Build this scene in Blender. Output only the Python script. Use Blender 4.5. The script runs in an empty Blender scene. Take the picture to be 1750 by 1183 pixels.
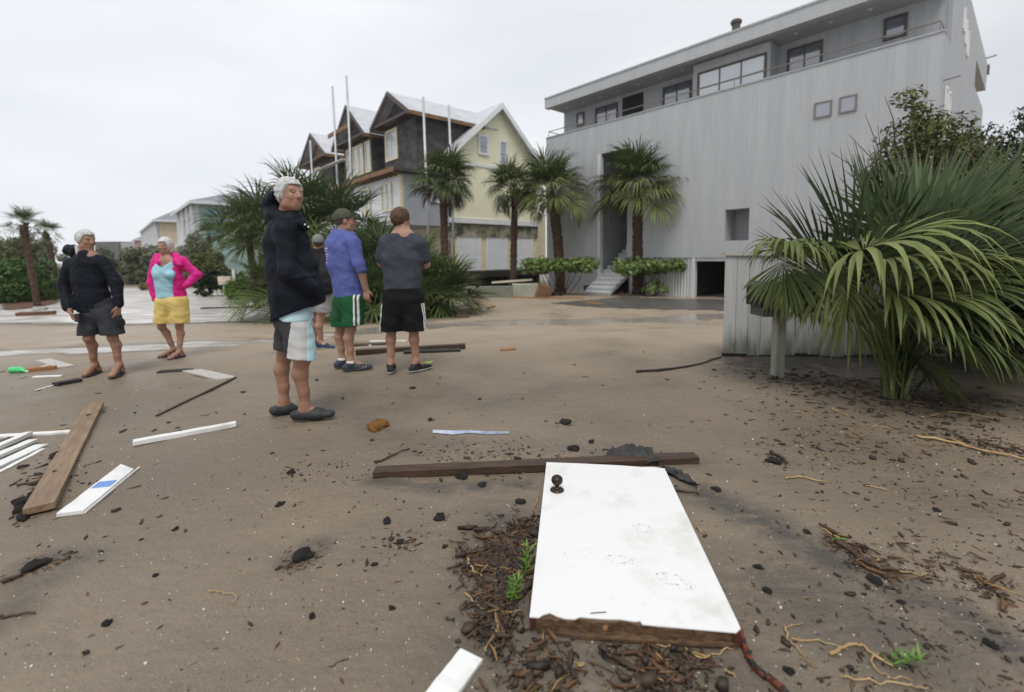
import bpy, math, random
import numpy as np
from mathutils import Vector, Matrix
rnd = random.Random(7)
SC = bpy.context.scene
COL = SC.collection
R = math.radians
EYE = 1.25

# ------------------------------------------------------------------ camera
FPX, CX, CY = 800.0, 875.0, 511.0           # focal length and principal point in photograph pixels (1750 x 1183)
PITCH, ROLL = math.atan(71 / FPX), R(0.65)
cam_d = bpy.data.cameras.new('camera'); cam = bpy.data.objects.new('camera', cam_d); COL.objects.link(cam)
fwd = Vector((0, math.cos(PITCH), -math.sin(PITCH)))
right = Vector((math.cos(ROLL), 0, -math.sin(ROLL)))
right = (right - fwd * right.dot(fwd)).normalized()
up = right.cross(fwd).normalized()
cam.matrix_world = Matrix(((right.x, up.x, -fwd.x, 0), (right.y, up.y, -fwd.y, 0), (right.z, up.z, -fwd.z, EYE), (0, 0, 0, 1)))
cam_d.sensor_width = 36; cam_d.lens = FPX / 1750 * 36
cam_d.shift_y = -(591.5 - CY) / 1750
cam_d.clip_start = .05; cam_d.clip_end = 3000
cam_d.dof.use_dof = True; cam_d.dof.focus_distance = 2.9; cam_d.dof.aperture_fstop = 1.5
SC.camera = cam

# ------------------------------------------------------------------ overcast sky and a very soft sun
SUN_EL, SUN_AZ = R(60), R(-176)               # azimuth from +Y, negative to the left
w = bpy.data.worlds.new('World'); SC.world = w; w.use_nodes = True
nt = w.node_tree; N = nt.nodes; L = nt.links
bg = N['Background']; bg.inputs['Strength'].default_value = .86
sky = N.new('ShaderNodeTexSky'); sky.sky_type = 'NISHITA'; sky.sun_disc = False
sky.sun_elevation = SUN_EL; sky.sun_rotation = SUN_AZ; sky.dust_density = 6; sky.air_density = 1.0
sc = N.new('ShaderNodeVectorMath'); sc.operation = 'SCALE'; sc.inputs['Scale'].default_value = .07
L.new(sky.outputs[0], sc.inputs[0])
tc = N.new('ShaderNodeTexCoord'); mp = N.new('ShaderNodeMapping'); mp.inputs['Scale'].default_value = (1, 1, 3.2)
L.new(tc.outputs['Generated'], mp.inputs[0])
nz = N.new('ShaderNodeTexNoise'); nz.inputs['Scale'].default_value = 1.3; nz.inputs['Detail'].default_value = 5; nz.inputs['Roughness'].default_value = .45
L.new(mp.outputs[0], nz.inputs['Vector'])
rp = N.new('ShaderNodeValToRGB')
rp.color_ramp.elements[0].position = .3; rp.color_ramp.elements[0].color = (.70, .74, .81, 1)
rp.color_ramp.elements[1].position = .68; rp.color_ramp.elements[1].color = (.97, .98, 1.0, 1)
L.new(nz.outputs[0], rp.inputs[0])
dt = N.new('ShaderNodeVectorMath'); dt.operation = 'DOT_PRODUCT'
dt.inputs[1].default_value = (-.85, .45, .28)
L.new(tc.outputs['Generated'], dt.inputs[0])
mr = N.new('ShaderNodeMapRange'); mr.inputs['From Min'].default_value = -.6; mr.inputs['From Max'].default_value = .9
mr.inputs['To Min'].default_value = .88; mr.inputs['To Max'].default_value = 1.13
L.new(dt.outputs['Value'], mr.inputs['Value'])
s2 = N.new('ShaderNodeVectorMath'); s2.operation = 'SCALE'
L.new(rp.outputs[0], s2.inputs[0]); L.new(mr.outputs[0], s2.inputs['Scale'])
mx = N.new('ShaderNodeMix'); mx.data_type = 'RGBA'; mx.inputs[0].default_value = .92
L.new(sc.outputs[0], mx.inputs[6]); L.new(s2.outputs[0], mx.inputs[7])
L.new(mx.outputs[2], bg.inputs['Color'])
sd = bpy.data.lights.new('sun', 'SUN'); sd.energy = 1.5; sd.angle = R(24); sd.color = (1, .97, .93)
so = bpy.data.objects.new('sun', sd); COL.objects.link(so)
sv = Vector((math.sin(SUN_AZ) * math.cos(SUN_EL), math.cos(SUN_AZ) * math.cos(SUN_EL), math.sin(SUN_EL)))
so.rotation_euler = sv.to_track_quat('Z', 'Y').to_euler(); so.location = (-10, 5, 30)
SC.view_settings.view_transform = 'Standard'; SC.view_settings.look = 'None'
SC.view_settings.exposure = 0.24; SC.view_settings.gamma = 1.0; SC.view_settings.use_curve_mapping = False

# ------------------------------------------------------------------ helpers
def smooth(a, b, x):
    t = np.clip((x - a) / (b - a), 0, 1); return t * t * (3 - 2 * t)

def vnoise(x, y, seed=0):
    xi = np.floor(x).astype(np.int64); yi = np.floor(y).astype(np.int64)
    fx = x - xi; fy = y - yi; fx = fx * fx * (3 - 2 * fx); fy = fy * fy * (3 - 2 * fy)
    def h(i, j):
        v = (i * 374761393 + j * 668265263 + seed * 1442695041) & 0xffffffff
        v = ((v ^ (v >> 13)) * 1274126177) & 0xffffffff
        return ((v ^ (v >> 16)) & 0xffff) / 65535.0
    return (h(xi, yi) * (1 - fx) + h(xi + 1, yi) * fx) * (1 - fy) + (h(xi, yi + 1) * (1 - fx) + h(xi + 1, yi + 1) * fx) * fy

def fbm(x, y, seed=0, oct=4):
    s = 0; a = .5
    for k in range(oct):
        s = s + a * (vnoise(x, y, seed + k) - .5); x = x * 2.03; y = y * 2.03; a *= .5
    return s

def pdist(X, Y, pts):
    """distance to a polyline"""
    d = np.full(np.shape(X), 1e9)
    for (x0, y0), (x1, y1) in zip(pts[:-1], pts[1:]):
        dx, dy = x1 - x0, y1 - y0; l2 = dx * dx + dy * dy
        t = np.clip(((X - x0) * dx + (Y - y0) * dy) / l2, 0, 1)
        d = np.minimum(d, np.hypot(X - x0 - t * dx, Y - y0 - t * dy))
    return d

def base_ground(X, Y):
    X = np.asarray(X, float); Y = np.asarray(Y, float)
    z = -.40 * smooth(5.5, 14, Y) - .12 * smooth(1.0, 4.5, -X) * smooth(3.0, 5.5, Y)
    return z

# washed out channels: (centre line, half width, carve depth)
STREAM_A = [(-16, 6.9), (-9.6, 7.3), (-7.2, 7.7), (-5.3, 8.3), (-4.3, 8.9), (-3.2, 9.8)]
STREAM_B = [(-3.2, 10.0), (-1.5, 10.6), (0.6, 10.9), (2.6, 11.2), (5.6, 12.0), (9, 13.2)]
def carve(X, Y):
    n = np.clip(1 + 1.7 * fbm(X * .8, Y * .8, 31) + .8 * fbm(X * 2.6, Y * 2.6, 37, 2), .25, 2.2)
    a = .055 * np.clip(1 - pdist(X, Y, STREAM_A) / (.85 * n), 0, 1)
    b = .05 * np.clip(1 - pdist(X, Y, STREAM_B) / (1.15 * n), 0, 1)
    c = .10 * smooth(12.5, 15.5, Y + 1.2 * fbm(X * .4, Y * .4, 5)) * smooth(4.5, 7.5, -X + .25 * (Y - 14)) * (1 - smooth(30, 36, Y))
    return a + b + c

def ground(X, Y):
    X = np.asarray(X, float); Y = np.asarray(Y, float)
    far = 1 - smooth(20, 60, Y)
    z = base_ground(X, Y) - carve(X, Y)
    z = z + far * (.05 * fbm(X * .45, Y * .45, 2) + .022 * fbm(X * 2.1, Y * 2.1, 3, 3) + .010 * fbm(X * 7, Y * 7, 4, 3))
    return z

def gz(x, y): return float(ground(x, y))

def ray(px, py):
    return (fwd + right * ((px - CX) / FPX) - up * ((py - CY) / FPX))

def at(px, py, Y):
    """where the sight line through a photograph pixel reaches depth Y"""
    d = ray(px, py); t = Y / d.y
    return Vector((d.x * t, Y, EYE + d.z * t))

def gp(px, py, dz=0.0):
    """where it meets the ground"""
    d = ray(px, py); z = 0.0; p = None
    for _ in range(25):
        t = (z + dz - EYE) / d.z; p = Vector((d.x * t, d.y * t, z + dz)); z = .5 * z + .5 * float(ground(p.x, p.y))
    return Vector((p.x, p.y, gz(p.x, p.y) + dz))

# -- object bookkeeping
def tag(o, label=None, cat=None, group=None, kind=None):
    if label: o['label'] = label
    if cat: o['category'] = cat
    if group: o['group'] = group
    if kind: o['kind'] = kind
    return o

def thing(name, label, cat, loc=(0, 0, 0), rz=0, group=None):
    o = bpy.data.objects.new(name, None); COL.objects.link(o)
    o.location = loc; o.rotation_euler = (0, 0, rz); o.empty_display_size = .1
    return tag(o, label, cat, group)

def link(name, me, parent=None, loc=None, rz=None):
    o = bpy.data.objects.new(name, me); COL.objects.link(o)
    if parent is not None: o.parent = parent
    if loc is not None: o.location = loc
    if rz is not None: o.rotation_euler = (0, 0, rz)
    return o

def copy_tree(o, parent=None):
    c = o.copy(); COL.objects.link(c); c.parent = parent
    for ch in o.children: copy_tree(ch, c)
    return c

class MB:
    """collects geometry; build() makes one mesh object"""
    def __init__(s): s.v = []; s.f = []; s.m = []
    def add(s, vs, fs, mi=0):
        o = len(s.v); s.v += [tuple(v) for v in vs]; s.f += [tuple(i + o for i in f) for f in fs]; s.m += [mi] * len(fs); return s
    def box(s, x0, x1, y0, y1, z0, z1, mi=0):
        vs = [(x0, y0, z0), (x1, y0, z0), (x1, y1, z0), (x0, y1, z0), (x0, y0, z1), (x1, y0, z1), (x1, y1, z1), (x0, y1, z1)]
        return s.add(vs, BOXF, mi)
    def hexa(s, vs, mi=0): return s.add(vs, BOXF, mi)
    def tube(s, pts, rad, n=8, mi=0, cap=True, sq=1.0):
        pts = [Vector(p) for p in pts]; k = len(pts)
        if not hasattr(rad, '__len__'): rad = [rad] * k
        vs = []; ref = Vector((.31, .2, .93)).normalized()
        for i, p in enumerate(pts):
            t = (pts[min(i + 1, k - 1)] - pts[max(i - 1, 0)]).normalized()
            if abs(t.dot(ref)) > .95: ref = Vector((.9, .3, .1)).normalized()
            a = t.cross(ref).normalized(); b = t.cross(a).normalized()
            for j in range(n):
                g = 2 * math.pi * j / n
                vs.append(p + a * (math.cos(g) * rad[i]) + b * (math.sin(g) * rad[i] * sq))
        fs = [(i * n + j, i * n + (j + 1) % n, (i + 1) * n + (j + 1) % n, (i + 1) * n + j) for i in range(k - 1) for j in range(n)]
        if cap: fs += [tuple(reversed(range(n))), tuple(range((k - 1) * n, k * n))]
        return s.add(vs, fs, mi)
    def lathe(s, prof, c=(0, 0, 0), n=16, mi=0):
        vs = []; k = len(prof)
        for r_, z in prof:
            for j in range(n):
                g = 2 * math.pi * j / n; vs.append((c[0] + r_ * math.cos(g), c[1] + r_ * math.sin(g), c[2] + z))
        fs = [(i * n + j, i * n + (j + 1) % n, (i + 1) * n + (j + 1) % n, (i + 1) * n + j) for i in range(k - 1) for j in range(n)]
        fs += [tuple(reversed(range(n))), tuple(range((k - 1) * n, k * n))]
        return s.add(vs, fs, mi)
    def mesh(s, name, mats, smooth_=False):
        me = bpy.data.meshes.new(name); me.from_pydata(s.v, [], s.f)
        for m in (mats if isinstance(mats, (list, tuple)) else [mats]): me.materials.append(m)
        me.polygons.foreach_set('material_index', s.m)
        if smooth_: me.polygons.foreach_set('use_smooth', [True] * len(s.f))
        me.update(); return me
    def build(s, name, mats, parent=None, loc=None, rz=None, smooth_=False, bevel=0):
        o = link(name, s.mesh(name, mats, smooth_), parent, loc, rz)
        if bevel:
            b = o.modifiers.new('bevel', 'BEVEL'); b.width = bevel; b.segments = 2; b.limit_method = 'ANGLE'
        return o
BOXF = [(0, 3, 2, 1), (4, 5, 6, 7), (0, 1, 5, 4), (1, 2, 6, 5), (2, 3, 7, 6), (3, 0, 4, 7)]

def np_mesh(name, V, F, mats, smooth_=False, mi=None):
    """V (n,3) floats, F (m,k) ints with k = 3 or 4"""
    me = bpy.data.meshes.new(name); F = np.asarray(F, np.int32); V = np.asarray(V, np.float32)
    k = F.shape[1]
    me.vertices.add(len(V)); me.vertices.foreach_set('co', V.ravel())
    me.loops.add(F.size); me.loops.foreach_set('vertex_index', F.ravel())
    me.polygons.add(len(F)); me.polygons.foreach_set('loop_start', np.arange(0, F.size, k, dtype=np.int32))
    for m in (mats if isinstance(mats, (list, tuple)) else [mats]): me.materials.append(m)
    if mi is not None: me.polygons.foreach_set('material_index', np.asarray(mi, np.int32))
    if smooth_: me.polygons.foreach_set('use_smooth', np.ones(len(F), bool))
    me.update(calc_edges=True); me.validate(); return me

# ------------------------------------------------------------------ materials
def M(name, c1, c2=None, scale=4., rough=.7, bump=0., bscale=40., stretch=(1, 1, 1), spec=.4, metal=0., detail=5., island=0., lo=.35, hi=.65, trans=0., fac2=None):
    m = bpy.data.materials.new(name); m.use_nodes = True; t = m.node_tree; n = t.nodes; l = t.links
    p = n['Principled BSDF']; p.inputs['Roughness'].default_value = rough; p.inputs['Specular IOR Level'].default_value = spec
    p.inputs['Metallic'].default_value = metal
    c2 = c2 or tuple(x * .8 for x in c1)
    co = n.new('ShaderNodeTexCoord'); ma = n.new('ShaderNodeMapping'); ma.inputs['Scale'].default_value = stretch
    l.new(co.outputs['Object'], ma.inputs[0])
    z = n.new('ShaderNodeTexNoise'); z.inputs['Scale'].default_value = scale; z.inputs['Detail'].default_value = detail; z.inputs['Roughness'].default_value = .6
    l.new(ma.outputs[0], z.inputs['Vector'])
    r = n.new('ShaderNodeValToRGB'); e = r.color_ramp.elements
    e[0].position = lo; e[0].color = (*c1, 1); e[1].position = hi; e[1].color = (*c2, 1)
    l.new(z.outputs[0], r.inputs[0]); out = r.outputs[0]
    if island:
        g = n.new('ShaderNodeNewGeometry'); mr_ = n.new('ShaderNodeMapRange')
        mr_.inputs['To Min'].default_value = 1 - island; mr_.inputs['To Max'].default_value = 1 + island
        l.new(g.outputs['Random Per Island'], mr_.inputs['Value'])
        v = n.new('ShaderNodeVectorMath'); v.operation = 'SCALE'; l.new(out, v.inputs[0]); l.new(mr_.outputs[0], v.inputs['Scale']); out = v.outputs[0]
    l.new(out, p.inputs['Base Color'])
    if trans:
        p.inputs['Subsurface Weight'].default_value = 0
        tr = n.new('ShaderNodeBsdfTranslucent'); mixs = n.new('ShaderNodeMixShader'); mixs.inputs[0].default_value = trans
        l.new(out, tr.inputs['Color']); l.new(p.outputs[0], mixs.inputs[1]); l.new(tr.outputs[0], mixs.inputs[2])
        l.new(mixs.outputs[0], n['Material Output'].inputs['Surface'])
    if bump:
        z2 = n.new('ShaderNodeTexNoise'); z2.inputs['Scale'].default_value = bscale; z2.inputs['Detail'].default_value = 4
        l.new(ma.outputs[0], z2.inputs['Vector'])
        b = n.new('ShaderNodeBump'); b.inputs['Strength'].default_value = 1; b.inputs['Distance'].default_value = bump
        l.new(z2.outputs[0], b.inputs['Height']); l.new(b.outputs[0], p.inputs['Normal'])
    return m

MAT = dict(
    white=M('white_paint', (.76, .76, .74), (.50, .48, .43), 7, .42, .0006, 60, lo=.52, hi=.85, detail=9),
    door=M('door_paint', (.75, .75, .735), (.50, .47, .41), 5, .38, lo=.54, hi=.92, detail=10),
    scuff=M('dried_mud_scuff', (.57, .55, .51), (.66, .645, .61), 30, .9),
    core=M('broken_door_core', (.055, .026, .014), (.17, .105, .055), 26, .9, .006, 60, (1, 3, 4), lo=.3, hi=.7),
    corelite=M('splintered_wood', (.42, .22, .10), (.30, .14, .06), 12, .8),
    redwood=M('dark_red_wood', (.075, .022, .014), (.045, .014, .01), 15, .7),
    bronze=M('oil_rubbed_bronze', (.045, .035, .028), (.075, .055, .04), 20, .34, metal=.8),
    plank=M('weathered_brown_plank', (.17, .105, .062), (.28, .190, .110), 4, .5, .0012, 40, (1.0, 10, 10)),
    darkwood=M('wet_dark_timber', (.035, .022, .016), (.085, .046, .028), 5, .45, .002, 30, (1.2, 12, 12)),
    blackwood=M('charred_black_wood', (.016, .014, .012), (.035, .028, .024), 9, .7, .003, 40),
    greywood=M('grey_weathered_board', (.40, .37, .34), (.52, .49, .45), 7, .6, .001, 40, (1.2, 10, 10)),
    orangewood=M('raw_orange_board', (.36, .17, .06), (.27, .12, .045), 6, .6, .001, 30, (1.2, 10, 10)),
    lump=M('black_peat_lump', (.014, .012, .010), (.035, .029, .023), 22, .8, .006, 60),
    sponge=M('orange_sponge_rock', (.20, .085, .02), (.30, .14, .035), 22, .9, .008, 45),
    blackcloth=M('black_fabric', (.022, .022, .022), (.045, .043, .042), 14, .7, .003, 60),
    blueplastic=M('blue_plastic', (.28, .36, .50), (.46, .52, .62), 20, .35),
    tape=M('blue_tape', (.17, .31, .62), (.13, .26, .55), 30, .6),
    greenglass=M('green_plastic', (.06, .55, .16), (.10, .62, .25), 12, .15),
    straw=M('straw_root', (.30, .19, .085), (.46, .32, .16), 10, .7),
    chipdark=M('dark_wood_chip', (.018, .013, .010), (.055, .035, .022), 8, .6, island=.4),
    chipbrown=M('brown_wood_chip', (.050, .027, .015), (.12, .060, .028), 8, .65, island=.4),
    chipstraw=M('straw_chip', (.20, .12, .05), (.38, .25, .11), 8, .7, island=.3),
    shell=M('shell_bit', (.70, .64, .56), (.55, .50, .44), 20, .6, island=.25),
    rope=M('orange_black_rope', (.17, .035, .012), (.012, .010, .010), 38, .5, lo=.47, hi=.53, detail=1),
    sprig=M('green_sprig', (.10, .22, .03), (.17, .30, .05), 20, .5, trans=.25),
    rock=M('grey_rubble', (.30, .29, .27), (.42, .40, .37), 8, .8, .01, 20),
    orange=M('orange_tag', (.85, .10, .02), (.75, .08, .02), 8, .5),
)
# ------------------------------------------------------------------ ground
def sand_material():
    m = bpy.data.materials.new('wet_storm_sand'); m.use_nodes = True; t = m.node_tree; n = t.nodes; l = t.links
    p = n['Principled BSDF']
    co = n.new('ShaderNodeTexCoord')
    def noise(scale, det=4, rough=.55, sx=(1, 1, 1), dist=0):
        ma = n.new('ShaderNodeMapping'); ma.inputs['Scale'].default_value = sx; l.new(co.outputs['Object'], ma.inputs[0])
        z = n.new('ShaderNodeTexNoise'); z.inputs['Scale'].default_value = scale; z.inputs['Detail'].default_value = det
        z.inputs['Roughness'].default_value = rough; z.inputs['Distortion'].default_value = dist
        l.new(ma.outputs[0], z.inputs['Vector']); return z.outputs[0]
    def ramp(src, stops):
        r = n.new('ShaderNodeValToRGB'); e = r.color_ramp.elements
        while len(e) < len(stops): e.new(.5)
        for el, (pos, c) in zip(e, stops): el.position = pos; el.color = (*c, 1) if len(c) == 3 else c
        l.new(src, r.inputs[0]); return r.outputs[0]
    def mix(f, a, b, mode='MIX'):
        x = n.new('ShaderNodeMix'); x.data_type = 'RGBA'; x.blend_type = mode
        if isinstance(f, float): x.inputs[0].default_value = f
        else: l.new(f, x.inputs[0])
        for s_, i in ((a, 6), (b, 7)):
            if isinstance(s_, tuple): x.inputs[i].default_value = (*s_, 1)
            else: l.new(s_, x.inputs[i])
        return x.outputs[2]
    def mul(a, b):
        x = n.new('ShaderNodeMath'); x.operation = 'MULTIPLY'
        for s_, i in ((a, 0), (b, 1)):
            if isinstance(s_, float): x.inputs[i].default_value = s_
            else: l.new(s_, x.inputs[i])
        return x.outputs[0]
    W = (1, 1, 1); B = (0, 0, 0)
    base = ramp(noise(.55, 5), [(.34, (.116, .090, .062)), (.5, (.200, .156, .108)), (.66, (.280, .221, .157))])
    base = mix(mul(ramp(noise(2.7, 5, .6, (1, 2.2, 1)), [(.45, B), (.7, W)]), .45), base, (.125, .100, .072))
    base = mix(.20, base, ramp(noise(38, 4, .7), [(.3, (.10, .080, .060)), (.7, (.30, .245, .185))]))
    base = mix(.40, base, ramp(noise(330, 2, .8), [(.32, (.06, .048, .036)), (.52, (.185, .150, .108)), (.72, (.45, .38, .30))]))
    # dark silt stains left by the water (a property stored on the mesh)
    at_ = n.new('ShaderNodeAttribute'); at_.attribute_name = 'silt'
    st = mul(at_.outputs['Fac'], ramp(noise(6.0, 6, .7, (1, 1.6, 1), .4), [(.28, B), (.52, W)]))
    base = mix(mul(st, .9), base, (.055, .052, .049))
    pw = n.new('ShaderNodeAttribute'); pw.attribute_name = 'dry'
    base = mix(mul(pw.outputs['Fac'], .8), base, (.37, .296, .218))
    # specks: shells and grit
    v = n.new('ShaderNodeTexVoronoi'); v.inputs['Scale'].default_value = 120; l.new(co.outputs['Object'], v.inputs['Vector'])
    sp = n.new('ShaderNodeMath'); sp.operation = 'LESS_THAN'; sp.inputs[1].default_value = .12; l.new(v.outputs['Distance'], sp.inputs[0])
    pick = ramp(v.outputs['Color'], [(.80, B), (.82, W)])
    base = mix(mul(mul(sp.outputs[0], pick), .75), base, (.72, .66, .58))
    v2 = n.new('ShaderNodeTexVoronoi'); v2.inputs['Scale'].default_value = 75; l.new(co.outputs['Object'], v2.inputs['Vector'])
    sp2 = n.new('ShaderNodeMath'); sp2.operation = 'LESS_THAN'; sp2.inputs[1].default_value = .16; l.new(v2.outputs['Distance'], sp2.inputs[0])
    base = mix(mul(mul(sp2.outputs[0], ramp(v2.outputs['Color'], [(.74, B), (.76, W)])), .8), base, (.035, .028, .022))
    l.new(base, p.inputs['Base Color'])
    rr = n.new('ShaderNodeMapRange'); rr.inputs['From Min'].default_value = .35; rr.inputs['From Max'].default_value = .65; rr.inputs['To Min'].default_value = .30; rr.inputs['To Max'].default_value = .74
    l.new(noise(1.1, 4), rr.inputs['Value']); l.new(rr.outputs[0], p.inputs['Roughness'])
    p.inputs['Specular IOR Level'].default_value = .32
    b1 = n.new('ShaderNodeBump'); b1.inputs['Distance'].default_value = .006; b1.inputs['Strength'].default_value = .8; l.new(noise(75, 5, .65), b1.inputs['Height'])
    b2 = n.new('ShaderNodeBump'); b2.inputs['Distance'].default_value = .02; b2.inputs['Strength'].default_value = .6; l.new(noise(9, 4, .5, (1, 1.8, 1)), b2.inputs['Height'])
    l.new(b1.outputs[0], b2.inputs['Normal']); l.new(b2.outputs[0], p.inputs['Normal'])
    return m

def make_ground():
    ys = [-3.0]
    while ys[-1] < 900:
        y = ys[-1]; ys.append(y + (max(.026, .0125 * y) if y < 45 else .09 * y) if y > 1.2 else y + (.15 if y < .8 else .04))
    ys = np.array(ys); us = np.linspace(-1, 1, 820); us = np.sign(us) * (.75 * np.abs(us) + 1.25 * np.abs(us) ** 2.2)
    Yg, Ug = np.meshgrid(ys, us, indexing='ij'); Xg = Ug * (Yg + 4.2)
    Zg = ground(Xg, Yg)
    # small dug-out hollows round the door and the timber
    ny, nx = Xg.shape
    idx = np.arange(ny * nx).reshape(ny, nx)
    F = np.stack([idx[:-1, :-1], idx[:-1, 1:], idx[1:, 1:], idx[1:, :-1]], -1).reshape(-1, 4)
    me = np_mesh('ground', np.stack([Xg, Yg, Zg], -1).reshape(-1, 3), F, sand_material(), True)
    X = Xg.ravel(); Y = Yg.ravel()
    def line(pix): return [tuple(gp(*q)[:2]) for q in pix]
    silt = np.zeros(X.size)
    near = Y < 9
    for pix, wd, amt in (
        ([(1195, 842), (1300, 890), (1420, 955), (1500, 990), (1650, 1060), (1745, 1120)], .16, .95),
        ([(1330, 1000), (1420, 1040), (1560, 1090)], .35, .7),
        ([(830, 1110), (1050, 1130), (1240, 1150)], .30, .6),
        ([(870, 900), (850, 1000), (860, 1080)], .28, .8),
        ([(640, 822), (760, 835), (900, 828)], .10, .8),
        ([(0, 1060), (60, 1000), (130, 960)], .14, .6),
        ([(500, 960), (540, 935)], .10, .8), ([(50, 965), (100, 950)], .10, .7),
        ([(1250, 632), (1420, 650), (1600, 680), (1800, 690)], .42, 1.0), ([(1300, 618), (1500, 622), (1700, 630), (1950, 650)], 1.0, 1.3),
        ([(560, 690), (700, 760), (900, 760), (1200, 790)], .22, .35),
        ([(700, 640), (830, 690), (960, 660)], .25, .35),
    ):
        silt[near] = np.maximum(silt[near], amt * np.clip(1.15 - pdist(X[near], Y[near], line(pix)) / wd, 0, 1))
    wet = np.clip(carve(X, Y) / .03, 0, 1); silt = np.maximum(silt, .55 * wet * (Y < 16))
    a = me.attributes.new('silt', 'FLOAT', 'POINT'); a.data.foreach_set('value', silt.astype(np.float32))
    dry = smooth(4.5, 8.5, Y + .7 * X * (X > 0) * .2) * (1 - np.clip(wet, 0, 1)) * (1 - .6 * silt) * (1 - smooth(24, 40, Y))
    a = me.attributes.new('dry', 'FLOAT', 'POINT'); a.data.foreach_set('value', dry.astype(np.float32))
    return tag(link('ground', me), kind='structure')
make_ground()

def water_material(name, foam_glint, scale, stretch, rough):
    m = bpy.data.materials.new(name); m.use_nodes = True; t = m.node_tree; n = t.nodes; l = t.links; p = n['Principled BSDF']
    co = n.new('ShaderNodeTexCoord'); ma = n.new('ShaderNodeMapping'); ma.inputs['Scale'].default_value = stretch; l.new(co.outputs['Object'], ma.inputs[0])
    z = n.new('ShaderNodeTexNoise'); z.inputs['Scale'].default_value = scale; z.inputs['Detail'].default_value = 7; z.inputs['Roughness'].default_value = .62
    l.new(ma.outputs[0], z.inputs['Vector'])
    r = n.new('ShaderNodeValToRGB'); e = r.color_ramp.elements
    e[0].position = 1 - foam_glint - .1; e[0].color = (.36, .325, .28, 1); e[1].position = 1 - foam_glint + .1; e[1].color = (.74, .72, .69, 1)  # pale streaks: foam together with bright sky reflection put into the water colour
    l.new(z.outputs[0], r.inputs[0]); l.new(r.outputs[0], p.inputs['Base Color'])
    p.inputs['Roughness'].default_value = rough; p.inputs['Specular IOR Level'].default_value = .6
    b = n.new('ShaderNodeBump'); b.inputs['Distance'].default_value = .03; b.inputs['Strength'].default_value = .5
    z2 = n.new('ShaderNodeTexNoise'); z2.inputs['Scale'].default_value = 5; z2.inputs['Detail'].default_value = 4; l.new(ma.outputs[0], z2.inputs['Vector'])
    l.new(z2.outputs[0], b.inputs['Height']); l.new(b.outputs[0], p.inputs['Normal'])
    return m

def water_sheet(name, x0, x1, y0, y1, nx, ny, level, mat):
    xs = np.linspace(x0, x1, nx); ys = np.linspace(y0, y1, ny); X, Y = np.meshgrid(xs, ys)
    Z = level(X, Y); idx = np.arange(X.size).reshape(X.shape)
    keep = (Z - ground(X, Y))                                     # drop faces buried in the sand
    F = np.stack([idx[:-1, :-1], idx[:-1, 1:], idx[1:, 1:], idx[1:, :-1]], -1).reshape(-1, 4)
    k = (keep.ravel()[F] > -.004).any(1); F = F[k]
    used = np.unique(F); re = np.full(X.size, -1); re[used] = np.arange(len(used))
    V = np.stack([X, Y, Z], -1).reshape(-1, 3)[used]
    return tag(link(name, np_mesh(name, V, re[F], mat, True)), kind='structure')
foam_glint_near = water_material('foam_glint_runoff', .42, 2.4, (.5, 2.2, 1), .25)
foam_glint_far = water_material('foam_glint_wash', .49, 1.5, (.45, 1.5, 1), .3)
still = water_material('still_puddle', .28, 1.2, (.5, 1.6, 1), .08)
def lev(base): return lambda X, Y: base_ground(X, Y) - base
water_sheet('runoff_water', -16, -3.4, 5.8, 10.2, 240, 90, lambda X, Y: base_ground(X, Y) - .030 + .045 * fbm(X * .9, Y * 2.2, 77, 3), foam_glint_near)
water_sheet('puddle_water', -3.6, 9, 9, 14, 220, 90, lambda X, Y: base_ground(X, Y) - .014 + .02 * fbm(X * .9, Y * 2.0, 78, 3), still)
water_sheet('flood_water', -46, -4.4, 12, 36, 160, 90, lambda X, Y: base_ground(X, Y) - .055 - .002 * fbm(X * .8, Y * 1.6, 9), foam_glint_far)

def patch(name, pix, mat, dz, n=26):
    """thin sheet laid over the ground inside a closed outline"""
    P = [gp(*q) for q in pix]; xs = [p.x for p in P]; ys = [p.y for p in P]
    X, Y = np.meshgrid(np.linspace(min(xs), max(xs), n * 2), np.linspace(min(ys), max(ys), n))
    ins = np.zeros(X.shape, bool); j = len(P) - 1
    Xn = X + .25 * fbm(X * 1.4, Y * 1.4, 61); Yn = Y + .35 * fbm(X * 1.4, Y * 1.4, 62)
    for i in range(len(P)):
        c = ((P[i].y > Yn) != (P[j].y > Yn)); xx = (P[j].x - P[i].x) * (Yn - P[i].y) / (P[j].y - P[i].y + 1e-9) + P[i].x
        ins ^= c & (Xn < xx); j = i
    idx = np.arange(X.size).reshape(X.shape)
    F = np.stack([idx[:-1, :-1], idx[:-1, 1:], idx[1:, 1:], idx[1:, :-1]], -1).reshape(-1, 4); F = F[ins.ravel()[F].all(1)]
    V = np.stack([X, Y, ground(X, Y) + dz], -1).reshape(-1, 3)
    used = np.unique(F); re = np.full(X.size, -1); re[used] = np.arange(len(used))
    return tag(link(name, np_mesh(name, V[used], re[F], mat, True)), kind='structure')
MULCH = M('red_brown_mulch', (.085, .04, .024), (.15, .075, .045), 9, .9, .02, 25)
LITTER = M('dark_leaf_litter', (.035, .027, .019), (.085, .062, .042), 7, .85, .02, 22)
patch('driveway', [(935, 519), (1020, 527), (1240, 532), (1300, 534), (1300, 513), (1180, 511), (1060, 508)], M('wet_asphalt', (.075, .07, .066), (.13, .118, .105), 2.5, .4, .004, 60), .012)
patch('mulch_bed', [(0, 512), (60, 509), (108, 512), (100, 522), (50, 530), (0, 534)], MULCH, .07)
patch('mulch_bed', [(385, 506), (470, 503), (640, 505), (650, 514), (470, 517), (392, 518)], MULCH, .05)

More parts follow.
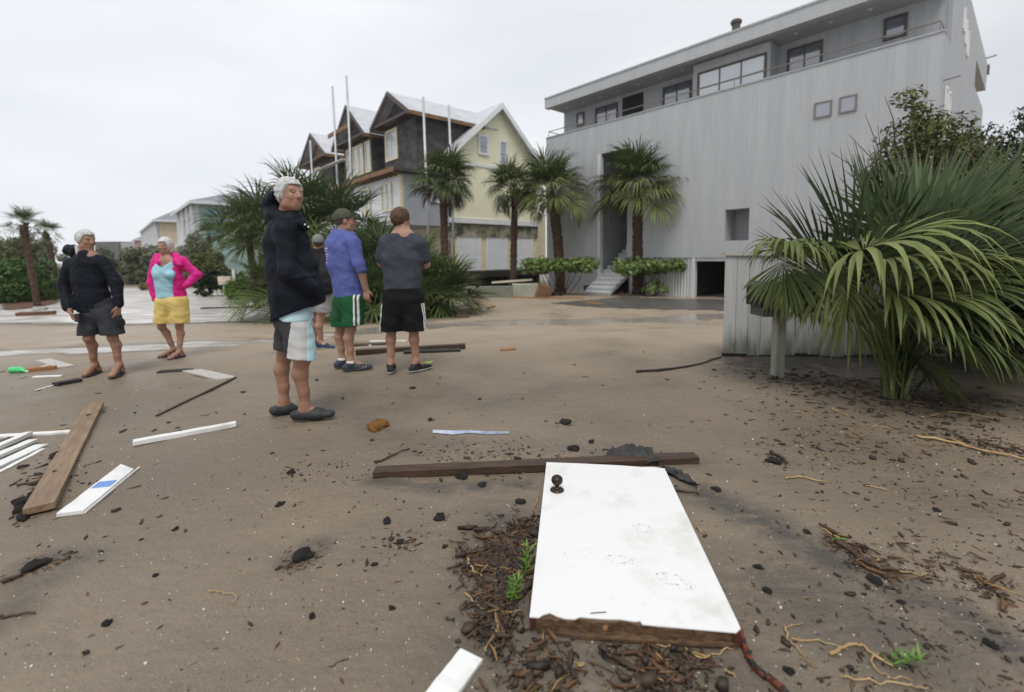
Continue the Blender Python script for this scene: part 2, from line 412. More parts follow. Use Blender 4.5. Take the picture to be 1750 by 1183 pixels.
# ------------------------------------------------------------------ house helpers: a local frame (s along the front, q into the house, z up)
class Frame:
    def __init__(s, o, e1, e2): s.o = Vector((o[0], o[1], 0)); s.e1 = Vector((*e1, 0)); s.e2 = Vector((*e2, 0))
    def w(s, a, q, z): return s.o + s.e1 * a + s.e2 * q + Vector((0, 0, z))
    def front(s, px, py, q=0.0):
        """sight line against the plane q: returns (a, z)"""
        d = ray(px, py); c = Vector((0, 0, EYE)); o = s.o + s.e2 * q; t = (o - c).dot(s.e2) / d.dot(s.e2); p = c + d * t
        return (p - s.o).dot(s.e1), p.z
    def side(s, px, py, a=0.0):
        d = ray(px, py); c = Vector((0, 0, EYE)); o = s.o + s.e1 * a; t = (o - c).dot(s.e1) / d.dot(s.e1); p = c + d * t
        return (p - s.o).dot(s.e2), p.z
class FB(MB):
    def __init__(s, fr): super().__init__(); s.fr = fr
    def bx(s, a0, a1, q0, q1, z0, z1, mi=0):
        fr = s.fr
        return s.hexa([fr.w(a0, q0, z0), fr.w(a1, q0, z0), fr.w(a1, q1, z0), fr.w(a0, q1, z0), fr.w(a0, q0, z1), fr.w(a1, q0, z1), fr.w(a1, q1, z1), fr.w(a0, q1, z1)], mi)
    def pl(s, pts, mi=0): return s.add([s.fr.w(*p) for p in pts], [tuple(range(len(pts)))], mi)

def glass_mat(name, tint, rough=.05):
    m = bpy.data.materials.new(name); m.use_nodes = True; p = m.node_tree.nodes['Principled BSDF']
    p.inputs['Base Color'].default_value = (*tint, 1); p.inputs['Roughness'].default_value = rough; p.inputs['Specular IOR Level'].default_value = 1.0
    p.inputs['IOR'].default_value = 1.9
    z = m.node_tree.nodes.new('ShaderNodeTexNoise'); z.inputs['Scale'].default_value = .7
    b = m.node_tree.nodes.new('ShaderNodeBump'); b.inputs['Distance'].default_value = .012; b.inputs['Strength'].default_value = .35
    m.node_tree.links.new(z.outputs[0], b.inputs['Height']); m.node_tree.links.new(b.outputs[0], p.inputs['Normal'])
    return m
GLASS = glass_mat('window_glass', (.10, .12, .15)); GLASS_PALE = glass_mat('pale_glass', (.42, .45, .50), .15)  # the pale glass only has a lighter base tint
GLASS_MILK = glass_mat('milky_glass', (.20, .22, .26), .25)
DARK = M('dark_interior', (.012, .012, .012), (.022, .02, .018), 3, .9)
INT = M('dim_interior_wall', (.10, .10, .10), (.14, .135, .13), 2, .9)

def window(parent, fr, plane, a0, a1, z0, z1, q, frame_m, glass_m, fw=.07, cols=1, rows=1, out=.06, axis='front', bar=.035):
    """a window proud of the wall: frame > panes and bars. axis front: (a,z) at depth q; axis side: (q,z) at a"""
    def bx(b, u0, u1, d0, d1, y0, y1):
        if axis == 'front': b.bx(u0, u1, q - d1, q - d0, y0, y1)
        else: b.bx(q - d1 if plane < 0 else q + d0, q - d0 if plane < 0 else q + d1, u0, u1, y0, y1)
    if a0 > a1: a0, a1 = a1, a0
    f = FB(fr)
    bx(f, a0 - fw, a0, .0, out, z0 - fw, z1 + fw); bx(f, a1, a1 + fw, .0, out, z0 - fw, z1 + fw)
    bx(f, a0, a1, .0, out, z0 - fw, z0); bx(f, a0, a1, .0, out, z1, z1 + fw)
    fo = f.build('window', frame_m, parent)
    cw = (a1 - a0) / cols; rh = (z1 - z0) / rows
    for i in range(cols):
        for j in range(rows):
            b = FB(fr); l_ = a0 + i * cw + (bar / 2 if i else 0); r_ = a0 + (i + 1) * cw - (bar / 2 if i < cols - 1 else 0)
            d_ = z0 + j * rh + (bar / 2 if j else 0); u_ = z0 + (j + 1) * rh - (bar / 2 if j < rows - 1 else 0)
            bx(b, l_, r_, .005, .02, d_, u_); b.build('pane', glass_m, fo)
    for i in range(1, cols):
        b = FB(fr); x = a0 + i * cw; bx(b, x - bar / 2, x + bar / 2, .003, out - .012, z0, z1); b.build('mullion', frame_m, fo)
    for j in range(1, rows):
        b = FB(fr); y = z0 + j * rh
        for i in range(cols):
            l_ = a0 + i * cw + (bar / 2 if i else 0); r_ = a0 + (i + 1) * cw - (bar / 2 if i < cols - 1 else 0)
            bx(b, l_, r_, .004, out - .02, y - bar / 2, y + bar / 2)
        b.build('transom', frame_m, fo)
    return fo

# ------------------------------------------------------------------ grey house
GREY = M('grey_stained_cladding', (.375, .385, .395), (.455, .465, .47), 1.6, .75, .003, 30, (2.2, 2.2, .25), island=.01, lo=.25, hi=.75)
GREY_S = M('grey_stained_wall', (.32, .33, .345), (.41, .42, .425), 2.0, .75, .003, 25, (4, 4, .22), lo=.3, hi=.7)
SOFFIT = M('painted_soffit', (.34, .35, .36), (.38, .39, .40), 3, .8)
BRONZE_FR = M('bronze_window_frame', (.06, .048, .038), (.085, .07, .055), 6, .5)
WOODFR = M('worn_wood_frame', (.16, .135, .11), (.22, .19, .155), 6, .7)
SLAT = M('whitewashed_slat', (.56, .57, .58), (.66, .67, .67), 3, .7, stretch=(4, 4, .3), island=.05)
a42 = math.atan(720 / 800)
E1 = (-math.sin(a42), math.cos(a42)); E2 = (math.cos(a42), math.sin(a42))
GF = Frame((11.70, 13.15), E1, E2)
GL = 14.78; ZB, ZP = 1.16, 7.17; GZ = -.47
gh = thing('grey_house', 'tall grey board-clad beach house with deep flat roof overhang', 'house', GF.w(7, 5, GZ))
def gpart(b, name, m, par=None, **k):
    o = b.build(name, m, None, **k); p = par or gh
    o.parent = p; o.matrix_parent_inverse = par_inv(p); return o
def par_inv(p):
    mw = Matrix.Translation(p.location) @ p.rotation_euler.to_matrix().to_4x4() if p.parent is None else Matrix.Identity(4)
    return mw.inverted()
def adopt(o, p): o.parent = p; o.matrix_parent_inverse = par_inv(p); return o

ea, eb = GF.front(1022, 350)[0], GF.front(1072, 350)[0]; ez = GF.front(1032, 262)[1]       # tall entry opening
na, nb = GF.front(1239, 380)[0], GF.front(1280, 380)[0]; nz1 = GF.front(1260, 357)[1]; nz0 = GF.front(1260, 411)[1]
ga = GF.front(1182, 480)[0]                                                                # garage opening begins
cut = [0, GL, ea, eb, na, nb]; cut = sorted(cut + [float(x) for x in np.arange(0, GL, .148) if min(abs(x - c_) for c_ in cut) > .03])
fb = FB(GF)
for a0, a1 in zip(cut[:-1], cut[1:]):
    if a1 - a0 < .012: continue
    mid = (a0 + a1) / 2; iv = [(ZB, ZP)]
    if eb < mid < ea: iv = [(ez, ZP)]
    if nb < mid < na: iv = [(ZB, nz0), (nz1, ZP)]
    q = rnd.uniform(-.002, .002)
    for z0, z1 in iv: fb.bx(a0 + .0008, a1 - .0008, q, .06, z0, z1)
gpart(fb, 'front_cladding', GREY)
b = FB(GF)                                                                                  # backing behind the boards
for a0, a1, z0, z1 in ((0.02, nb, ZB, ZP), (nb, na, ZB, nz0), (nb, na, nz1, ZP), (na, eb, ZB, ZP), (eb, ea, ez, ZP), (ea, GL - .02, ZB, ZP)):
    b.bx(a0, a1, .061, .18, z0 + .01, z1 - .01)
gpart(b, 'front_wall', GREY_S)
b = FB(GF); b.bx(-.01, GL + .01, -.03, .21, ZP, ZP + .05); gpart(b, 'parapet_cap', GREY_S)
b = FB(GF); n0 = .9                                                                          # niche
b.bx(nb - .05, na + .05, n0, n0 + .05, nz0 - .05, nz1 + .05); b.bx(na, na + .05, .18, n0, nz0, nz1); b.bx(nb - .05, nb, .18, n0, nz0, nz1)
b.bx(nb, na, .18, n0, nz0 - .05, nz0); b.bx(nb, na, .18, n0, nz1, nz1 + .05); gpart(b, 'niche', GREY_S)
# entry recess: left wall seen, back wall, ceiling
b = FB(GF); b.bx(ea, ea + .1, .18, 4.2, GZ, ez + .3); b.bx(eb - .1, eb, .18, 4.2, GZ, ez + .3); b.bx(eb, ea, 4.2, 4.3, GZ, ez + .3); b.bx(eb, ea, .18, 4.2, ez, ez + .1)
gpart(b, 'entry_recess', GREY_S)
b = FB(GF); b.bx(ea - .16, ea - .005, -.05, .17, GZ, ez - .01); gpart(b, 'entry_post', SLAT)
# stairs
nst = 13; rise = .185; run = .29; q0 = -1.25
for k in range(nst):
    b = FB(GF); z1 = GZ + (k + 1) * rise; q = q0 + k * run
    b.bx(eb + .04, ea - .18, q - .03, q + run, z1 - .05, z1); b.bx(eb + .06, ea - .2, q, q + .025, z1 - rise, z1 - .051)
    gpart(b, 'stair_tread', SLAT)
for aa in (eb + .02, ea - .18):
    b = FB(GF); b.add([GF.w(aa + x, q0 + q, z) for x in (0, .02) for q, z in ((0, GZ), (0, GZ + .12), (nst * run, GZ + nst * rise), (nst * run, GZ + nst * rise - .3))],
        [(0, 1, 2, 3), (7, 6, 5, 4), (0, 4, 5, 1), (1, 5, 6, 2), (2, 6, 7, 3), (3, 7, 4, 0)]); gpart(b, 'stair_stringer', SLAT)
b = MB(); b.tube([GF.w(ea - .08, q0 - .25, GZ), GF.w(ea - .08, q0 - .2, GZ + .75), GF.w(ea - .08, q0 + .3, GZ + 1.15), GF.w(ea - .08, q0 + nst * run, GZ + nst * rise + .9)], .022, 8)
gpart(b, 'handrail', GREY_S)
# ground floor slats and garage
b = FB(GF); b.bx(ga, eb - .11, .10, .16, GZ, ZB); gpart(b, 'lower_wall', GREY_S)
b = FB(GF); b.bx(ea + .11, GL - .02, .10, .16, GZ, ZB); gpart(b, 'lower_wall', GREY_S)
a = ga
b = FB(GF); ga_end = eb - .12
while a < ga_end - .1:
    b.bx(a, a + .085, .04, .095, GZ, ZB - .01); a += .125
o = gpart(b, 'slats', SLAT); tag(o, kind='stuff')
b = FB(GF); b.bx(ga - .11, ga - .012, .0, .2, GZ, ZB - .004); gpart(b, 'garage_post', SLAT)
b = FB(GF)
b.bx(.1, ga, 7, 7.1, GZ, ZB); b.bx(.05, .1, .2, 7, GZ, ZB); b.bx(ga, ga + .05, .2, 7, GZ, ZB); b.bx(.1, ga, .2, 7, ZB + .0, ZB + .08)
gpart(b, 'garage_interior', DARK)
b = FB(GF); b.bx(.1, ga - .12, .02, .2, ZB - .14, ZB - .004); gpart(b, 'garage_lintel', GREY_S)
# side wall (receding), with stepped back part
def side_wall():
    b = FB(GF); T = .12
    prof = [(0.06, ZB - 1.7), (9.0, ZB - 1.7), (9.0, 9.95), (6.0, 9.95), (1.36, 9.05), (1.36, ZP), (0.06, ZP)]
    n = len(prof); vs = [GF.w(x, q, z) for x in (0, T) for q, z in prof]
    fs = [tuple(range(n)), tuple(reversed(range(n, 2 * n)))] + [(i, i + n, (i + 1) % n + n, (i + 1) % n) for i in range(n)]
    b.add(vs, fs); return b
gpart(side_wall(), 'side_wall', GREY_S)
b = FB(GF); b.bx(.0, .12, 9.005, 13.6, -.5, 7.8); gpart(b, 'rear_deck_wall', GREY_S)
b = FB(GF); b.bx(.0, 1.6, 9.01, 14.3, 8.8, 9.96); gpart(b, 'rear_roof_box', GREY_S)
b = FB(GF); b.bx(-.06, .115, 14.305, 14.7, 9.6, 9.97); gpart(b, 'rear_scupper', BRONZE_FR)
# deck floor, set back upper wall, bay, roof
b = FB(GF); b.bx(.13, GL - .03, .21, 1.35, ZP - .95, ZP - .85); gpart(b, 'deck', GREY_S)
KQ = 1.36; ZS = 8.62
la = GF.front(964, 210, KQ)[0]
b = FB(GF); b.bx(.125, la, KQ, KQ + .15, ZP - 1, ZS + .2); gpart(b, 'upper_wall', GREY_S)
b = FB(GF); b.bx(la - .15, la, KQ + .15, 9, ZP - 1, ZS + .2); gpart(b, 'upper_end_wall', GREY_S)
ba, bb = GF.front(1185, 120, .55)[0], GF.front(1317, 80, .55)[0]
b = FB(GF); b.bx(bb, ba, .55, KQ - .002, ZP - .8, ZS); gpart(b, 'bay', GREY_S)
b = FB(GF); b.bx(-.02, GL + .05, -.04, .25, ZS, 9.07); gpart(b, 'fascia', GREY)
b = FB(GF); b.bx(-.03, GL + .06, -.07, .3, 9.07, 9.14); gpart(b, 'roof_edge', GREY_S)
b = FB(GF); b.bx(.13, GL + .04, .251, KQ + .5, ZS + .05, ZS + .12); gpart(b, 'soffit', SOFFIT)
b = FB(GF); b.add([GF.w(x, q, z) for x, q, z in ((.13, .3, 9.05), (GL, .3, 9.05), (GL, 9.0, 9.9), (.13, 9.0, 9.9))], [(0, 1, 2, 3)]); gpart(b, 'roof', GREY_S)
for k in range(14):
    px = 1000 + k * 38; aa = .8 + k * 1.02
    b = MB(); b.lathe([(.06, 0), (.06, .012)], GF.w(aa, .75, ZS + .037), 8); gpart(b, 'soffit_light', MAT['white'])
# upper windows (pixel edges on the set back wall)
def gwin(x0, x1, ya, yb, q, fm, gm, **k):
    a0, z1 = GF.front(x0, ya, q); a1, _ = GF.front(x1, ya, q); _, z0 = GF.front(x0, yb, q)
    o = window(None, GF, 1, a0, a1, z0, z1, q, fm, gm, **k); adopt(o, gh); return o
gwin(988, 997, 197, 214, KQ, BRONZE_FR, GLASS_PALE)
gwin(1020, 1054, 188, 219, KQ, BRONZE_FR, GLASS, cols=2)
gwin(1136, 1179, 153, 184, KQ, BRONZE_FR, GLASS, cols=2)
gwin(1196, 1306, 128, 176, .55, BRONZE_FR, GLASS_PALE, cols=3, rows=2)
gwin(1350, 1402, 88, 122, KQ, BRONZE_FR, GLASS, cols=2)
gwin(1516, 1546, 36, 66, KQ, BRONZE_FR, GLASS)
gwin(1395, 1419, 179, 201, 0, WOODFR, GLASS_MILK, out=.04, fw=.045)
gwin(1438, 1462, 169, 192, 0, WOODFR, GLASS_MILK, out=.04, fw=.045)
a0, z1 = GF.front(1064, 168, KQ); a1, _ = GF.front(1100, 160, KQ)                          # dark sheet on the wall: shade of the open porch as colour
b = FB(GF); b.bx(a1, a0, KQ - .02, KQ - .004, ZP - .8, z1); gpart(b, 'porch_shade_sheet', DARK)
for u0, u1, v0, v1 in ((.9, 1.25, 3.9, 5.9), (1.5, 1.85, 3.9, 5.9), (4.8, 5.2, 3.9, 5.8), (5.5, 5.9, 3.9, 5.8), (3.9, 4.15, 8.4, 9.0), (4.6, 4.85, 8.2, 8.85), (5.3, 5.55, 8.0, 8.7)):
    f = FB(GF); f.bx(-.05, -.003, u0 - .06, u0, v0, v1); f.bx(-.05, -.003, u1, u1 + .06, v0, v1); f.bx(-.05, -.003, u0, u1, v0 - .06, v0); f.bx(-.05, -.003, u0, u1, v1, v1 + .06)
    fo = gpart(f, 'window', MAT['white']); g = FB(GF); g.bx(-.02, -.006, u0, u1, v0, v1); o = g.build('pane', GLASS_PALE); o.parent = fo
for q, z in ((.4, 6.0), (3.2, 9.3), (13.0, 9.9)):
    b = MB(); b.tube([GF.w(.05, q, z), GF.w(-.35, q, z + .04)], .04, 8); gpart(b, 'downspout', GREY_S)
# deck rail: thin rail on posts above the parapet
b = MB(); zr = ZP + .34; b.tube([GF.w(.1, 1.2, zr), GF.w(.1, .12, zr), GF.w(GL - .06, .12, zr), GF.w(GL - .06, 1.2, zr)], .02, 6); gpart(b, 'deck_rail', WOODFR)
for k in range(9):
    b = MB(); x = .1 + k * (GL - .16) / 8; b.tube([GF.w(x, .12, ZP + .04), GF.w(x, .12, zr)], .014, 6); gpart(b, 'rail_post', WOODFR)
# roof vent
c = at(1258, 46, 19.0); b = MB(); b.lathe([(.15, 0), (.15, .55), (.16, .56), (.16, .60), (.1, .61)], (c.x, c.y, c.z - .5), 14); b.lathe([(.2, 0), (.21, .08), (.17, .13), (.05, .16)], (c.x, c.y, c.z + .115), 14)
gpart(b, 'chimney_pipe', M('sooty_pipe', (.06, .05, .045), (.11, .085, .07), 8, .6))
# hose and bucket by the stairs, cart in the garage
ob = MB(); p = gp(1003, 499); ob.lathe([(.13, 0), (.16, .28), (.17, .28), (.17, .30), (.145, .30), (.12, .02)], (0, 0, 0), 16)
tag(ob.build('bucket', M('navy_plastic', (.02, .03, .10), (.03, .04, .13), 5, .4), loc=p), 'small navy bucket beside the foot of the white stairs', 'bucket')
cart = thing('golf_cart', 'dim grey cart parked inside the dark garage', 'cart', GF.w(ga - 1.2, 2.2, GZ))
cm = M('dull_grey_vinyl', (.10, .10, .10), (.13, .13, .125), 4, .6)
def cpart(nm, m, *bxs):
    b = FB(GF)
    for x in bxs: b.bx(*x)
    o = b.build(nm, m, bevel=.04); adopt(o, cart)
A = ga - 1.2
cpart('body', cm, (A - .6, A + .5, 1.9, 3.4, GZ + .22, GZ + .55)); cpart('seat', cm, (A - .55, A + .45, 2.2, 2.7, GZ + .56, GZ + .72)); cpart('backrest', cm, (A - .55, A + .45, 2.02, 2.15, GZ + .73, GZ + 1.2))
for x in (A - .6, A + .5):
    for q in (2.1, 3.15):
        b = MB(); b.tube([GF.w(x - .08, q, GZ + .22), GF.w(x + .08, q, GZ + .22)], .22, 14); adopt(b.build('wheel', MAT['blackwood']), cart)

# ------------------------------------------------------------------ pale yellow house under repair
ay = math.atan(693 / 800); Y1 = (-math.sin(ay), math.cos(ay)); Y2 = (math.cos(ay), math.sin(ay))
YF = Frame((-5.57, 24.1), Y1, Y2)                # a along the street front, q along the gable side
YEL = M('pale_yellow_siding', (.88, .85, .64), (.82, .79, .58), 1.5, .6)
PRIME = M('grey_primed_siding', (.36, .38, .42), (.42, .44, .48), 1.5, .7)
TARP = M('torn_tar_paper', (.030, .027, .027), (.115, .105, .10), 1.6, .85, .01, 9, (1, 1, 2.0), detail=8, lo=.32, hi=.72)
UNDER = M('silver_underlayment', (.44, .455, .48), (.56, .575, .60), 1.3, .5, .004, 8, (1, 1, 2.5))
RAW = M('raw_lumber', (.24, .14, .07), (.15, .085, .045), 2.5, .75)
TRIMY = M('yellow_trim', (.74, .68, .46), (.66, .60, .40), 3, .6)
WTRIM = M('white_trim', (.78, .79, .80), (.70, .71, .72), 3, .5)
MOSS = M('damp_mossy_render', (.07, .075, .045), (.40, .37, .28), 1.5, .9, .01, 12, lo=.40, hi=.66)
GQ = 2.9; GWD = 6.75; GEND = GQ + GWD; YZ = -.52; EAVE = 6.95; RIDGE = 10.02; QR = GQ + 3.5
yh = thing('yellow_house', 'pale yellow gabled house with stripped tar-papered dormers under repair', 'house', YF.w(8, 4, YZ))
def ypart(b, name, m, **k): return adopt(b.build(name, m, **k), yh)
def lap_side(q0, q1, z0, z1, a, top=None, step=.135):
    """lap siding on the gable side (plane a, facing -a)"""
    b = FB(YF); z = z0
    while z < z1 - .01:
        zz = min(z + step, z1)
        l0, r0 = (q0, q1) if top is None else top(z); l1, r1 = (q0, q1) if top is None else top(zz)
        b.pl([(a - .022, l0, z), (a - .022, r0, z), (a, r1, zz), (a, l1, zz)]); b.pl([(a, l0, z), (a, r0, z), (a - .022, r0, z), (a - .022, l0, z)])
        z = zz
    return b
def lap_front(a0, a1, z0, z1, q, step=.135):
    b = FB(YF); z = z0
    while z < z1 - .01:
        zz = min(z + step, z1)
        b.pl([(a0, q - .022, z), (a1, q - .022, z), (a1, q, zz), (a0, q, zz)]); b.pl([(a0, q, z), (a1, q, z), (a1, q - .022, z), (a0, q - .022, z)])
        z = zz
    return b
YLEN = 17.6
# core volumes
b = FB(YF); b.bx(.03, YLEN, GQ, GEND, 3.25, EAVE); b.bx(.03, YLEN, 0.03, GQ - .002, 3.0, 5.58); ypart(b, 'wall', PRIME)
g = lambda z: (GQ + (0 if z < EAVE else (z - EAVE) / (RIDGE - EAVE) * 3.5), GEND - (0 if z < EAVE else (z - EAVE) / (RIDGE - EAVE) * (GWD - 3.5)))
ypart(lap_side(GQ, GEND, 3.5, 6.42, 0), 'siding', YEL); ypart(lap_side(GQ, GEND, 6.62, RIDGE - .12, 0, g), 'gable_siding', YEL)
b = FB(YF); b.pl([(.025, GQ, EAVE), (.025, GEND, EAVE), (.025, QR, RIDGE - .05)]); ypart(b, 'gable_wall', YEL)
ypart(lap_side(0, GQ - .02, 3.0, 5.56, 0), 'primed_siding', PRIME)
b = FB(YF); b.bx(-.06, .02, GQ - .05, GEND + .05, 6.43, 6.61); ypart(b, 'belt_trim', WTRIM)
b = FB(YF); b.bx(-.09, .02, GQ - .05, GEND + .05, 3.2, 3.49); ypart(b, 'skirt_trim', WTRIM)
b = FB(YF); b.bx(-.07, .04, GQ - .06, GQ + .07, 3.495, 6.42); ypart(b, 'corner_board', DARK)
b = FB(YF); b.bx(-.05, .14, -.05, .12, 3.0, 5.55); ypart(b, 'corner_post', TRIMY)
# rake boards and main roof
TH = .16; OV = .55
def roof_slab(q0, z0, q1, z1, a0, a1, name, m, th=TH):
    b = FB(YF); b.hexa([YF.w(a0, q0, z0), YF.w(a1, q0, z0), YF.w(a1, q1, z1), YF.w(a0, q1, z1), YF.w(a0, q0, z0 + th), YF.w(a1, q0, z0 + th), YF.w(a1, q1, z1 + th), YF.w(a0, q1, z1 + th)])
    return ypart(b, name, m)
sl = (RIDGE - EAVE) / 3.5; sr = (RIDGE - EAVE) / (GWD - 3.5)
roof_slab(GQ - OV, EAVE - OV * sl, QR, RIDGE, -.45, YLEN + .3, 'roof', UNDER); roof_slab(GEND + OV, EAVE - OV * sr, QR + .002, RIDGE, -.45, YLEN + .3, 'roof', UNDER)
for q0, z0, q1 in ((GQ - OV, EAVE - OV * sl, QR), (GEND + OV, EAVE - OV * sr, QR + .001)):
    b = FB(YF); b.hexa([YF.w(-.50, q0, z0 - .2), YF.w(-.452, q0, z0 - .2), YF.w(-.452, q1, RIDGE - .2), YF.w(-.50, q1, RIDGE - .2), YF.w(-.50, q0, z0 + TH), YF.w(-.452, q0, z0 + TH), YF.w(-.452, q1, RIDGE + TH), YF.w(-.50, q1, RIDGE + TH)])
    ypart(b, 'rake_board', WTRIM)
# porch roof edge and front
b = FB(YF); b.bx(-.4, YLEN, -.55, GQ, 5.6, 5.74); ypart(b, 'porch_roof', TARP)
b = FB(YF); b.bx(-.42, YLEN, -.60, -.552, 5.54, 5.77); ypart(b, 'porch_fascia', RAW)
for k in range(34):
    b = FB(YF); x = -.2 + k * .52; b.bx(x, x + .05, -.55, -.02, 5.46, 5.595); ypart(b, 'rafter_tail', RAW)
ypart(lap_front(.14, YLEN, 3.0, 5.56, 0), 'front_siding', WTRIM)
# ground floor: piers, three shutters, raised dark deck
b = FB(YF); b.bx(.10, 12, GQ + .05, GEND, .5, 3.24); ypart(b, 'lower_wall', TRIMY)
b = FB(YF); b.bx(.02, .098, GQ + .02, GEND, 2.45, 3.245); ypart(b, 'mossy_band', MOSS)
b = FB(YF); b.bx(-1.2, 12, GQ - 2.4, GEND + .2, .18, .5); ypart(b, 'raised_deck', MAT['blackwood'])
b = FB(YF); b.bx(.2, 12, GQ, GEND, YZ - .1, .175); ypart(b, 'crawl_shade_block', DARK)  # solid dark block: shade of the gap under the deck as colour
b = FB(YF); b.bx(.05, .3, GQ - .15, GQ + .1, .5, 3.245); ypart(b, 'pier', MOSS)
for q in (-1.9, .6, 3.2, 5.6):
    b = FB(YF); b.bx(-1.1, -.9, GQ + q, GQ + q + .2, YZ - .1, .178); ypart(b, 'deck_post', MAT['blackwood'])
SHUT = M('roll_shutter', (.78, .80, .82), (.72, .74, .76), 3, .5)
for x0, x1 in ((785, 821), (835, 866), (883, 910)):
    q_0 = YF.side(x0, 430)[0]; q_1 = YF.side(x1, 430)[0]; t1 = 2.42; t0 = .53
    b = FB(YF); z = t0; 
    while z < t1 - .02: b.pl([(.085, q_0, z), (.085, q_1, z), (.05, q_1, z + .015), (.05, q_0, z + .015)]); b.pl([(.05, q_0, z + .015), (.05, q_1, z + .015), (.085, q_1, z + .085), (.085, q_0, z + .085)]); z += .085
    so_ = ypart(b, 'roll_shutter', SHUT)
    f = FB(YF); f.bx(.03, .097, q_0 - .09, q_0, t0, t1 + .09); f.bx(.03, .097, q_1, q_1 + .09, t0, t1 + .09); f.bx(.03, .097, q_0, q_1, t1 + .012, t1 + .09); o = f.build('shutter_frame', WTRIM); o.parent = so_
# side windows
def ywin(x0, x1, ya, yb, gm, **k):
    q_0, z1 = YF.side(x0, ya); q_1, _ = YF.side(x1, ya); _, z0 = YF.side(x0, yb)
    o = window(None, YF, -1, q_0, q_1, z0, z1, -.03, WTRIM, gm, axis='side', fw=.12, out=.07, **k); adopt(o, yh)
ywin(819, 831, 234, 261, GLASS_PALE, rows=2); ywin(854, 864, 243, 278, GLASS_PALE, rows=2)
ywin(777, 788, 329, 346, GLASS); ywin(853, 863, 336, 356, GLASS_PALE)
ywin(738, 752, 320, 342, GLASS_PALE)
b = MB(); c = YF.w(-.1, QR - .7, 8.7); b.lathe([(.09, -.05), (.11, 0), (.09, .05)], c, 10); ypart(b, 'floodlight', WTRIM)
# front windows, first floor
for a_ in (1.0, 1.55, 3.6, 4.15, 7.0, 9.5, 12, 14.5):
    o = window(None, YF, 1, a_, a_ + .42, 3.85, 5.15, -.03, TRIMY if a_ > 1 else TRIMY, GLASS_PALE, rows=2, fw=.10); adopt(o, yh)
# dormers with tar paper
def dormer(a0, a1, ridge, plate, wins, q=.3):
    am = (a0 + a1) / 2; ov = .45; fo = .62; s_ = (ridge - plate) / (am - a0); base = 5.74
    b = FB(YF); n_ = [(a0, base), (a1, base), (a1, plate), (am, ridge - .02), (a0, plate)]
    vs = [YF.w(x, qq, z) for qq in (q, QR) for x, z in n_]
    b.add(vs, [(0, 1, 2, 3, 4), (9, 8, 7, 6, 5), (0, 5, 6, 1), (1, 6, 7, 2), (4, 9, 5, 0)]); ypart(b, 'dormer', TARP)
    for sgn, ae in ((-1, a0), (1, a1)):
        x0 = ae + sgn * ov; z0 = plate - ov * s_
        b = FB(YF); b.hexa([YF.w(x0, q - fo, z0), YF.w(am, q - fo, ridge), YF.w(am, QR, ridge), YF.w(x0, QR, z0), YF.w(x0, q - fo, z0 + .1), YF.w(am, q - fo, ridge + .1), YF.w(am, QR, ridge + .1), YF.w(x0, QR, z0 + .1)])
        ypart(b, 'dormer_roof', UNDER)
        b = FB(YF); b.hexa([YF.w(x0, q - fo - .05, z0 - .14), YF.w(am, q - fo - .05, ridge - .14), YF.w(am, q - fo - .004, ridge - .14), YF.w(x0, q - fo - .004, z0 - .14), YF.w(x0, q - fo - .05, z0 + .11), YF.w(am, q - fo - .05, ridge + .11), YF.w(am, q - fo - .004, ridge + .11), YF.w(x0, q - fo - .004, z0 + .11)])
        ypart(b, 'barge_board', MAT['darkwood'])
        b = FB(YF); b.hexa([YF.w(x0 + .02 * sgn, q - fo, z0 - .1), YF.w(x0 + .05 * sgn, q - fo, z0 - .1), YF.w(x0 + .05 * sgn, QR - 1, z0 - .1), YF.w(x0 + .02 * sgn, QR - 1, z0 - .1), YF.w(x0 + .02 * sgn, q - fo, z0 + .1), YF.w(x0 + .05 * sgn, q - fo, z0 + .1), YF.w(x0 + .05 * sgn, QR - 1, z0 + .1), YF.w(x0 + .02 * sgn, QR - 1, z0 + .1)])
        ypart(b, 'dormer_eave_board', RAW)
    b = FB(YF); b.bx(a0 - .2, a1 + .2, q - fo, q - .005, plate - .28, plate - .16); ypart(b, 'return_eave', MAT['darkwood'])
    for (w0, w1, z0, z1, c) in wins:
        o = window(None, YF, 1, w0, w1, z0, z1, q - .004, TRIMY, GLASS_PALE, cols=c, rows=2, fw=.13); adopt(o, yh)
dormer(.4, 4.1, 10.15, 8.95, [(2.55, 3.75, 6.95, 8.4, 2)], 1.2)
dormer(5.1, 9.4, 10.6, 8.8, [(5.4, 5.9, 6.6, 8.2, 1), (6.4, 6.95, 6.6, 8.2, 1), (7.2, 7.75, 6.6, 8.2, 1), (8.3, 8.8, 6.6, 8.2, 1)], .9)
dormer(11.2, 16.0, 10.2, 8.6, [(13.8, 15.2, 6.5, 7.9, 2)], .8)
b = FB(YF); b.pl([(12.3, .78, 8.55), (15.1, .78, 8.55), (13.6, .78, 9.8)]); ypart(b, 'plywood_gable', RAW)
b = FB(YF); b.bx(6.6, 10.0, .1, .18, 9.2, 9.45); ypart(b, 'loose_plank', RAW)
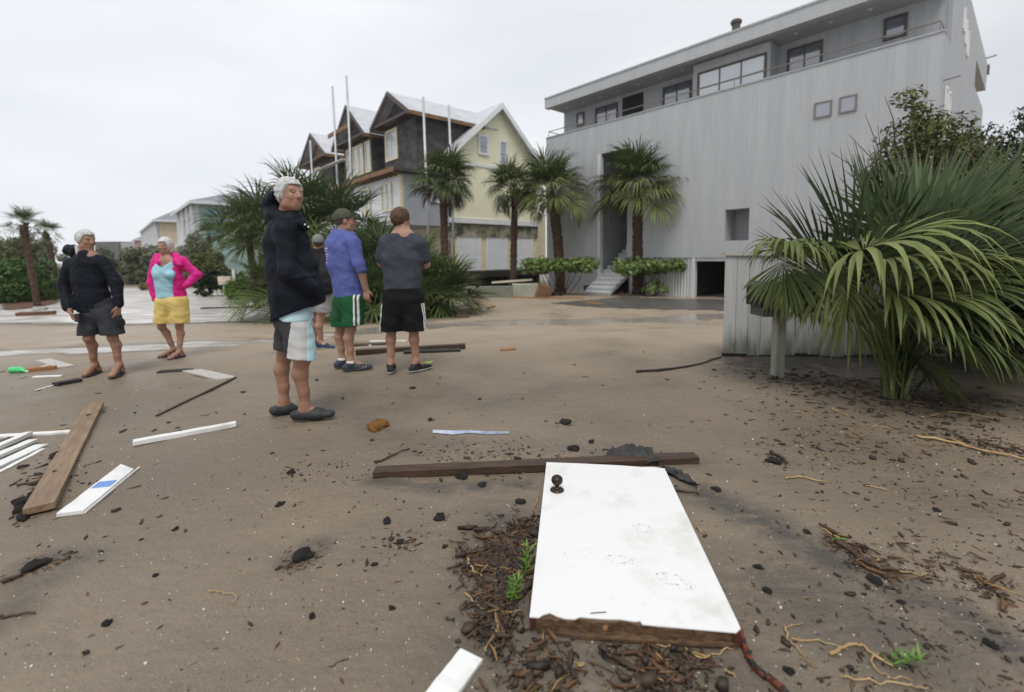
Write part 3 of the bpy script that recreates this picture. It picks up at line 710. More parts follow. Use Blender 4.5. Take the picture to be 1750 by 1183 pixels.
# rear wing: dark cheek and raw fascia behind the gable
b = FB(YF); vs = [YF.w(x, q, z) for x in (1.2, 4) for q, z in ((QR + .3, 9.75), (GEND + 1.1, 8.0), (GEND + 1.1, 6.4), (QR + .3, 6.4))]
b.add(vs, [(0, 1, 2, 3), (7, 6, 5, 4), (0, 4, 5, 1), (1, 5, 6, 2)]); ypart(b, 'rear_wing', TARP)
b = FB(YF); b.hexa([YF.w(x, q, z) for q, z in ((QR + .1, 9.85), (GEND + 1.35, 7.75)) for x, z2 in ((1.0, 0), (4.1, 0))] + [YF.w(x, q, z + .22) for q, z in ((QR + .1, 9.85), (GEND + 1.35, 7.75)) for x in (1.0, 4.1)])
o = ypart(b, 'raw_fascia', RAW)
b = FB(YF); b.bx(1.5, 8, GEND, GEND + 2.2, .3, 4.2); ypart(b, 'rear_annex', TRIMY)
# scaffold poles
POLE = M('galvanised_pole', (.42, .43, .44), (.52, .53, .54), 6, .4, metal=.3)
for (xt, yt, xb, yb, q, lab) in ((568, 148, 575, 262, 29.3, 'bare scaffold pole standing left of the wide dormer peak'), (592, 130, 600, 300, 28.6, 'tallest scaffold pole rising past the wide dormer peak'),
        (723, 166, 728, 275, 25.6, 'scaffold pole against the long dark dormer cheek, nearer the dormer front'), (767, 180, 769, 262, 26.6, 'scaffold pole against the dark dormer cheek beside the yellow gable'), (530, 240, 534, 300, 33.0, 'short scaffold pole in front of the farthest dormer')):
    if xt > 700:
        s_, z_ = YF.side(xt, yt, -.75); p1 = YF.w(-.75, s_, z_); q = p1.y
    else: p1 = at(xt, yt, q)
    p0 = Vector((p1.x + .12, q, gz(p1.x, q))); b = MB()
    b.tube([p0 - p0, p1 - p0], .065, 8); tag(b.build('scaffold_pole', POLE, loc=p0, smooth_=True), lab, 'pole', 'scaffold poles round the yellow house')
p = at(607, 276, 29.0)
b = MB(); b.hexa([YF.w(a_, q, z) for z in (6.95, 7.02) for a_, q in ((5.2, -.9), (9.8, -.9), (9.8, -.6), (5.2, -.6))]); tag(b.build('scaffold_board', MAT['greywood']), 'long grey board slung across the front of the wide dormer', 'board')

# ------------------------------------------------------------------ far houses along the street
FW1 = M('far_white_wall', (.62, .64, .65), (.68, .69, .69), 1, .8); FG = M('far_green_wall', (.30, .42, .40), (.34, .46, .43), 1, .8)
FRO = M('far_grey_roof', (.20, .21, .23), (.25, .26, .28), 1, .8); FP = M('far_peach_wall', (.62, .40, .30), (.66, .44, .33), 1, .8)
FD = M('far_dark_building', (.12, .12, .125), (.15, .15, .155), 1, .8); FTEAL = M('teal_shutter', (.16, .34, .38), (.2, .38, .42), 1, .7)
FYE = M('far_cream_wall', (.60, .52, .36), (.64, .56, .40), 1, .8)
def far_house(name, label, o, length, depth, h, walls, roofh, specs):
    fr = Frame(o, Y1, Y2); t = thing(name, label, 'house', fr.w(0, 0, -.5))
    def pt(b, nm, m): return adopt(b.build(nm, m), t)
    b = FB(fr); b.bx(0, length, 0, depth, -.6, h); pt(b, 'wall', walls[0])
    b = FB(fr); b.bx(-.06, 0, .01, depth - .01, -.6, h - .01); pt(b, 'end_wall', walls[1])
    ov = .7; b = FB(fr); m_ = depth / 2
    vs = [fr.w(-ov, -ov, h), fr.w(length + ov, -ov, h), fr.w(length + ov, depth + ov, h), fr.w(-ov, depth + ov, h), fr.w(m_ * .9, m_, h + roofh), fr.w(length - m_ * .9, m_, h + roofh)]
    b.add(vs, [(0, 1, 5, 4), (1, 2, 5), (2, 3, 4, 5), (3, 0, 4), (3, 2, 1, 0)]); pt(b, 'roof', FRO)
    b = FB(fr); b.bx(-ov - .02, length + ov, -ov - .05, -ov, h - .3, h + .02); b.bx(-ov - .05, -ov - .005, -ov, depth + ov, h - .3, h + .02); pt(b, 'fascia', FW1)
    for (kind, u0, u1, z0, z1) in specs:
        if kind == 'f': o_ = window(None, fr, 1, u0, u1, z0, z1, -.01, FW1, GLASS, fw=.12, rows=2, cols=2); adopt(o_, t)
        elif kind == 's': o_ = window(None, fr, -1, u0, u1, z0, z1, -.065, FW1, GLASS_MILK, axis='side', fw=.15); adopt(o_, t)
        elif kind == 't': b = FB(fr); b.bx(-.12, -.062, u0, u1, z0, z1); pt(b, 'shutter', FTEAL)
        elif kind == 'c': b = FB(fr); b.bx(u0, u1, -.62, -.4, -.6, h - .01); pt(b, 'porch_column', FW1)
        elif kind == 'p': b = FB(fr); b.bx(u0, u1, -.63, -.01, z0, z1); pt(b, 'porch_floor', FW1)
    return t
o1 = at(345, 440, 46)
far_house('far_house', 'pale green and white house with grey hip roof above the palm shrubs', (o1.x, o1.y), 16, 10.5, 7.0, (FW1, FG), 2.0,
    [('s', 2.1, 5.9, 3.6, 6.1), ('t', .7, 1.9, 3.3, 6.2), ('s', 7.3, 8.6, .6, 2.2), ('c', .6, .9, 0, 0), ('c', 4, 4.3, 0, 0), ('c', 8, 8.3, 0, 0), ('c', 12, 12.3, 0, 0), ('p', 0, 15, 3.0, 3.3), ('f', 1.5, 3, 4, 6), ('f', 5, 7, 4, 6), ('f', 9.5, 11, 4, 6), ('f', 1.5, 3, .6, 2.4), ('f', 5, 7, .6, 2.4)])
o2 = at(277, 440, 66)
far_house('far_house', 'long white row house with many porch columns beyond the green house', (o2.x, o2.y), 34, 11, 7.0, (FW1, FYE), 3.6,
    [('c', k * 2.6 + .2, k * 2.6 + .6, 0, 0) for k in range(13)] + [('p', 0, 33, 3.2, 3.6)] + [('f', k * 5.2 + 1, k * 5.2 + 2.4, 4.2, 6.3) for k in range(6)])
o3 = at(238, 440, 105)
far_house('far_house', 'small peach house at the far end of the street', (o3.x, o3.y), 14, 9, 6.2, (FP, FP), 2.5, [('f', 1, 2.5, 3.6, 5.4), ('f', 5, 6.5, 3.6, 5.4)])
p = at(192, 440, 120); t = thing('dark_building', 'dark flat-topped building far beyond the trees', 'building', (p.x, p.y, -.5))
b = MB(); b.box(-4.2, 2.0, 0, 9, 0, 7.0); adopt(b.build('wall', FD, loc=p * 1), t); o = t.children[0]; o.location = (p.x, p.y, -.6)
b = MB(); b.box(2.01, 5.6, .4, 9, 0, 6.7); o = adopt(b.build('side_block', M('far_pale_block', (.36, .36, .37), (.40, .40, .41), 1, .8)), t); o.location = (p.x, p.y, -.6)
# ------------------------------------------------------------------ vegetation
def leaf_m(name, c1, c2, **k):
    m = leaf_m0(name, c1, c2, **k); t = m.node_tree; n = t.nodes; l = t.links           # browned, dried leaf tips
    at_ = n.new('ShaderNodeAttribute'); at_.attribute_name = 'along'
    z = n.new('ShaderNodeTexNoise'); z.inputs['Scale'].default_value = 9; co = n.new('ShaderNodeTexCoord'); l.new(co.outputs['Object'], z.inputs['Vector'])
    a = n.new('ShaderNodeMath'); a.operation = 'MULTIPLY_ADD'; a.inputs[1].default_value = .5; l.new(z.outputs[0], a.inputs[0]); l.new(at_.outputs['Fac'], a.inputs[2])
    r = n.new('ShaderNodeMapRange'); r.inputs['From Min'].default_value = 1.08; r.inputs['From Max'].default_value = 1.3; r.inputs['To Max'].default_value = .85; l.new(a.outputs[0], r.inputs['Value'])
    p = n['Principled BSDF']; src = p.inputs['Base Color'].links[0].from_socket; x = n.new('ShaderNodeMix'); x.data_type = 'RGBA'; x.inputs[7].default_value = (.17, .125, .065, 1)
    l.new(r.outputs[0], x.inputs[0]); l.new(src, x.inputs[6]); l.new(x.outputs[2], p.inputs['Base Color'])
    return m
def leaf_m0(name, c1, c2, **k): return M(name, c1, c2, k.pop('scale', 3), k.pop('rough', .5), trans=k.pop('trans', .14), island=k.pop('island', .22), spec=.22, **k)
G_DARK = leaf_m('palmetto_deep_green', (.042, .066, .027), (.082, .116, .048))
G_MID = leaf_m('palm_green', (.060, .094, .028), (.125, .165, .053))
G_YEL = leaf_m('wilting_yellow_green', (.115, .145, .042), (.185, .210, .074))
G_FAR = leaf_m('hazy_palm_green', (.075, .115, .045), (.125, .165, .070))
G_BROWN = leaf_m('dead_frond_brown', (.085, .055, .030), (.14, .095, .055), trans=.1)
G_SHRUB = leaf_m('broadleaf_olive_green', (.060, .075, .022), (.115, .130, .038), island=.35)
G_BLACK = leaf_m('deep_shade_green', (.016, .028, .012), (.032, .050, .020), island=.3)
G_GRAPE = leaf_m('sea_grape_green', (.10, .155, .040), (.17, .235, .07), island=.25)
G_HEDGE = leaf_m('clipped_hedge_green', (.045, .095, .018), (.075, .140, .030), island=.25)
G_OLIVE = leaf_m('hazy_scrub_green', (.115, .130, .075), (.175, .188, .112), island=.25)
G_TAN = leaf_m('dry_grass_tan', (.22, .18, .09), (.28, .23, .12), island=.25)
G_FERN = leaf_m('bright_fern_green', (.11, .20, .03), (.17, .27, .05), island=.25)
BARK = M('palm_bark', (.050, .028, .018), (.105, .065, .042), 7, .9, .03, 14, (1, 1, 2.2))
BARK_D = M('dark_bark', (.03, .022, .017), (.055, .042, .033), 9, .9, .01, 20)

def unit(v): return v / (np.linalg.norm(v) + 1e-12)

def fan_leaf(base, hub, T, L, n=34, spread=R(112), droop=.25, cup=.25, mat=None, name='leaf', seed=0, st=7, wmax=.022, pet_r=.009, arch=None, fold=.35, tipdroop=1.6):
    """one palmetto leaf as a mesh: arched petiole from base to hub, fan of folded segments leaving hub along T"""
    g = np.random.RandomState(seed); base = np.array(base, float); hub = np.array(hub, float); T = unit(np.array(T, float))
    V = []; F = []; A = []
    # petiole: quadratic curve
    c = arch if arch is not None else (base + hub) / 2 + np.array([0, 0, .25 * np.linalg.norm(hub - base)])
    c = np.array(c, float); m = 7; S0 = unit(np.cross(T, [0, 0, 1.0]) + 1e-6)
    pts = [(1 - u) ** 2 * base + 2 * u * (1 - u) * c + u * u * hub for u in np.linspace(0, 1, m)]
    for i, p in enumerate(pts):
        t = unit(pts[min(i + 1, m - 1)] - pts[max(i - 1, 0)]); a = unit(np.cross(t, [.13, .21, .97])); b_ = np.cross(t, a)
        r_ = pet_r * (1.5 - .8 * i / (m - 1))
        for j in range(4): V.append(p + a * r_ * math.cos(j * math.pi / 2) + b_ * r_ * .7 * math.sin(j * math.pi / 2))
    for i in range(m - 1):
        for j in range(4): F.append((i * 4 + j, i * 4 + (j + 1) % 4, i * 4 + 4 + (j + 1) % 4, i * 4 + 4 + j))
    S = np.cross(T, [0, 0, 1.0])
    S = unit(S) if np.linalg.norm(S) > .15 else np.array([0, 1.0, 0])
    ang = g.uniform(-.5, .5); Nn = np.cross(S, T)
    if Nn[2] < 0: Nn = -Nn
    S = S * math.cos(ang * .5) + Nn * math.sin(ang * .5); Nn = unit(np.cross(S, T)); Nn = Nn if Nn[2] >= -.2 else -Nn
    da = 2 * spread / n
    for i in range(n):
        a = -spread + da * (i + .5) + g.uniform(-.25, .25) * da
        d = unit(math.cos(a) * T + math.sin(a) * S + cup * abs(math.sin(a)) * Nn + g.normal(0, .03, 3))
        Wd = unit(-math.sin(a) * T + math.cos(a) * S)
        Li = L * (.62 + .38 * math.cos(a * .6)) * g.uniform(.88, 1.08)
        o = hub + T * (.12 * L * max(0, math.cos(a)))
        p = o.copy(); dr = droop * g.uniform(.6, 1.5); o0 = len(V); brk = g.uniform(0, 1) < .12
        for k in range(st):
            u = k / (st - 1); r_ = u * Li
            wd = min(max(r_, .012) * da * .52, wmax * (1 if u < .45 else max(.04, 1 - ((u - .45) / .55) ** 1.25)))
            Wk = unit(Wd - d * np.dot(Wd, d)); nk = np.cross(Wk, d)
            if np.dot(nk, Nn) < 0: nk = -nk
            V += [p - Wk * wd + nk * wd * fold, p, p + Wk * wd + nk * wd * fold]; A += [u] * 3
            if k < st - 1:
                p = p + d * Li / (st - 1); e = dr * (u ** 1.0) * tipdroop + (.5 if brk and k == st // 2 else 0)
                d = unit(d + np.array([0, 0, -1.0]) * e / (st - 1) * 3)
        for k in range(st - 1):
            q = o0 + 3 * k; F += [(q, q + 1, q + 4, q + 3), (q + 1, q + 2, q + 5, q + 4)]
    me = np_mesh(name, np.array(V), np.array(F), mat, True); at_ = me.attributes.new('along', 'FLOAT', 'POINT'); at_.data.foreach_set('value', np.array([0.] * (len(V) - len(A)) + A, np.float32))
    return me

def palm_variants(L, pet, n, st, mats, dead, seed, wm, droop=.45):
    """leaf meshes by tilt from the vertical; object azimuth turns them"""
    out = []
    for i, (th, m) in enumerate([(18, 0), (35, 0), (52, 0), (68, 0), (84, 1), (100, 1), (118, 1), (150, 2)]):
        t = R(th); dirp = np.array([math.sin(t * .75), 0, math.cos(t * .75)]); hub = dirp * pet; t2 = R(min(th + 12, 165))
        T = np.array([math.sin(t2), 0, math.cos(t2)]); mm = dead if m == 2 else mats[m]
        out.append(fan_leaf((0, 0, 0), hub, T, L * (.75 if m == 2 else 1), n, R(118), droop * (.7 + .008 * th), .35, mm, 'frond', seed + i, st, wm, .016, fold=.4, arch=hub * .5 + np.array([0, 0, .1 * pet])))
    return out

def palm_trunk(h, r0, r1, lean, seed, curve=.0):
    g = random.Random(seed); b = MB(); n = 14; k = max(10, int(h / .13)); vs = []
    for i in range(k + 1):
        u = i / k; cx = lean[0] * u + curve * math.sin(u * 3.1); cy = lean[1] * u; rr = r0 + (r1 - r0) * u
        rr *= 1.18 if u < .04 else 1
        for j in range(n):
            a = 2 * math.pi * j / n; q = rr * (1 + g.uniform(-.09, .12) + (.08 if i % 2 else -.03)); vs.append((cx + q * math.cos(a), cy + q * math.sin(a), h * u))
    fs = [(i * n + j, i * n + (j + 1) % n, (i + 1) * n + (j + 1) % n, (i + 1) * n + j) for i in range(k) for j in range(n)] + [tuple(range(k * n, k * n + n))]
    b.add(vs, fs); return b

def palm_boots(r, h, seed):
    """stubs of cut leaf bases under the crown"""
    g = random.Random(seed); b = MB()
    for i in range(26):
        a = g.uniform(0, 6.28); z = g.uniform(-h, 0); c = Vector((math.cos(a) * r, math.sin(a) * r, z)); d = Vector((math.cos(a) * .75, math.sin(a) * .75, .9)).normalized()
        s_ = Vector((-math.sin(a), math.cos(a), 0)); l_ = g.uniform(.10, .22)
        b.hexa([c - s_ * .045 - d * .05, c + s_ * .045 - d * .05, c + s_ * .04 + Vector((0, 0, .03)), c - s_ * .04 + Vector((0, 0, .03)), c + d * l_ - s_ * .025, c + d * l_ + s_ * .025, c + d * l_ + s_ * .02 + Vector((0, 0, .02)), c + d * l_ - s_ * .02 + Vector((0, 0, .02))])
    return b

def sabal_palm(label, loc, h, lean, seed, var, count, r0=.16, r1=.14, group=None, skew=0, dead=3, scale=1., curve=0, wind=(0, 0)):
    t = thing('palm_tree', label, 'palm tree', loc, 0, group); g = random.Random(seed)
    palm_trunk(h, r0, r1, lean, seed, curve).build('trunk', BARK, t, smooth_=False)
    top = Vector((lean[0] + curve * math.sin(3.1), lean[1], h))
    palm_boots(r1 * .95, .7, seed).build('boots', BARK, t, loc=top)
    for i in range(count):
        if i < dead: v = 7
        else:
            u = (i - dead + .5) / (count - dead); v = min(6, int(u ** 1.12 * 7))
        o = link('frond', var[v], t, top + Vector((g.uniform(-.05, .05), g.uniform(-.05, .05), g.uniform(-.08, .08) - (.2 if v > 4 else 0))))
        az = i * 2.39996 + g.uniform(-.3, .3)
        o.rotation_euler = (g.uniform(-.16, .16), g.uniform(-.14, .14), az)
        q_ = o.rotation_euler.to_quaternion(); o.rotation_mode = 'QUATERNION'; o.rotation_quaternion = Vector((0, 1, 0)).to_track_quat('Y', 'Z') @ Matrix.Rotation(wind[0], 3, 'Y').to_quaternion() @ Matrix.Rotation(wind[1], 3, 'X').to_quaternion() @ q_
        s_ = g.uniform(.78, 1.12) * scale; o.scale = (s_, s_, s_)
    return t
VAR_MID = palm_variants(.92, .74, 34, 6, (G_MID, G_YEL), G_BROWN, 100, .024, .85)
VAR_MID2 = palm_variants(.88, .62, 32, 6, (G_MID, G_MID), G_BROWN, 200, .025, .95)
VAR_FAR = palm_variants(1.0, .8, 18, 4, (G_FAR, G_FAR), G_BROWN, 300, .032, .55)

def palm_at(px, py, top_y, label, Y=None, lean=(0, 0), **k):
    p = gp(px, py); h = at(px, top_y, p.y).z - p.z
    return sabal_palm(label, p, h, lean, **k)
def palm_depth(px, Y, top_y, label, lean=(0, 0), **k):
    q = at(px, top_y, Y); z = gz(q.x, Y); return sabal_palm(label, Vector((q.x - lean[0], Y, z)), q.z - z, lean, **k)
GRP = 'sabal palms between the two big houses'
palm_depth(1091, 20.2, 335, 'full green palm before the grey house stairs with yellow-green lower fronds', seed=1, var=VAR_MID, count=46, scale=1.48, r0=.27, r1=.24, lean=(-.1, 0), dead=1, group=GRP, wind=(.08, 0))
palm_depth(944, 21.6, 335, 'leaning palm at the left end of the grey house', seed=2, var=VAR_MID, count=42, scale=1.3, r0=.22, r1=.22, lean=(-.35, 0), dead=3, group=GRP, curve=.08, wind=(-.12, .1))
palm_depth(880, 23.2, 325, 'thin-trunked dark palm in front of the right roll shutter', seed=3, var=VAR_MID2, count=34, scale=1.14, r0=.17, r1=.15, lean=(.15, 0), dead=6, group=GRP, wind=(-.3, 0))
palm_depth(757, 21.5, 312, 'shaggy palm in front of the primed grey wall of the yellow house', seed=4, var=VAR_MID2, count=40, scale=1.18, r0=.17, r1=.16, dead=6, group=GRP, wind=(.15, -.1))
palm_depth(40, 19.8, 384, 'windblown palm rising out of the clipped hedge, the taller of two', seed=5, var=VAR_FAR, count=26, scale=.46, r0=.10, r1=.13, lean=(-.25, 0), dead=2, group='palms beyond the hedge', wind=(.22, 0))
palm_depth(78, 24.5, 398, 'smaller windblown palm behind the taller hedge palm', seed=6, var=VAR_FAR, count=20, scale=.46, r0=.09, r1=.11, lean=(-.3, 0), dead=2, group='palms beyond the hedge', curve=.1, wind=(.35, 0))
palm_depth(357, 42, 404, 'small palm standing before the pale green house', seed=8, var=VAR_FAR, count=22, scale=.95, r0=.13, r1=.13, dead=5)

# -- leafy masses
def leaf_cloud(name, blobs, n, size, mat, seed, aspect=.45, shell=.55):
    g = np.random.RandomState(seed); vol = np.array([r[0] * r[1] * r[2] for c, r in blobs]) ** .8; vol /= vol.sum()
    bi = g.choice(len(blobs), n, p=vol); C = np.array([c for c, r in blobs])[bi]; Rr = np.array([r for c, r in blobs])[bi]
    d = g.normal(size=(n, 3)); d /= np.linalg.norm(d, axis=1)[:, None]; u = g.uniform(shell ** 3, 1, n) ** (1 / 3)
    u *= 1 + .14 * np.sin(d[:, 0] * 7 + bi) * np.cos(d[:, 2] * 6 + bi * 2)
    P = C + d * Rr * u[:, None]
    nn = d + g.normal(0, .7, (n, 3)) + np.array([0, 0, .5]); nn /= np.linalg.norm(nn, axis=1)[:, None]
    a = np.cross(nn, g.normal(size=(n, 3))); a /= np.linalg.norm(a, axis=1)[:, None]; b = np.cross(nn, a)
    s = size * g.uniform(.6, 1.3, n)[:, None]
    V = np.stack([P - a * s, P + b * s * aspect + nn * s * .12, P + a * s, P - b * s * aspect + nn * s * .12], 1).reshape(-1, 3)
    F = np.arange(4 * n).reshape(n, 4)
    return np_mesh(name, V, F, mat)

def bush(name, label, cat, loc, blobs, n, size, mat, seed, group=None, stems=5, stem_m=BARK_D, shell=.5, aspect=.45):
    t = thing(name, label, cat, loc, 0, group)
    link('foliage', leaf_cloud('foliage', blobs, n, size, mat, seed, aspect, shell), t)
    g = random.Random(seed)
    for i in range(stems):
        c, r_ = blobs[i % len(blobs)]; b = MB(); e = Vector(c) + Vector((g.uniform(-.4, .4) * r_[0], g.uniform(-.4, .4) * r_[1], g.uniform(0, .5) * r_[2]))
        s_ = Vector((e.x * .25 + g.uniform(-.1, .1), e.y * .25, -.05)); m_ = (s_ + e) / 2 + Vector((g.uniform(-.1, .1), 0, .05)) * (e - s_).length
        l_ = (e - s_).length; b.tube([s_, m_, e], [.012 * l_, .009 * l_, .004 * l_], 6); b.build('stem', stem_m, t, smooth_=True)
    return t

def blobset(seed, k, ext, rr, flat=1., base=.0):
    g = random.Random(seed)
    return [((g.uniform(-1, 1) * ext[0], g.uniform(-1, 1) * ext[1], base + g.uniform(.15, 1) * ext[2]), tuple(g.uniform(.7, 1.2) * rr * f for f in (1, 1, flat))) for _ in range(k)]

# scrub and trees down the street
SCRUB = 'scrub trees along the far side of the street'
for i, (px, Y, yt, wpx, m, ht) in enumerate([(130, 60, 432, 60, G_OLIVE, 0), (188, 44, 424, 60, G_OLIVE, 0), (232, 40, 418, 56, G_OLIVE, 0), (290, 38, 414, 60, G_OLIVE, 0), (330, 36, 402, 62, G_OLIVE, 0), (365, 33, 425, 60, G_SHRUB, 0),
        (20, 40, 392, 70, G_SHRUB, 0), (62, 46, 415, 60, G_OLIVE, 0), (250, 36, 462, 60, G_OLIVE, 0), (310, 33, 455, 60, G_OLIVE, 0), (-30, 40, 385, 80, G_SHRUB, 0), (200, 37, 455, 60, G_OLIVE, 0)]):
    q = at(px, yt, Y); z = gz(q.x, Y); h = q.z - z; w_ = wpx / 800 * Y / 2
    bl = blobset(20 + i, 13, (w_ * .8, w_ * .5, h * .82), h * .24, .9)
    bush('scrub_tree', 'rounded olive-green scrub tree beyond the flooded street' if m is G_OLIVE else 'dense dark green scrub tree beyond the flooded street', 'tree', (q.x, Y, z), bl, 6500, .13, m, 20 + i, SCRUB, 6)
for i, (px, Y, yt, wpx, lab, m) in enumerate([(22, 22, 446, 92, 'smooth clipped green hedge behind the red mulch', G_HEDGE), (80, 24.5, 472, 30, 'dry tan grassy shrub at the end of the clipped hedge', G_TAN)]):
    q = at(px, yt, Y); z = gz(q.x, Y); h = q.z - z; w_ = wpx / 800 * Y / 2
    bl = [((x * w_ * .75, g_ * .5, h * .5), (w_ * .42, 1.0, h * .52)) for x in (-1, -.4, .2, .8) for g_ in (-1, 1)]
    bush('hedge' if i == 0 else 'shrub', lab, 'hedge' if i == 0 else 'shrub', (q.x, Y, z), bl, 5200 if i == 0 else 1500, .11, m, 60 + i, None, 6, shell=.8)
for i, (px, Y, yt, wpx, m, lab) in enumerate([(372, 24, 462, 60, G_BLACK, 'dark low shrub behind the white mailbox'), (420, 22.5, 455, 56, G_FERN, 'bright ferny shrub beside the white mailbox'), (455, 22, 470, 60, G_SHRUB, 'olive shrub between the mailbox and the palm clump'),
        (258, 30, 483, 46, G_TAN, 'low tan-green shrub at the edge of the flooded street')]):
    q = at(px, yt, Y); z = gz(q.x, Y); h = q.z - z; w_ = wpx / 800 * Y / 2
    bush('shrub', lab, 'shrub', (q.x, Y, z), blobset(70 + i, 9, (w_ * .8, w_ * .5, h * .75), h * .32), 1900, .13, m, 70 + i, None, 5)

# low sea grape hedges before the grey house
for (x0, x1, y0, y1, Y, lab, seed) in ((893, 1015, 440, 466, 20.0, 'flat-topped bright green sea grape hedge left of the stairs', 1), (1042, 1172, 443, 470, 19.0, 'flat-topped bright green sea grape hedge right of the stairs', 2)):
    a_ = at(x0, y1, Y); c_ = at(x1, y0, Y); cx_ = (a_.x + c_.x) / 2; z = gz(cx_, Y); hw = (c_.x - a_.x) / 2; g = random.Random(seed)
    mz = (a_.z + c_.z) / 2 - z; hz = (c_.z - a_.z) / 2
    bl = [((g.uniform(-1, 1) * hw * .85, g.uniform(-.6, .6), mz + g.uniform(-.4, .5) * hz), (g.uniform(.35, .6), g.uniform(.3, .55), g.uniform(.18, .30))) for _ in range(26)]
    if seed == 2: bl += [((-.0, -.2, .35), (.3, .3, .25)), ((.55, -.2, .3), (.25, .3, .22)), ((.3, 0, .6), (.2, .2, .2))]
    bush('sea_grape_hedge', lab, 'hedge', (cx_, Y, z), bl, 2600, .085, G_GRAPE, 80 + seed, None, 9, shell=.5, aspect=.75)

# broadleaf shrub and dark tree behind the palmetto
q = at(1590, 330, 8.2); z = gz(q.x, 8.2)
bl = []
for (px, py, r_) in ((1545, 235, .36), (1590, 215, .32), (1555, 168, .22), (1575, 190, .18), (1610, 235, .42), (1640, 265, .4), (1530, 275, .34), (1575, 290, .5), (1625, 310, .5), (1680, 300, .5), (1660, 345, .6), (1520, 330, .42), (1500, 300, .25), (1570, 370, .6), (1720, 320, .5), (1730, 370, .6), (1640, 420, .7), (1560, 450, .6), (1700, 450, .7)):
    c_ = at(px, py, 8.2 + rnd.uniform(-.4, .4)); bl.append(((c_.x - q.x, c_.y - 8.2, c_.z - z), (r_ * 1.12, r_ * 1.12, r_ * .95)))
bush('broadleaf_shrub', 'tall olive-green broadleaf shrub behind the palmetto, against the grey house', 'shrub', (q.x, 8.2, z), bl, 20000, .050, G_SHRUB, 90, None, 9, shell=.3, aspect=.4)
b = MB(); t = thing('bare_twigs', 'bare leafless twigs reaching up beside the olive broadleaf shrub', 'branch', (q.x, 8.0, z))
for (x0, y0, x1, y1) in ((1520, 330, 1450, 230), (1510, 320, 1478, 195), (1490, 330, 1420, 260), (1530, 260, 1512, 165), (1500, 330, 1500, 215)):
    a_ = at(x0, y0, 8.0); c_ = at(x1, y1, 8.0); o_ = Vector((q.x, 8.0, z)); m_ = (a_ + c_) / 2 + Vector((.05, 0, .08))
    MB().tube([Vector((a_.x - q.x - .1, 0, .0)) * .6, a_ - o_, m_ - o_, c_ - o_], [.02, .012, .008, .003], 5).build('twig', BARK_D, t)
for i, (px, yt, Y, wpx, lab) in enumerate(((1762, 175, 10.5, 150, 'tall dark tree at the far right beyond the broadleaf shrub'),)):
    q = at(px, yt, Y); z = gz(q.x, Y); h = q.z - z
    bl = [((rnd.uniform(-1, 1) * .95, rnd.uniform(-.8, .8), h * u + rnd.uniform(-.2, .2)), (.5, .5, .42)) for u in np.linspace(.2, .92, 20)] + [((0, 0, h * .93), (.35, .35, .3)), ((-.55, 0, h * .8), (.3, .3, .3))]
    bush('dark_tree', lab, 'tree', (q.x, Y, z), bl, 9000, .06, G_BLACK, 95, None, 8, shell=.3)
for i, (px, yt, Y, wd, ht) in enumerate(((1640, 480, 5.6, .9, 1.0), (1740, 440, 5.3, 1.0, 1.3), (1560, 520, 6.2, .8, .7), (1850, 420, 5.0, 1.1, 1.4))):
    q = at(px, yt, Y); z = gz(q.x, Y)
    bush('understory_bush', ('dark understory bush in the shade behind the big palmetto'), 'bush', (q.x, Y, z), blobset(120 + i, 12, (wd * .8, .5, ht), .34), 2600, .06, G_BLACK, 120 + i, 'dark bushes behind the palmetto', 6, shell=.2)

# -- clump of palmettos behind the people: every plant a thing, every frond a part
VAR_CL = palm_variants(1.0, .95, 24, 5, (G_MID, G_MID), G_BROWN, 400, .024, .38)
VAR_CL2 = palm_variants(1.05, 1.0, 22, 5, (G_DARK, G_MID), G_BROWN, 500, .026, .45)
VAR_CL3 = palm_variants(1.0, .95, 20, 5, (G_FAR, G_MID), G_BROWN, 600, .026, .6)
CL = 'palmettos in the clump behind the group of people'
for i, (px, Y, yt, n_, sc_, v) in enumerate([(436, 21.5, 355, 26, 1.15, VAR_CL), (470, 17.0, 318, 30, 1.2, VAR_CL3), (520, 17.5, 292, 30, 1.2, VAR_CL3), (575, 17.0, 322, 30, 1.2, VAR_CL2), (565, 15, 400, 26, 1.1, VAR_CL), (620, 15.5, 385, 30, 1.15, VAR_CL),
        (665, 14.8, 395, 28, 1.1, VAR_CL2), (700, 15.5, 400, 28, 1.1, VAR_CL), (735, 14.5, 425, 26, 1.0, VAR_CL), (760, 14.0, 455, 20, .85, VAR_CL2), (470, 14.6, 430, 22, .9, VAR_CL), (500, 14.0, 440, 22, .95, VAR_CL), (640, 13.6, 450, 22, .9, VAR_CL2), (590, 13.4, 455, 20, .85, VAR_CL), (428, 17.8, 325, 26, 1.1, VAR_CL3), (700, 13.2, 470, 18, .8, VAR_CL)]):
    q = at(px, yt, Y); z = gz(q.x, Y); h = max(.15, q.z - z - 1.55 * sc_); g = random.Random(900 + i)
    t = thing('palmetto', 'green fan palmetto in the dense clump behind the group of men', 'palmetto', (q.x, Y, z), 0, CL)
    palm_trunk(h, .11, .12, (g.uniform(-.2, .2), 0), 900 + i).build('trunk', BARK, t)
    for k in range(n_):
        vi = min(6, int(((k + .5) / n_) ** .9 * 6.6)); o = link('frond', v[7 if k < 1 else vi], t, (g.uniform(-.1, .1), g.uniform(-.1, .1), h + g.uniform(-.12, .05)))
        o.rotation_euler = (g.uniform(-.12, .12), g.uniform(-.1, .1), k * 2.39996 + i); s_ = sc_ * g.uniform(.85, 1.12); o.scale = (s_, s_, s_)

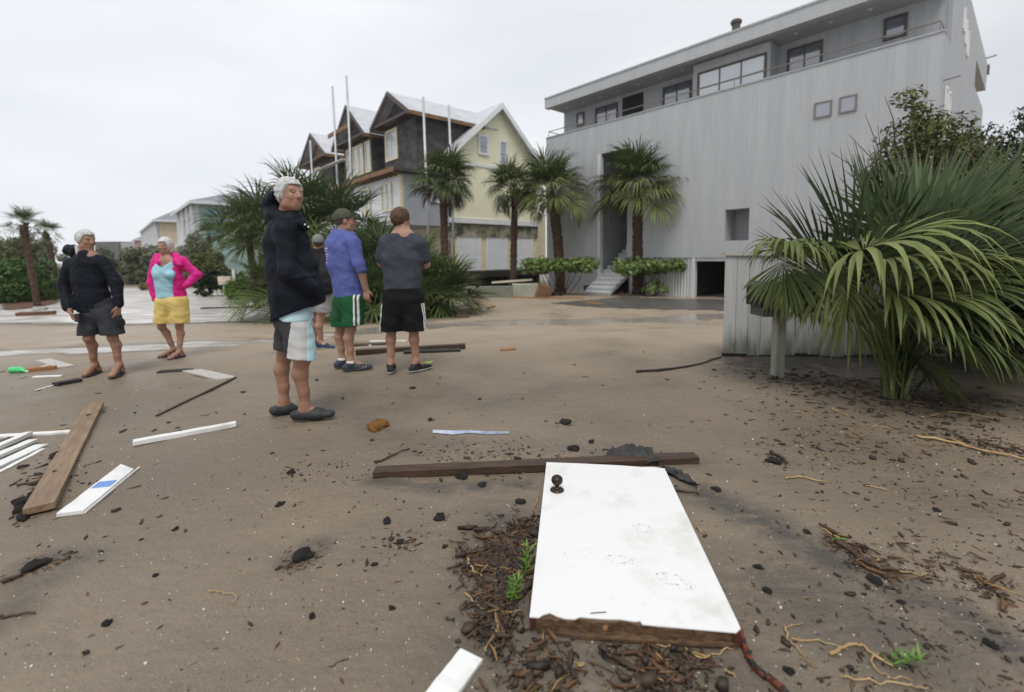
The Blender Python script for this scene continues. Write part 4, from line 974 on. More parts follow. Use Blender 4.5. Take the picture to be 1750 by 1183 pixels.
# -- the big palmetto in front of the fence: leaves built one by one
PB = gp(1530, 680)
big = thing('big_palmetto', 'large palmetto with drooping yellow-green leaves beside the black mailbox', 'palmetto', PB)
def big_leaf(hx, hy, Y, T, L_, droop, mat, seed, n=36, spread=108, cup=.25, wm=.024, tip=1.6, base=None, arch=None, dark=False):
    if .45 <= droop < .75 and T[0] > .2: droop *= 1.55
    h = at(hx, hy, Y) - PB; g = random.Random(seed); b0 = base or (g.uniform(-.09, .09), g.uniform(-.07, .07), -.03)
    a = Vector(arch) if arch else Vector((b0[0] * .4 + h.x * .28, b0[1] * .4 + h.y * .28, max(h.z, .3) * .72))
    return link('leaf', fan_leaf(b0, tuple(h), T, L_, n, R(spread), droop, cup, mat, 'leaf', seed, 9, wm, .012, tuple(a), .38, tip), big)
# upright dark fans at the back
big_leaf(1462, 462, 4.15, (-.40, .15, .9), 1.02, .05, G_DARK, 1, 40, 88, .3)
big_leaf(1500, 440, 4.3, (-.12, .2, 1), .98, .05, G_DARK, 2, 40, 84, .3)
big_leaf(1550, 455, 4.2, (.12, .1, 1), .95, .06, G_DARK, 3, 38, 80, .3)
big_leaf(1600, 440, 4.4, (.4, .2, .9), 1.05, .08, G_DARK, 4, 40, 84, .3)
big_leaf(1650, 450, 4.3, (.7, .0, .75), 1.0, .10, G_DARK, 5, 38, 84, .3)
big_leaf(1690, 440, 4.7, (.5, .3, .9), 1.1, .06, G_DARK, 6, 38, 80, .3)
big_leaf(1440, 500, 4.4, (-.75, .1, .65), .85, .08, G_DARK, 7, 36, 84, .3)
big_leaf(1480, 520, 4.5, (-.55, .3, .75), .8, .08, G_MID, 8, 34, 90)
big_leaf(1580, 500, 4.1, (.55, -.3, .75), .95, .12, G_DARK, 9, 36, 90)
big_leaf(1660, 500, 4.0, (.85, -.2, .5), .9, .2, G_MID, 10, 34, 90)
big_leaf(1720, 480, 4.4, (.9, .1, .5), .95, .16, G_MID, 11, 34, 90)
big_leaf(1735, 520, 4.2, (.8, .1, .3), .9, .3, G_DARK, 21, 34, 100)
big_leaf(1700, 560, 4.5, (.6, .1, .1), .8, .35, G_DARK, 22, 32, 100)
# wilted front leaves falling over
big_leaf(1470, 428, 3.72, (.55, -.35, .28), .98, .62, G_YEL, 12, 34, 118, .15, .024, 1.7, arch=(-.05, -.02, .95))
big_leaf(1500, 452, 3.6, (.75, -.2, .1), .9, .66, G_YEL, 13, 30, 112, .1, .024, 1.7)
big_leaf(1348, 432, 4.05, (-.12, -.2, .1), .52, 1.6, G_YEL, 15, 28, 105, .1, .022, 1.7, arch=(-.35, .05, .78))
big_leaf(1385, 455, 4.25, (-.1, -.25, -.5), .5, 1.3, G_MID, 16, 26, 70, .1)
big_leaf(1345, 462, 4.3, (-.1, -.15, -.6), .42, 1.2, G_MID, 17, 22, 60, .1)
big_leaf(1560, 540, 3.6, (.5, -.35, -.25), .75, .6, G_MID, 18, 30, 110, .1)
big_leaf(1600, 520, 3.75, (.8, -.2, -.2), .8, .55, G_MID, 19, 30, 110, .1)
for i, (hx, hy, Y, T, L2, dr, mt) in enumerate([(1420, 470, 4.5, (-.6, .2, .8), .9, .07, 0), (1520, 430, 4.6, (-.3, .2, .95), 1.0, .05, 0), (1575, 420, 4.6, (.2, .3, .95), 1.0, .06, 0), (1625, 470, 4.5, (.45, .1, .85), .95, .1, 0), (1700, 420, 4.5, (.3, .2, .95), 1.0, .08, 0),
        (1745, 430, 4.6, (.6, .2, .8), 1.0, .1, 0), (1540, 480, 3.75, (.65, -.35, .25), .9, .6, 2), (1520, 500, 3.65, (.55, -.3, .0), .85, .6, 2), (1575, 490, 3.8, (.8, -.25, .15), .9, .5, 1), (1620, 560, 3.9, (.6, -.2, -.3), .7, .5, 1),
        (1660, 560, 4.1, (.8, .0, -.1), .8, .4, 0), (1550, 600, 3.85, (.4, -.2, -.5), .55, .4, 1), (1372, 440, 4.2, (-.05, -.15, .1), .5, 1.6, 1)]):
    big_leaf(hx, hy, Y, T, L2, dr, (G_DARK, G_MID, G_YEL)[mt], 40 + i, 36, 100 if dr > .3 else 84, .15 if dr > .3 else .3)
b = MB(); g = random.Random(3)
for k in range(9):
    a_ = g.uniform(0, 6.28); r_ = g.uniform(.02, .1); e = Vector((math.cos(a_) * (r_ + .07), math.sin(a_) * (r_ + .07), g.uniform(.18, .38)))
    MB().tube([(math.cos(a_) * r_, math.sin(a_) * r_, -.04), (math.cos(a_) * (r_ + .03), math.sin(a_) * (r_ + .03), e.z * .5), e], [.022, .018, .006], 6, sq=.6).build('sheath', M('pale_leaf_base', (.20, .24, .11), (.13, .10, .05), 12, .6) if k == 0 else bpy.data.materials['pale_leaf_base'], big, smooth_=True)
for i, (hx, hy, Y, T, L2, sp) in enumerate([(1470, 455, 3.85, (.25, -.15, -.35), .85, 48), (1500, 470, 3.75, (.4, -.2, -.4), .9, 50), (1530, 490, 3.7, (.45, -.2, -.5), .85, 50), (1560, 500, 3.8, (.55, -.15, -.45), .85, 50), (1450, 470, 4.0, (.05, -.15, -.6), .7, 45), (1600, 510, 3.9, (.6, -.1, -.35), .85, 50), (1420, 455, 4.1, (-.05, -.15, -.5), .55, 55), (1338, 440, 4.15, (-.03, -.1, -.4), .5, 60), (1358, 450, 4.2, (.02, -.1, -.5), .5, 55), (1490, 520, 4.0, (.15, -.1, -.7), .6, 50)]):
    big_leaf(hx, hy, Y, T, L2, .35, (G_YEL, G_MID)[i % 2], 80 + i, 30, sp, .12)
# second palmetto, deeper in the shade to the right
P2 = Vector((4.9, 4.9, gz(4.9, 4.9)))
p2 = thing('shaded_palmetto', 'darker palmetto in the shade right of the big palmetto', 'palmetto', P2)
for k in range(16):
    a_ = k * 2.4; e = .35 + .6 * ((k * 37) % 10) / 10; hub = (math.cos(a_) * .55 * (1.3 - e), math.sin(a_) * .45 * (1.3 - e), .4 + e * .95)
    T = (math.cos(a_) * .8, math.sin(a_) * .8, e * .9 - .1)
    link('leaf', fan_leaf((0, 0, 0), hub, T, .85, 28, R(96), .25, .2, G_DARK if k % 3 else G_MID, 'leaf', 700 + k, 7, .022, .011), p2)
# ------------------------------------------------------------------ fence, mailbox
FENCE = M('weathered_white_fence', (.42, .42, .41), (.54, .54, .53), 2.5, .8, .002, 30, (5, 5, .4), lo=.3, hi=.7)
def fence_stain(m):
    # algae and splashed mud creeping up the boards
    t = m.node_tree; n = t.nodes; l = t.links; p = n['Principled BSDF']; src = p.inputs['Base Color'].links[0].from_socket
    co = n.new('ShaderNodeTexCoord'); sx = n.new('ShaderNodeSeparateXYZ'); l.new(co.outputs['Object'], sx.inputs[0])
    ma = n.new('ShaderNodeMapping'); ma.inputs['Scale'].default_value = (7, 7, 1.6); l.new(co.outputs['Object'], ma.inputs[0])
    z = n.new('ShaderNodeTexNoise'); z.inputs['Scale'].default_value = 1.6; z.inputs['Detail'].default_value = 5; l.new(ma.outputs[0], z.inputs['Vector'])
    a = n.new('ShaderNodeMath'); a.operation = 'MULTIPLY_ADD'; a.inputs[1].default_value = .75; l.new(z.outputs[0], a.inputs[0]); 
    b_ = n.new('ShaderNodeMath'); b_.operation = 'MULTIPLY'; b_.inputs[1].default_value = -1.0; l.new(sx.outputs[2], b_.inputs[0]); l.new(b_.outputs[0], a.inputs[2])
    r = n.new('ShaderNodeMapRange'); r.inputs['From Min'].default_value = .0; r.inputs['From Max'].default_value = .34; l.new(a.outputs[0], r.inputs['Value'])
    x = n.new('ShaderNodeMix'); x.data_type = 'RGBA'; x.inputs[7].default_value = (.085, .085, .055, 1); f_ = n.new('ShaderNodeMath'); f_.operation = 'MULTIPLY'; f_.inputs[1].default_value = .8; l.new(r.outputs[0], f_.inputs[0]); l.new(f_.outputs[0], x.inputs[0]); l.new(src, x.inputs[6]); l.new(x.outputs[2], p.inputs['Base Color'])
fence_stain(FENCE)
f0 = gp(1234, 609); f1 = f0 + Vector((3.9, -.32, 0)); fd = (f1 - f0).normalized(); fn = Vector((fd.y, -fd.x, 0))
if fn.y > 0: fn = -fn
fen = thing('board_fence', 'weathered whitewashed board fence, algae-stained at its foot, behind the mailbox', 'fence', f0)
k = 0; u = 0.; g = random.Random(5)
while u < 3.9:
    wd = g.uniform(.125, .15); p = f0 + fd * u; zb = gz(p.x, p.y); b = MB(); t_ = .019; off = g.uniform(-.003, .003)
    top = 1.24 + g.uniform(-.004, .004); vs = []
    for z in (zb + .03 + g.uniform(-.02, .015), zb + .30 + g.uniform(-.08, .12), top):
        for a_, d_ in ((0.003, 0), (wd - .003, 0), (wd - .003, t_), (.003, t_)): q = fd * (u + a_) + fn * (off + .02 - d_); vs.append((q.x, q.y, z - f0.z))
    b.add(vs[:8], BOXF[:1] + BOXF[2:]); b.add(vs[4:], BOXF[1:])
    b.build('board', FENCE, fen); u += wd; k += 1
for z, h in ((1.13, .09), (.45, .09)):
    b = MB(); c = [fd * u_ + fn * d_ for u_, d_ in ((.02, -.04), (3.8, -.04), (3.8, -.005), (.02, -.005))]
    b.hexa([(q.x, q.y, zz - f0.z) for zz in (z - h, z) for q in c]); b.build('rail', FENCE, fen)
b = MB(); c = [fd * u_ + fn * d_ for u_, d_ in ((-.02, -.08), (3.9, -.08), (3.9, .05), (-.02, .05))]
b.hexa([(q.x, q.y, zz - f0.z) for zz in (1.248, 1.285) for q in c]); b.build('cap_rail', MAT['greywood'], fen)
b = MB(); c = [fd * u_ + fn * d_ for u_, d_ in ((.0, -.02), (3.9, -.02), (3.9, .005), (.0, .005))]
b.hexa([(q.x, q.y, zz - f0.z) for zz in (gz(f0.x, f0.y) - .05, gz(f0.x, f0.y) + .045) for q in c]); b.build('kick_board', MAT['blackwood'], fen)

mp_ = gp(1328, 644); mb = thing('mailbox', 'black mailbox on a pale timber post, half hidden by palmetto leaves', 'mailbox', mp_)
POST = M('pale_green_grey_post', (.22, .22, .18), (.30, .30, .25), 4, .8, .002, 30, (6, 6, .5))
b = MB(); b.box(-.047, .047, -.047, .047, -.1, .80); b.build('post', POST, mb, bevel=.004)
b = MB(); b.box(-.05, .05, -.15, .15, .64, .68); b.build('bracket', POST, mb)
BLK = M('black_enamel', (.012, .012, .013), (.02, .02, .02), 8, .28)
zc = at(1310, 500, mp_.y).z - mp_.z; xc = at(1303, 500, mp_.y).x - mp_.x
b = MB(); prof = [(-.085, -.13), (.085, -.13)] + [(.085 * math.cos(a_), .03 + .085 * math.sin(a_)) for a_ in np.linspace(0, math.pi, 11)]
n_ = len(prof); vs = [(x + xc, y, z + zc) for y in (-.14, .16) for x, z in prof]
b.add(vs, [tuple(range(n_)), tuple(reversed(range(n_, 2 * n_)))] + [(i, i + n_, (i + 1) % n_ + n_, (i + 1) % n_) for i in range(n_)]); b.build('box', BLK, mb, bevel=.004)
b = MB(); vs = [(x * 1.06 + xc, y, (z - .01) * 1.04 + zc + .008) for y in (-.155, -.141) for x, z in prof]
b.add(vs, [tuple(range(n_)), tuple(reversed(range(n_, 2 * n_)))] + [(i, i + n_, (i + 1) % n_ + n_, (i + 1) % n_) for i in range(n_)]); b.build('door', BLK, mb)
b = MB(); b.box(xc - .012, xc + .012, -.17, -.156, zc + .09, zc + .125); b.build('latch', MAT['white'], mb)
b = MB(); b.box(xc + .088, xc + .094, -.1, -.07, zc - .05, zc + .06); b.box(xc + .088, xc + .094, -.07, .02, zc + .02, zc + .06); b.build('flag', M('red_flag', (.5, .02, .02), (.42, .02, .02), 5, .4), mb)
b = MB(); b.box(xc - .05, xc + .09, -.12, .14, zc - .235, zc - .135); b.build('newspaper_box', M('grey_plastic', (.05, .05, .05), (.07, .07, .07), 5, .5), mb, bevel=.01)

p = gp(403, 512); wm_ = thing('white_mailbox', 'small white mailbox on a white post beside the flooded street', 'mailbox', p)
b = MB(); b.box(-.07, .07, -.07, .07, -.1, 1.45); b.build('post', MAT['white'], wm_)
b = MB(); b.box(-.75, .2, -.05, .05, .72, .82); b.box(-.55, -.45, -.04, .04, .45, .72); b.build('arm', MAT['white'], wm_)
b = MB(); b.box(-.72, -.1, -.14, .14, .83, 1.12); b.build('box', M('cream_box', (.62, .58, .50), (.55, .42, .34), 5, .5), wm_)

# ------------------------------------------------------------------ the broken door
DZ = .052
def on(px, py, z):
    d = ray(px, py); t = (z - EYE) / d.z; return Vector((d.x * t, d.y * t, z))
dg = gz(*on(1050, 930, 0)[:2])
FLb, FRb, NRb, NLb = (on(*q, dg + DZ) for q in ((934, 790), (1136, 801), (1266, 1080), (905, 1054)))
dc = (FLb + FRb + NRb + NLb) / 4; dc.z = dg
door = thing('broken_door', 'white broken door lying flat on the sand with a dark round knob', 'door', dc)
ux = ((FRb - FLb) + (NRb - NLb)).normalized()
def L_(v, z=None): r_ = v - dc; return Vector((r_.x, r_.y, (z if z is not None else v.z - dg)))
def lerp(a, b_, t): return a + (b_ - a) * t
jag_px = [(905, 1054), (921, 1055), (929, 1050), (940, 1047), (952, 1053), (966, 1057), (982, 1058), (992, 1054), (1010, 1056), (1040, 1058), (1060, 1058), (1085, 1062), (1094, 1061), (1098, 1067), (1130, 1070), (1165, 1073), (1200, 1076), (1235, 1079), (1258, 1081), (1266, 1074)]
jag = [L_(on(x, y, dg + DZ)) for x, y in jag_px]
far_edge = [L_(on(x, y, dg + DZ)) for x, y in ((1136, 801), (1118, 798), (1095, 798), (1060, 795.5), (1000, 792.5), (934, 790))]
outl = jag + far_edge
def prism(outline, z0, z1, name, m, par, bev=0):
    n = len(outline); vs = [(p_.x, p_.y, z) for z in (z0, z1) for p_ in outline]
    fs = [tuple(reversed(range(n))), tuple(range(n, 2 * n))] + [(i, (i + 1) % n, (i + 1) % n + n, i + n) for i in range(n)]
    return MB().add(vs, fs).build(name, m, par, bevel=bev)
prism(outl, DZ - .004, DZ, 'face_skin', MAT['door'], door)
g = random.Random(11)
nearl = [L_(on(x, y, dg + DZ)) for x, y in ((908, 1053), (960, 1057), (1040, 1058), (1100, 1066), (1180, 1072), (1258, 1077))]
corel = []
for a_, b_ in zip(nearl[:-1], nearl[1:]):
    for t in np.linspace(0, 1, 7)[:-1]: q = lerp(a_, b_, t); corel.append(q + Vector((g.uniform(-.002, .002), g.uniform(-.012, .004), 0)))
corel += [nearl[-1]]
inset = [lerp(p_, Vector((0, 0, p_.z)), .006) for p_ in far_edge]
prism(corel + inset, .012, DZ - .0045, 'core', MAT['core'], door)
low = [L_(on(x, y, dg + DZ)) for x, y in ((908, 1055), (990, 1068), (1080, 1074), (1160, 1079), (1262, 1083))]
prism(low + inset, .002, .0118, 'back_skin', MAT['core'], door)
for x0, x1, nm in ((906, 929, 'stile'), (1254, 1267, 'stile')):
    y0 = 1056 if x0 < 1000 else 1080.5; y1 = 1054.5 if x0 < 1000 else 1081.5
    a_ = L_(on(x0, y0, dg + DZ)); b_ = L_(on(x1, y1, dg + DZ)); back = Vector((0, .10, 0)) + (Vector((-.04, 0, 0)) if x0 > 1000 else Vector((0, 0, 0)))
    prism([a_, b_, b_ + back, a_ + back], .006, DZ - .005, nm, MAT['redwood'], door)
for x0, y0, x1, y1, m_ in ((1030, 1067, 1038, 1066, 'corelite'), (1088, 1066, 1096, 1069, 'corelite')):
    a_ = L_(on(x0, y0, dg + DZ * .8)); b_ = L_(on(x1, y1, dg + DZ * .8)); MB().hexa([(a_.x, a_.y - .004, .022), (b_.x, b_.y - .004, .024), (b_.x, b_.y + .02, .024), (a_.x, a_.y + .02, .022), (a_.x, a_.y - .006, .034), (b_.x, b_.y - .003, .040), (b_.x, b_.y + .02, .040), (a_.x, a_.y + .02, .034)]).build('splinter', MAT[m_], door)
kn = L_(on(952, 838, dg + DZ), DZ)
b = MB(); b.lathe([(.036, 0), (.036, .004), (.031, .009), (.018, .013), (.012, .018), (.011, .028), (.015, .034), (.024, .038), (.0285, .046), (.030, .055), (.0285, .064), (.024, .072), (.015, .078), (.004, .0805)], (0, 0, 0), 24)
b.build('door_knob', MAT['bronze'], door, loc=kn, smooth_=True)
# dried footprints and scuffs
g = random.Random(21)
def scuffs(px, py, n, sx, sy, ang, name='footprint'):
    b = MB(); c = L_(on(px, py, dg + DZ))
    for i in range(n):
        a_ = 2 * math.pi * i / n + g.uniform(-.2, .2); rr = g.choice((1, 1, .55, .8)); x = math.cos(a_) * sx * rr; y = math.sin(a_) * sy * rr
        X = x * math.cos(ang) - y * math.sin(ang); Y_ = x * math.sin(ang) + y * math.cos(ang); t = a_ + ang + 1.57 + g.uniform(-.7, .7); l_ = g.uniform(.002, .007); w_ = g.uniform(.0006, .0014)
        dx, dy = math.cos(t) * l_, math.sin(t) * l_; nx_, ny_ = -math.sin(t) * w_, math.cos(t) * w_
        b.add([(c.x + X - dx - nx_, c.y + Y_ - dy - ny_, DZ + .0006), (c.x + X + dx - nx_, c.y + Y_ + dy - ny_, DZ + .0006), (c.x + X + dx + nx_, c.y + Y_ + dy + ny_, DZ + .0006), (c.x + X - dx + nx_, c.y + Y_ - dy + ny_, DZ + .0006)], [(0, 1, 2, 3)])
    b.build(name, MAT['scuff'], door)
scuffs(1098, 903, 40, .045, .028, -.5); scuffs(1060, 957, 44, .06, .028, -.2); scuffs(1155, 993, 60, .07, .034, -.6); scuffs(960, 885, 14, .05, .02, 0); scuffs(990, 945, 16, .06, .03, .2); scuffs(1080, 1020, 10, .13, .05, .1, 'speck'); scuffs(1120, 860, 8, .1, .06, .1, 'speck')
MB().tube([L_(on(1009, 1048, dg + DZ + .002)), L_(on(1036, 1046, dg + DZ + .002))], .0016, 5).build('loose_splinter', MAT['darkwood'], door)

# ------------------------------------------------------------------ boards, timbers, sticks
def board(name, label, cat, p0, p1, wd, th, mat, group=None, z=0.0, tilt=0., bev=.003, ends=(0, 0), zoff1=0., parts=None):
    """flat board between two ground pixels (centre line), wd wide, th thick"""
    a_ = gp(*p0); b_ = gp(*p1); c = (a_ + b_) / 2; d = b_ - a_; l_ = math.hypot(d.x, d.y); az = math.atan2(d.y, d.x)
    o = MB(); hl = l_ / 2; hw = wd / 2; e0, e1 = ends
    xs = np.linspace(-1, 1, 9); vs = []; gg = random.Random(len(label) + int(p0[0]))
    for i, u in enumerate(xs):
        x = u * hl; sk0 = e0 if i == 0 else (e1 if i == 8 else 0); zc_ = (gg.uniform(-1, 1) * .0015)
        for y, zz in ((-hw, 0), (hw, 0), (hw, th), (-hw, th)): vs.append((x + sk0 * (y / hw if hw else 0), y + gg.uniform(-.001, .001), zz + zc_))
    fs = [(0, 1, 2, 3)] + [(i * 4 + j, i * 4 + 4 + j, i * 4 + 4 + (j + 1) % 4, i * 4 + (j + 1) % 4) for i in range(8) for j in range(4)] + [(35, 34, 33, 32)]
    o.add(vs, fs)
    za = gz(a_.x, a_.y); zb = gz(b_.x, b_.y) + zoff1; zm = gz(c.x, c.y) + zoff1 * .5
    base = max((za + zb) / 2, zm) - .004 + z
    ob = o.build(name, MAT[mat] if isinstance(mat, str) else mat, None, (c.x, c.y, base), bevel=bev)
    ob.rotation_euler = (tilt, -math.atan2(zb - za, l_), az)
    return tag(ob, label, cat, group)
WB = 'white trim boards washed up on the sand'
tb = board('timber', 'long dark wet timber lying behind the broken white door', 'timber', (640, 813), (1190, 788), .085, .045, 'darkwood')
pl = board('plank', 'wide brown plank with two knot holes lying on the sand', 'plank', (68, 880), (163, 698), .118, .036, 'plank')
for u, v, r_ in ((.62, .0, .022), (-.55, .015, .013)):
    b = MB(); b.lathe([(r_, 0), (r_ * .98, .0012)], (0, 0, 0), 12); hl = max(abs(q[0]) for q in pl.bound_box)
    o = b.build('knot_hole', MAT['blackwood'], pl, loc=(u * hl, v, .0365)); o.scale = (1.3, .8, 1)
wb = board('trim_board', 'white board with a square of blue tape', 'board', (120, 882), (218, 803), .115, .022, 'white', WB, ends=(.0, .05))
b = MB(); b.box(-.04, .04, -.045, .045, .0226, .0232); b.build('blue_tape', MAT['tape'], wb, loc=(.03, .0, 0))
hl = max(abs(q[0]) for q in wb.bound_box) - .05; b = MB(); b.box(-hl, hl, -.066, -.0585, .003, .012); b.build('tongue', MAT['white'], wb)
board('trim_board', 'narrow white square-edged strip alone on the open sand', 'board', (228, 762), (404, 729), .055, .032, 'white', WB)
board('trim_board', 'cut white board poking out beside the wrack below the broken door', 'board', (735, 1215), (806, 1122), .085, .016, 'white', WB)
board('trim_board', 'long thin white strip passing behind the wide brown plank', 'board', (-30, 750), (123, 740), .05, .02, 'white', WB)
board('trim_board', 'white moulding on top of the pile of white trim', 'board', (-30, 785), (50, 748), .05, .03, 'white', WB, z=.02)
board('trim_board', 'middle white moulding of the pile of white trim', 'board', (-30, 795), (58, 757), .06, .025, 'white', WB, z=.008)
board('trim_board', 'flat white board at the bottom of the pile of white trim', 'board', (-40, 813), (72, 762), .085, .016, 'white', WB)
board('trim_board', 'thin white strip under the edge of the pile of white trim', 'board', (-30, 822), (74, 768), .03, .01, 'white', WB)
board('wood_scrap', 'dark wood scrap behind the pile of white trim', 'scrap', (-10, 768), (24, 752), .06, .03, 'blackwood')
board('stick', 'long thin reddish stick lying on the sand', 'stick', (268, 712), (403, 646), .026, .02, 'darkwood')
board('board', 'pale grey board at the far end of the long thin stick', 'board', (328, 634), (388, 648), .17, .02, 'greywood', ends=(.06, .06))
board('board', 'dark wet board beside the pale grey board', 'board', (272, 636), (326, 633), .11, .02, 'blackwood')
board('board', 'pale grey board near the green bottle', 'board', (74, 616), (115, 628), .15, .02, 'greywood')
board('trim_board', 'short white strip leaning by the brown wood chunk near the green bottle', 'board', (56, 633), (86, 624), .03, .02, 'white', WB)
board('wood_chunk', 'raw brown wood chunk touching the green bottle', 'wood', (40, 636), (96, 631), .08, .05, 'orangewood')
board('trim_board', 'short white strip on the sand just before the green bottle', 'board', (57, 645), (106, 643), .06, .015, 'white', WB)
board('board', 'short black board with white slivers under it', 'board', (94, 660), (136, 652), .10, .04, 'blackwood')
board('trim_board', 'white sliver sticking out under the short black board', 'board', (62, 668), (100, 657), .025, .012, 'white', WB)
board('beam', 'rusty brown beam lying in the flood water', 'beam', (30, 542), (94, 539), .22, .16, M('rusty_brown_beam', (.16, .075, .04), (.11, .05, .028), 4, .7))
board('timber', 'long dark timber crossing behind the man in black shorts', 'timber', (608, 607), (795, 596), .10, .06, 'darkwood')
board('timber', 'second dark timber half buried beside the long one behind the men', 'timber', (690, 604), (786, 600), .16, .035, 'blackwood')
board('timber', 'thin dark timber behind the man in green shorts', 'timber', (600, 592), (660, 589), .12, .03, 'darkwood')
board('trim_board', 'thin white strip behind the man in black shorts, the farther of two', 'board', (632, 584), (695, 583), .05, .02, 'white', WB)
board('trim_board', 'thin white strip behind the man in black shorts, the nearer of two', 'board', (630, 591), (662, 588), .05, .02, 'white', WB)
board('board', 'raw orange board lying in front of the debris pile by the grey house', 'board', (874, 509), (996, 511), .12, .05, 'orangewood')
board('board', 'short raw orange board lying alone before the grey house', 'board', (1002, 518), (1028, 521), .2, .04, 'orangewood')
board('board', 'raw orange board at the foot of the white stairs', 'board', (1012, 500), (1064, 502), .14, .08, 'orangewood')
board('board', 'raw orange board behind the heap of dark debris', 'board', (728, 517), (760, 514), .3, .04, 'orangewood')
board('board', 'dark board behind the heap of dark debris', 'board', (726, 520), (772, 519), .2, .04, 'blackwood')
board('timber', 'pale driftwood board edging the sand beyond the puddle', 'timber', (690, 524), (780, 522), .2, .04, 'greywood')
board('trim_board', 'white strip lying on the sand beyond the puddle', 'board', (810, 527), (828, 531), .15, .03, 'white', WB)
board('wood_scrap', 'small raw brown scrap on the sand beyond the puddle', 'scrap', (834, 528), (845, 525), .1, .06, 'orangewood')
board('beam', 'long dark plank lying along the edge of the flood water', 'beam', (345, 530), (440, 527), .25, .10, 'darkwood')
board('wood_scrap', 'raw orange scrap on the sand right of the men', 'scrap', (856, 600), (880, 598), .08, .03, 'orangewood')
# pile of lumber and panels in front of the yellow house
pilec = gp(860, 497); PG = 'panels and lumber heaped before the yellow house'
def panel(px, py, Y, wd, h, th, mat, label, rz=0, lean=.12):
    q = at(px, py, Y); z = gz(q.x, Y); b = MB(); b.box(-wd / 2, wd / 2, -th / 2, th / 2, 0, h); o = b.build('panel', mat, None, (q.x, Y, z), bevel=.01); o.rotation_euler = (lean, 0, rz); return tag(o, label, 'panel', PG)
PALE = M('pale_green_panel', (.34, .36, .29), (.42, .44, .36), 3, .7); PALE2 = M('grey_green_panel', (.19, .20, .16), (.24, .25, .20), 3, .7)
panel(897, 490, 19.5, 1.05, .55, .35, PALE, 'pale green ribbed panel at the right of the lumber heap', .05)
panel(847, 490, 19.2, 1.35, .48, .12, PALE2, 'grey-green panel in the middle of the lumber heap', .03)
panel(790, 490, 19.3, 1.15, .5, .10, PALE2, 'narrow grey-green panel at the left of the lumber heap', -.04)
b = MB(); q = at(875, 480, 19.6); b.box(-.85, .85, -.12, .12, 0, .07); o = b.build('beam', M('cream_beam', (.62, .58, .46), (.54, .50, .38), 4, .6), None, (q.x, q.y, q.z - .05)); o.rotation_euler = (0, -.06, .04); tag(o, 'long cream beam resting on top of the lumber heap', 'beam', PG)
b = MB(); q = at(925, 488, 19.4); z = gz(q.x, q.y); b.box(-.3, .3, -.2, .2, 0, .5); o = b.build('rusty_scrap', RAW, None, (q.x, q.y, z)); o.rotation_euler = (.2, .3, .4); tag(o, 'rusty brown scrap at the end of the lumber heap', 'scrap', PG)
for i, (px, py) in enumerate(((936, 506), (941, 506), (947, 506), (953, 506), (959, 506), (890, 505), (898, 505), (802, 505), (812, 505), (818, 505))):
    p = gp(px, py); b = MB(); b.box(-.055, .055, -.055, .055, 0, .16); o = b.build('block', MAT['blackwood'], None, p); o.rotation_euler = (0, 0, i); tag(o, 'small black block standing on the sand near the lumber heap', 'block', 'black blocks by the lumber heap')

# lumps
def lump_mesh(seed, sub=11, rough=.6, flat=.6):
    g = np.random.RandomState(seed); n, m = sub, sub + 4; V = [(0, 0, flat)]
    ph = g.uniform(0, 6.28, 12); am = g.uniform(.3, 1, 12)
    def rad(t, p): return 1 + rough * sum(am[k] * math.sin((k % 4 + 1) * p + ph[k]) * math.sin((k % 3 + 1) * t + ph[(k + 5) % 12]) for k in range(12)) / 4 + g.uniform(-.16, .16)
    for i in range(1, n):
        t = math.pi * i / n
        for j in range(m):
            p = 2 * math.pi * j / m; r_ = rad(t, p); V.append((r_ * math.sin(t) * math.cos(p), r_ * math.sin(t) * math.sin(p), max(-.25, r_ * math.cos(t)) * flat))
    V.append((0, 0, -.25 * flat)); F = []
    for j in range(m): F.append((0, 1 + j, 1 + (j + 1) % m)); F.append((len(V) - 1, 1 + (n - 2) * m + (j + 1) % m, 1 + (n - 2) * m + j))
    for i in range(n - 2):
        for j in range(m): a_ = 1 + i * m + j; b_ = 1 + i * m + (j + 1) % m; F += [(a_, a_ + m, b_ + m), (a_, b_ + m, b_)]
    return np.array(V), np.array(F)
LM = [np_mesh('lump', *lump_mesh(s_), MAT['lump'], False) for s_ in range(6)]
def lump(px, py, rpx, mesh, label, cat, group=None, sy=.9, sz=1.0, name='mud_lump'):
    p = gp(px, py); r_ = rpx / 800 * p.y * 1.02; o = link(name, mesh, None, (p.x, p.y, p.z + .1 * r_)); o.scale = (r_, r_ * sy, r_ * sz); o.rotation_euler = (0, 0, rnd.uniform(0, 6)); return tag(o, label, cat, group)
for i, (x, y, r_) in enumerate([(60, 968, 19), (518, 950, 18), (752, 885, 10), (478, 863, 8), (661, 892, 9), (497, 808, 7), (965, 722, 11), (982, 768, 10), (683, 928, 8), (183, 1066, 9), (533, 1054, 7), (825, 829, 8), (788, 815, 13), (1322, 790, 12),
        (1492, 992, 12), (1296, 970, 8), (1692, 1103, 11), (97, 782, 13), (84, 818, 12), (1010, 756, 6), (1225, 838, 9), (885, 785, 6), (735, 718, 5), (705, 664, 5), (820, 683, 4), (1475, 940, 9), (1310, 1010, 8), (1540, 1030, 7), (890, 858, 9), (945, 1126, 8), (1034, 1122, 9), (1350, 1148, 9), (265, 984, 5), (670, 1040, 6), (300, 905, 5), (1600, 872, 6), (1380, 910, 6), (640, 965, 6), (1710, 1020, 8), (760, 935, 5)]):
    lump(x, y, r_, LM[i % 6], 'black lump of peaty mud lying on the sand', 'mud lump', 'black mud lumps scattered on the sand', rnd.uniform(.7, 1), rnd.uniform(.7, 1.05))
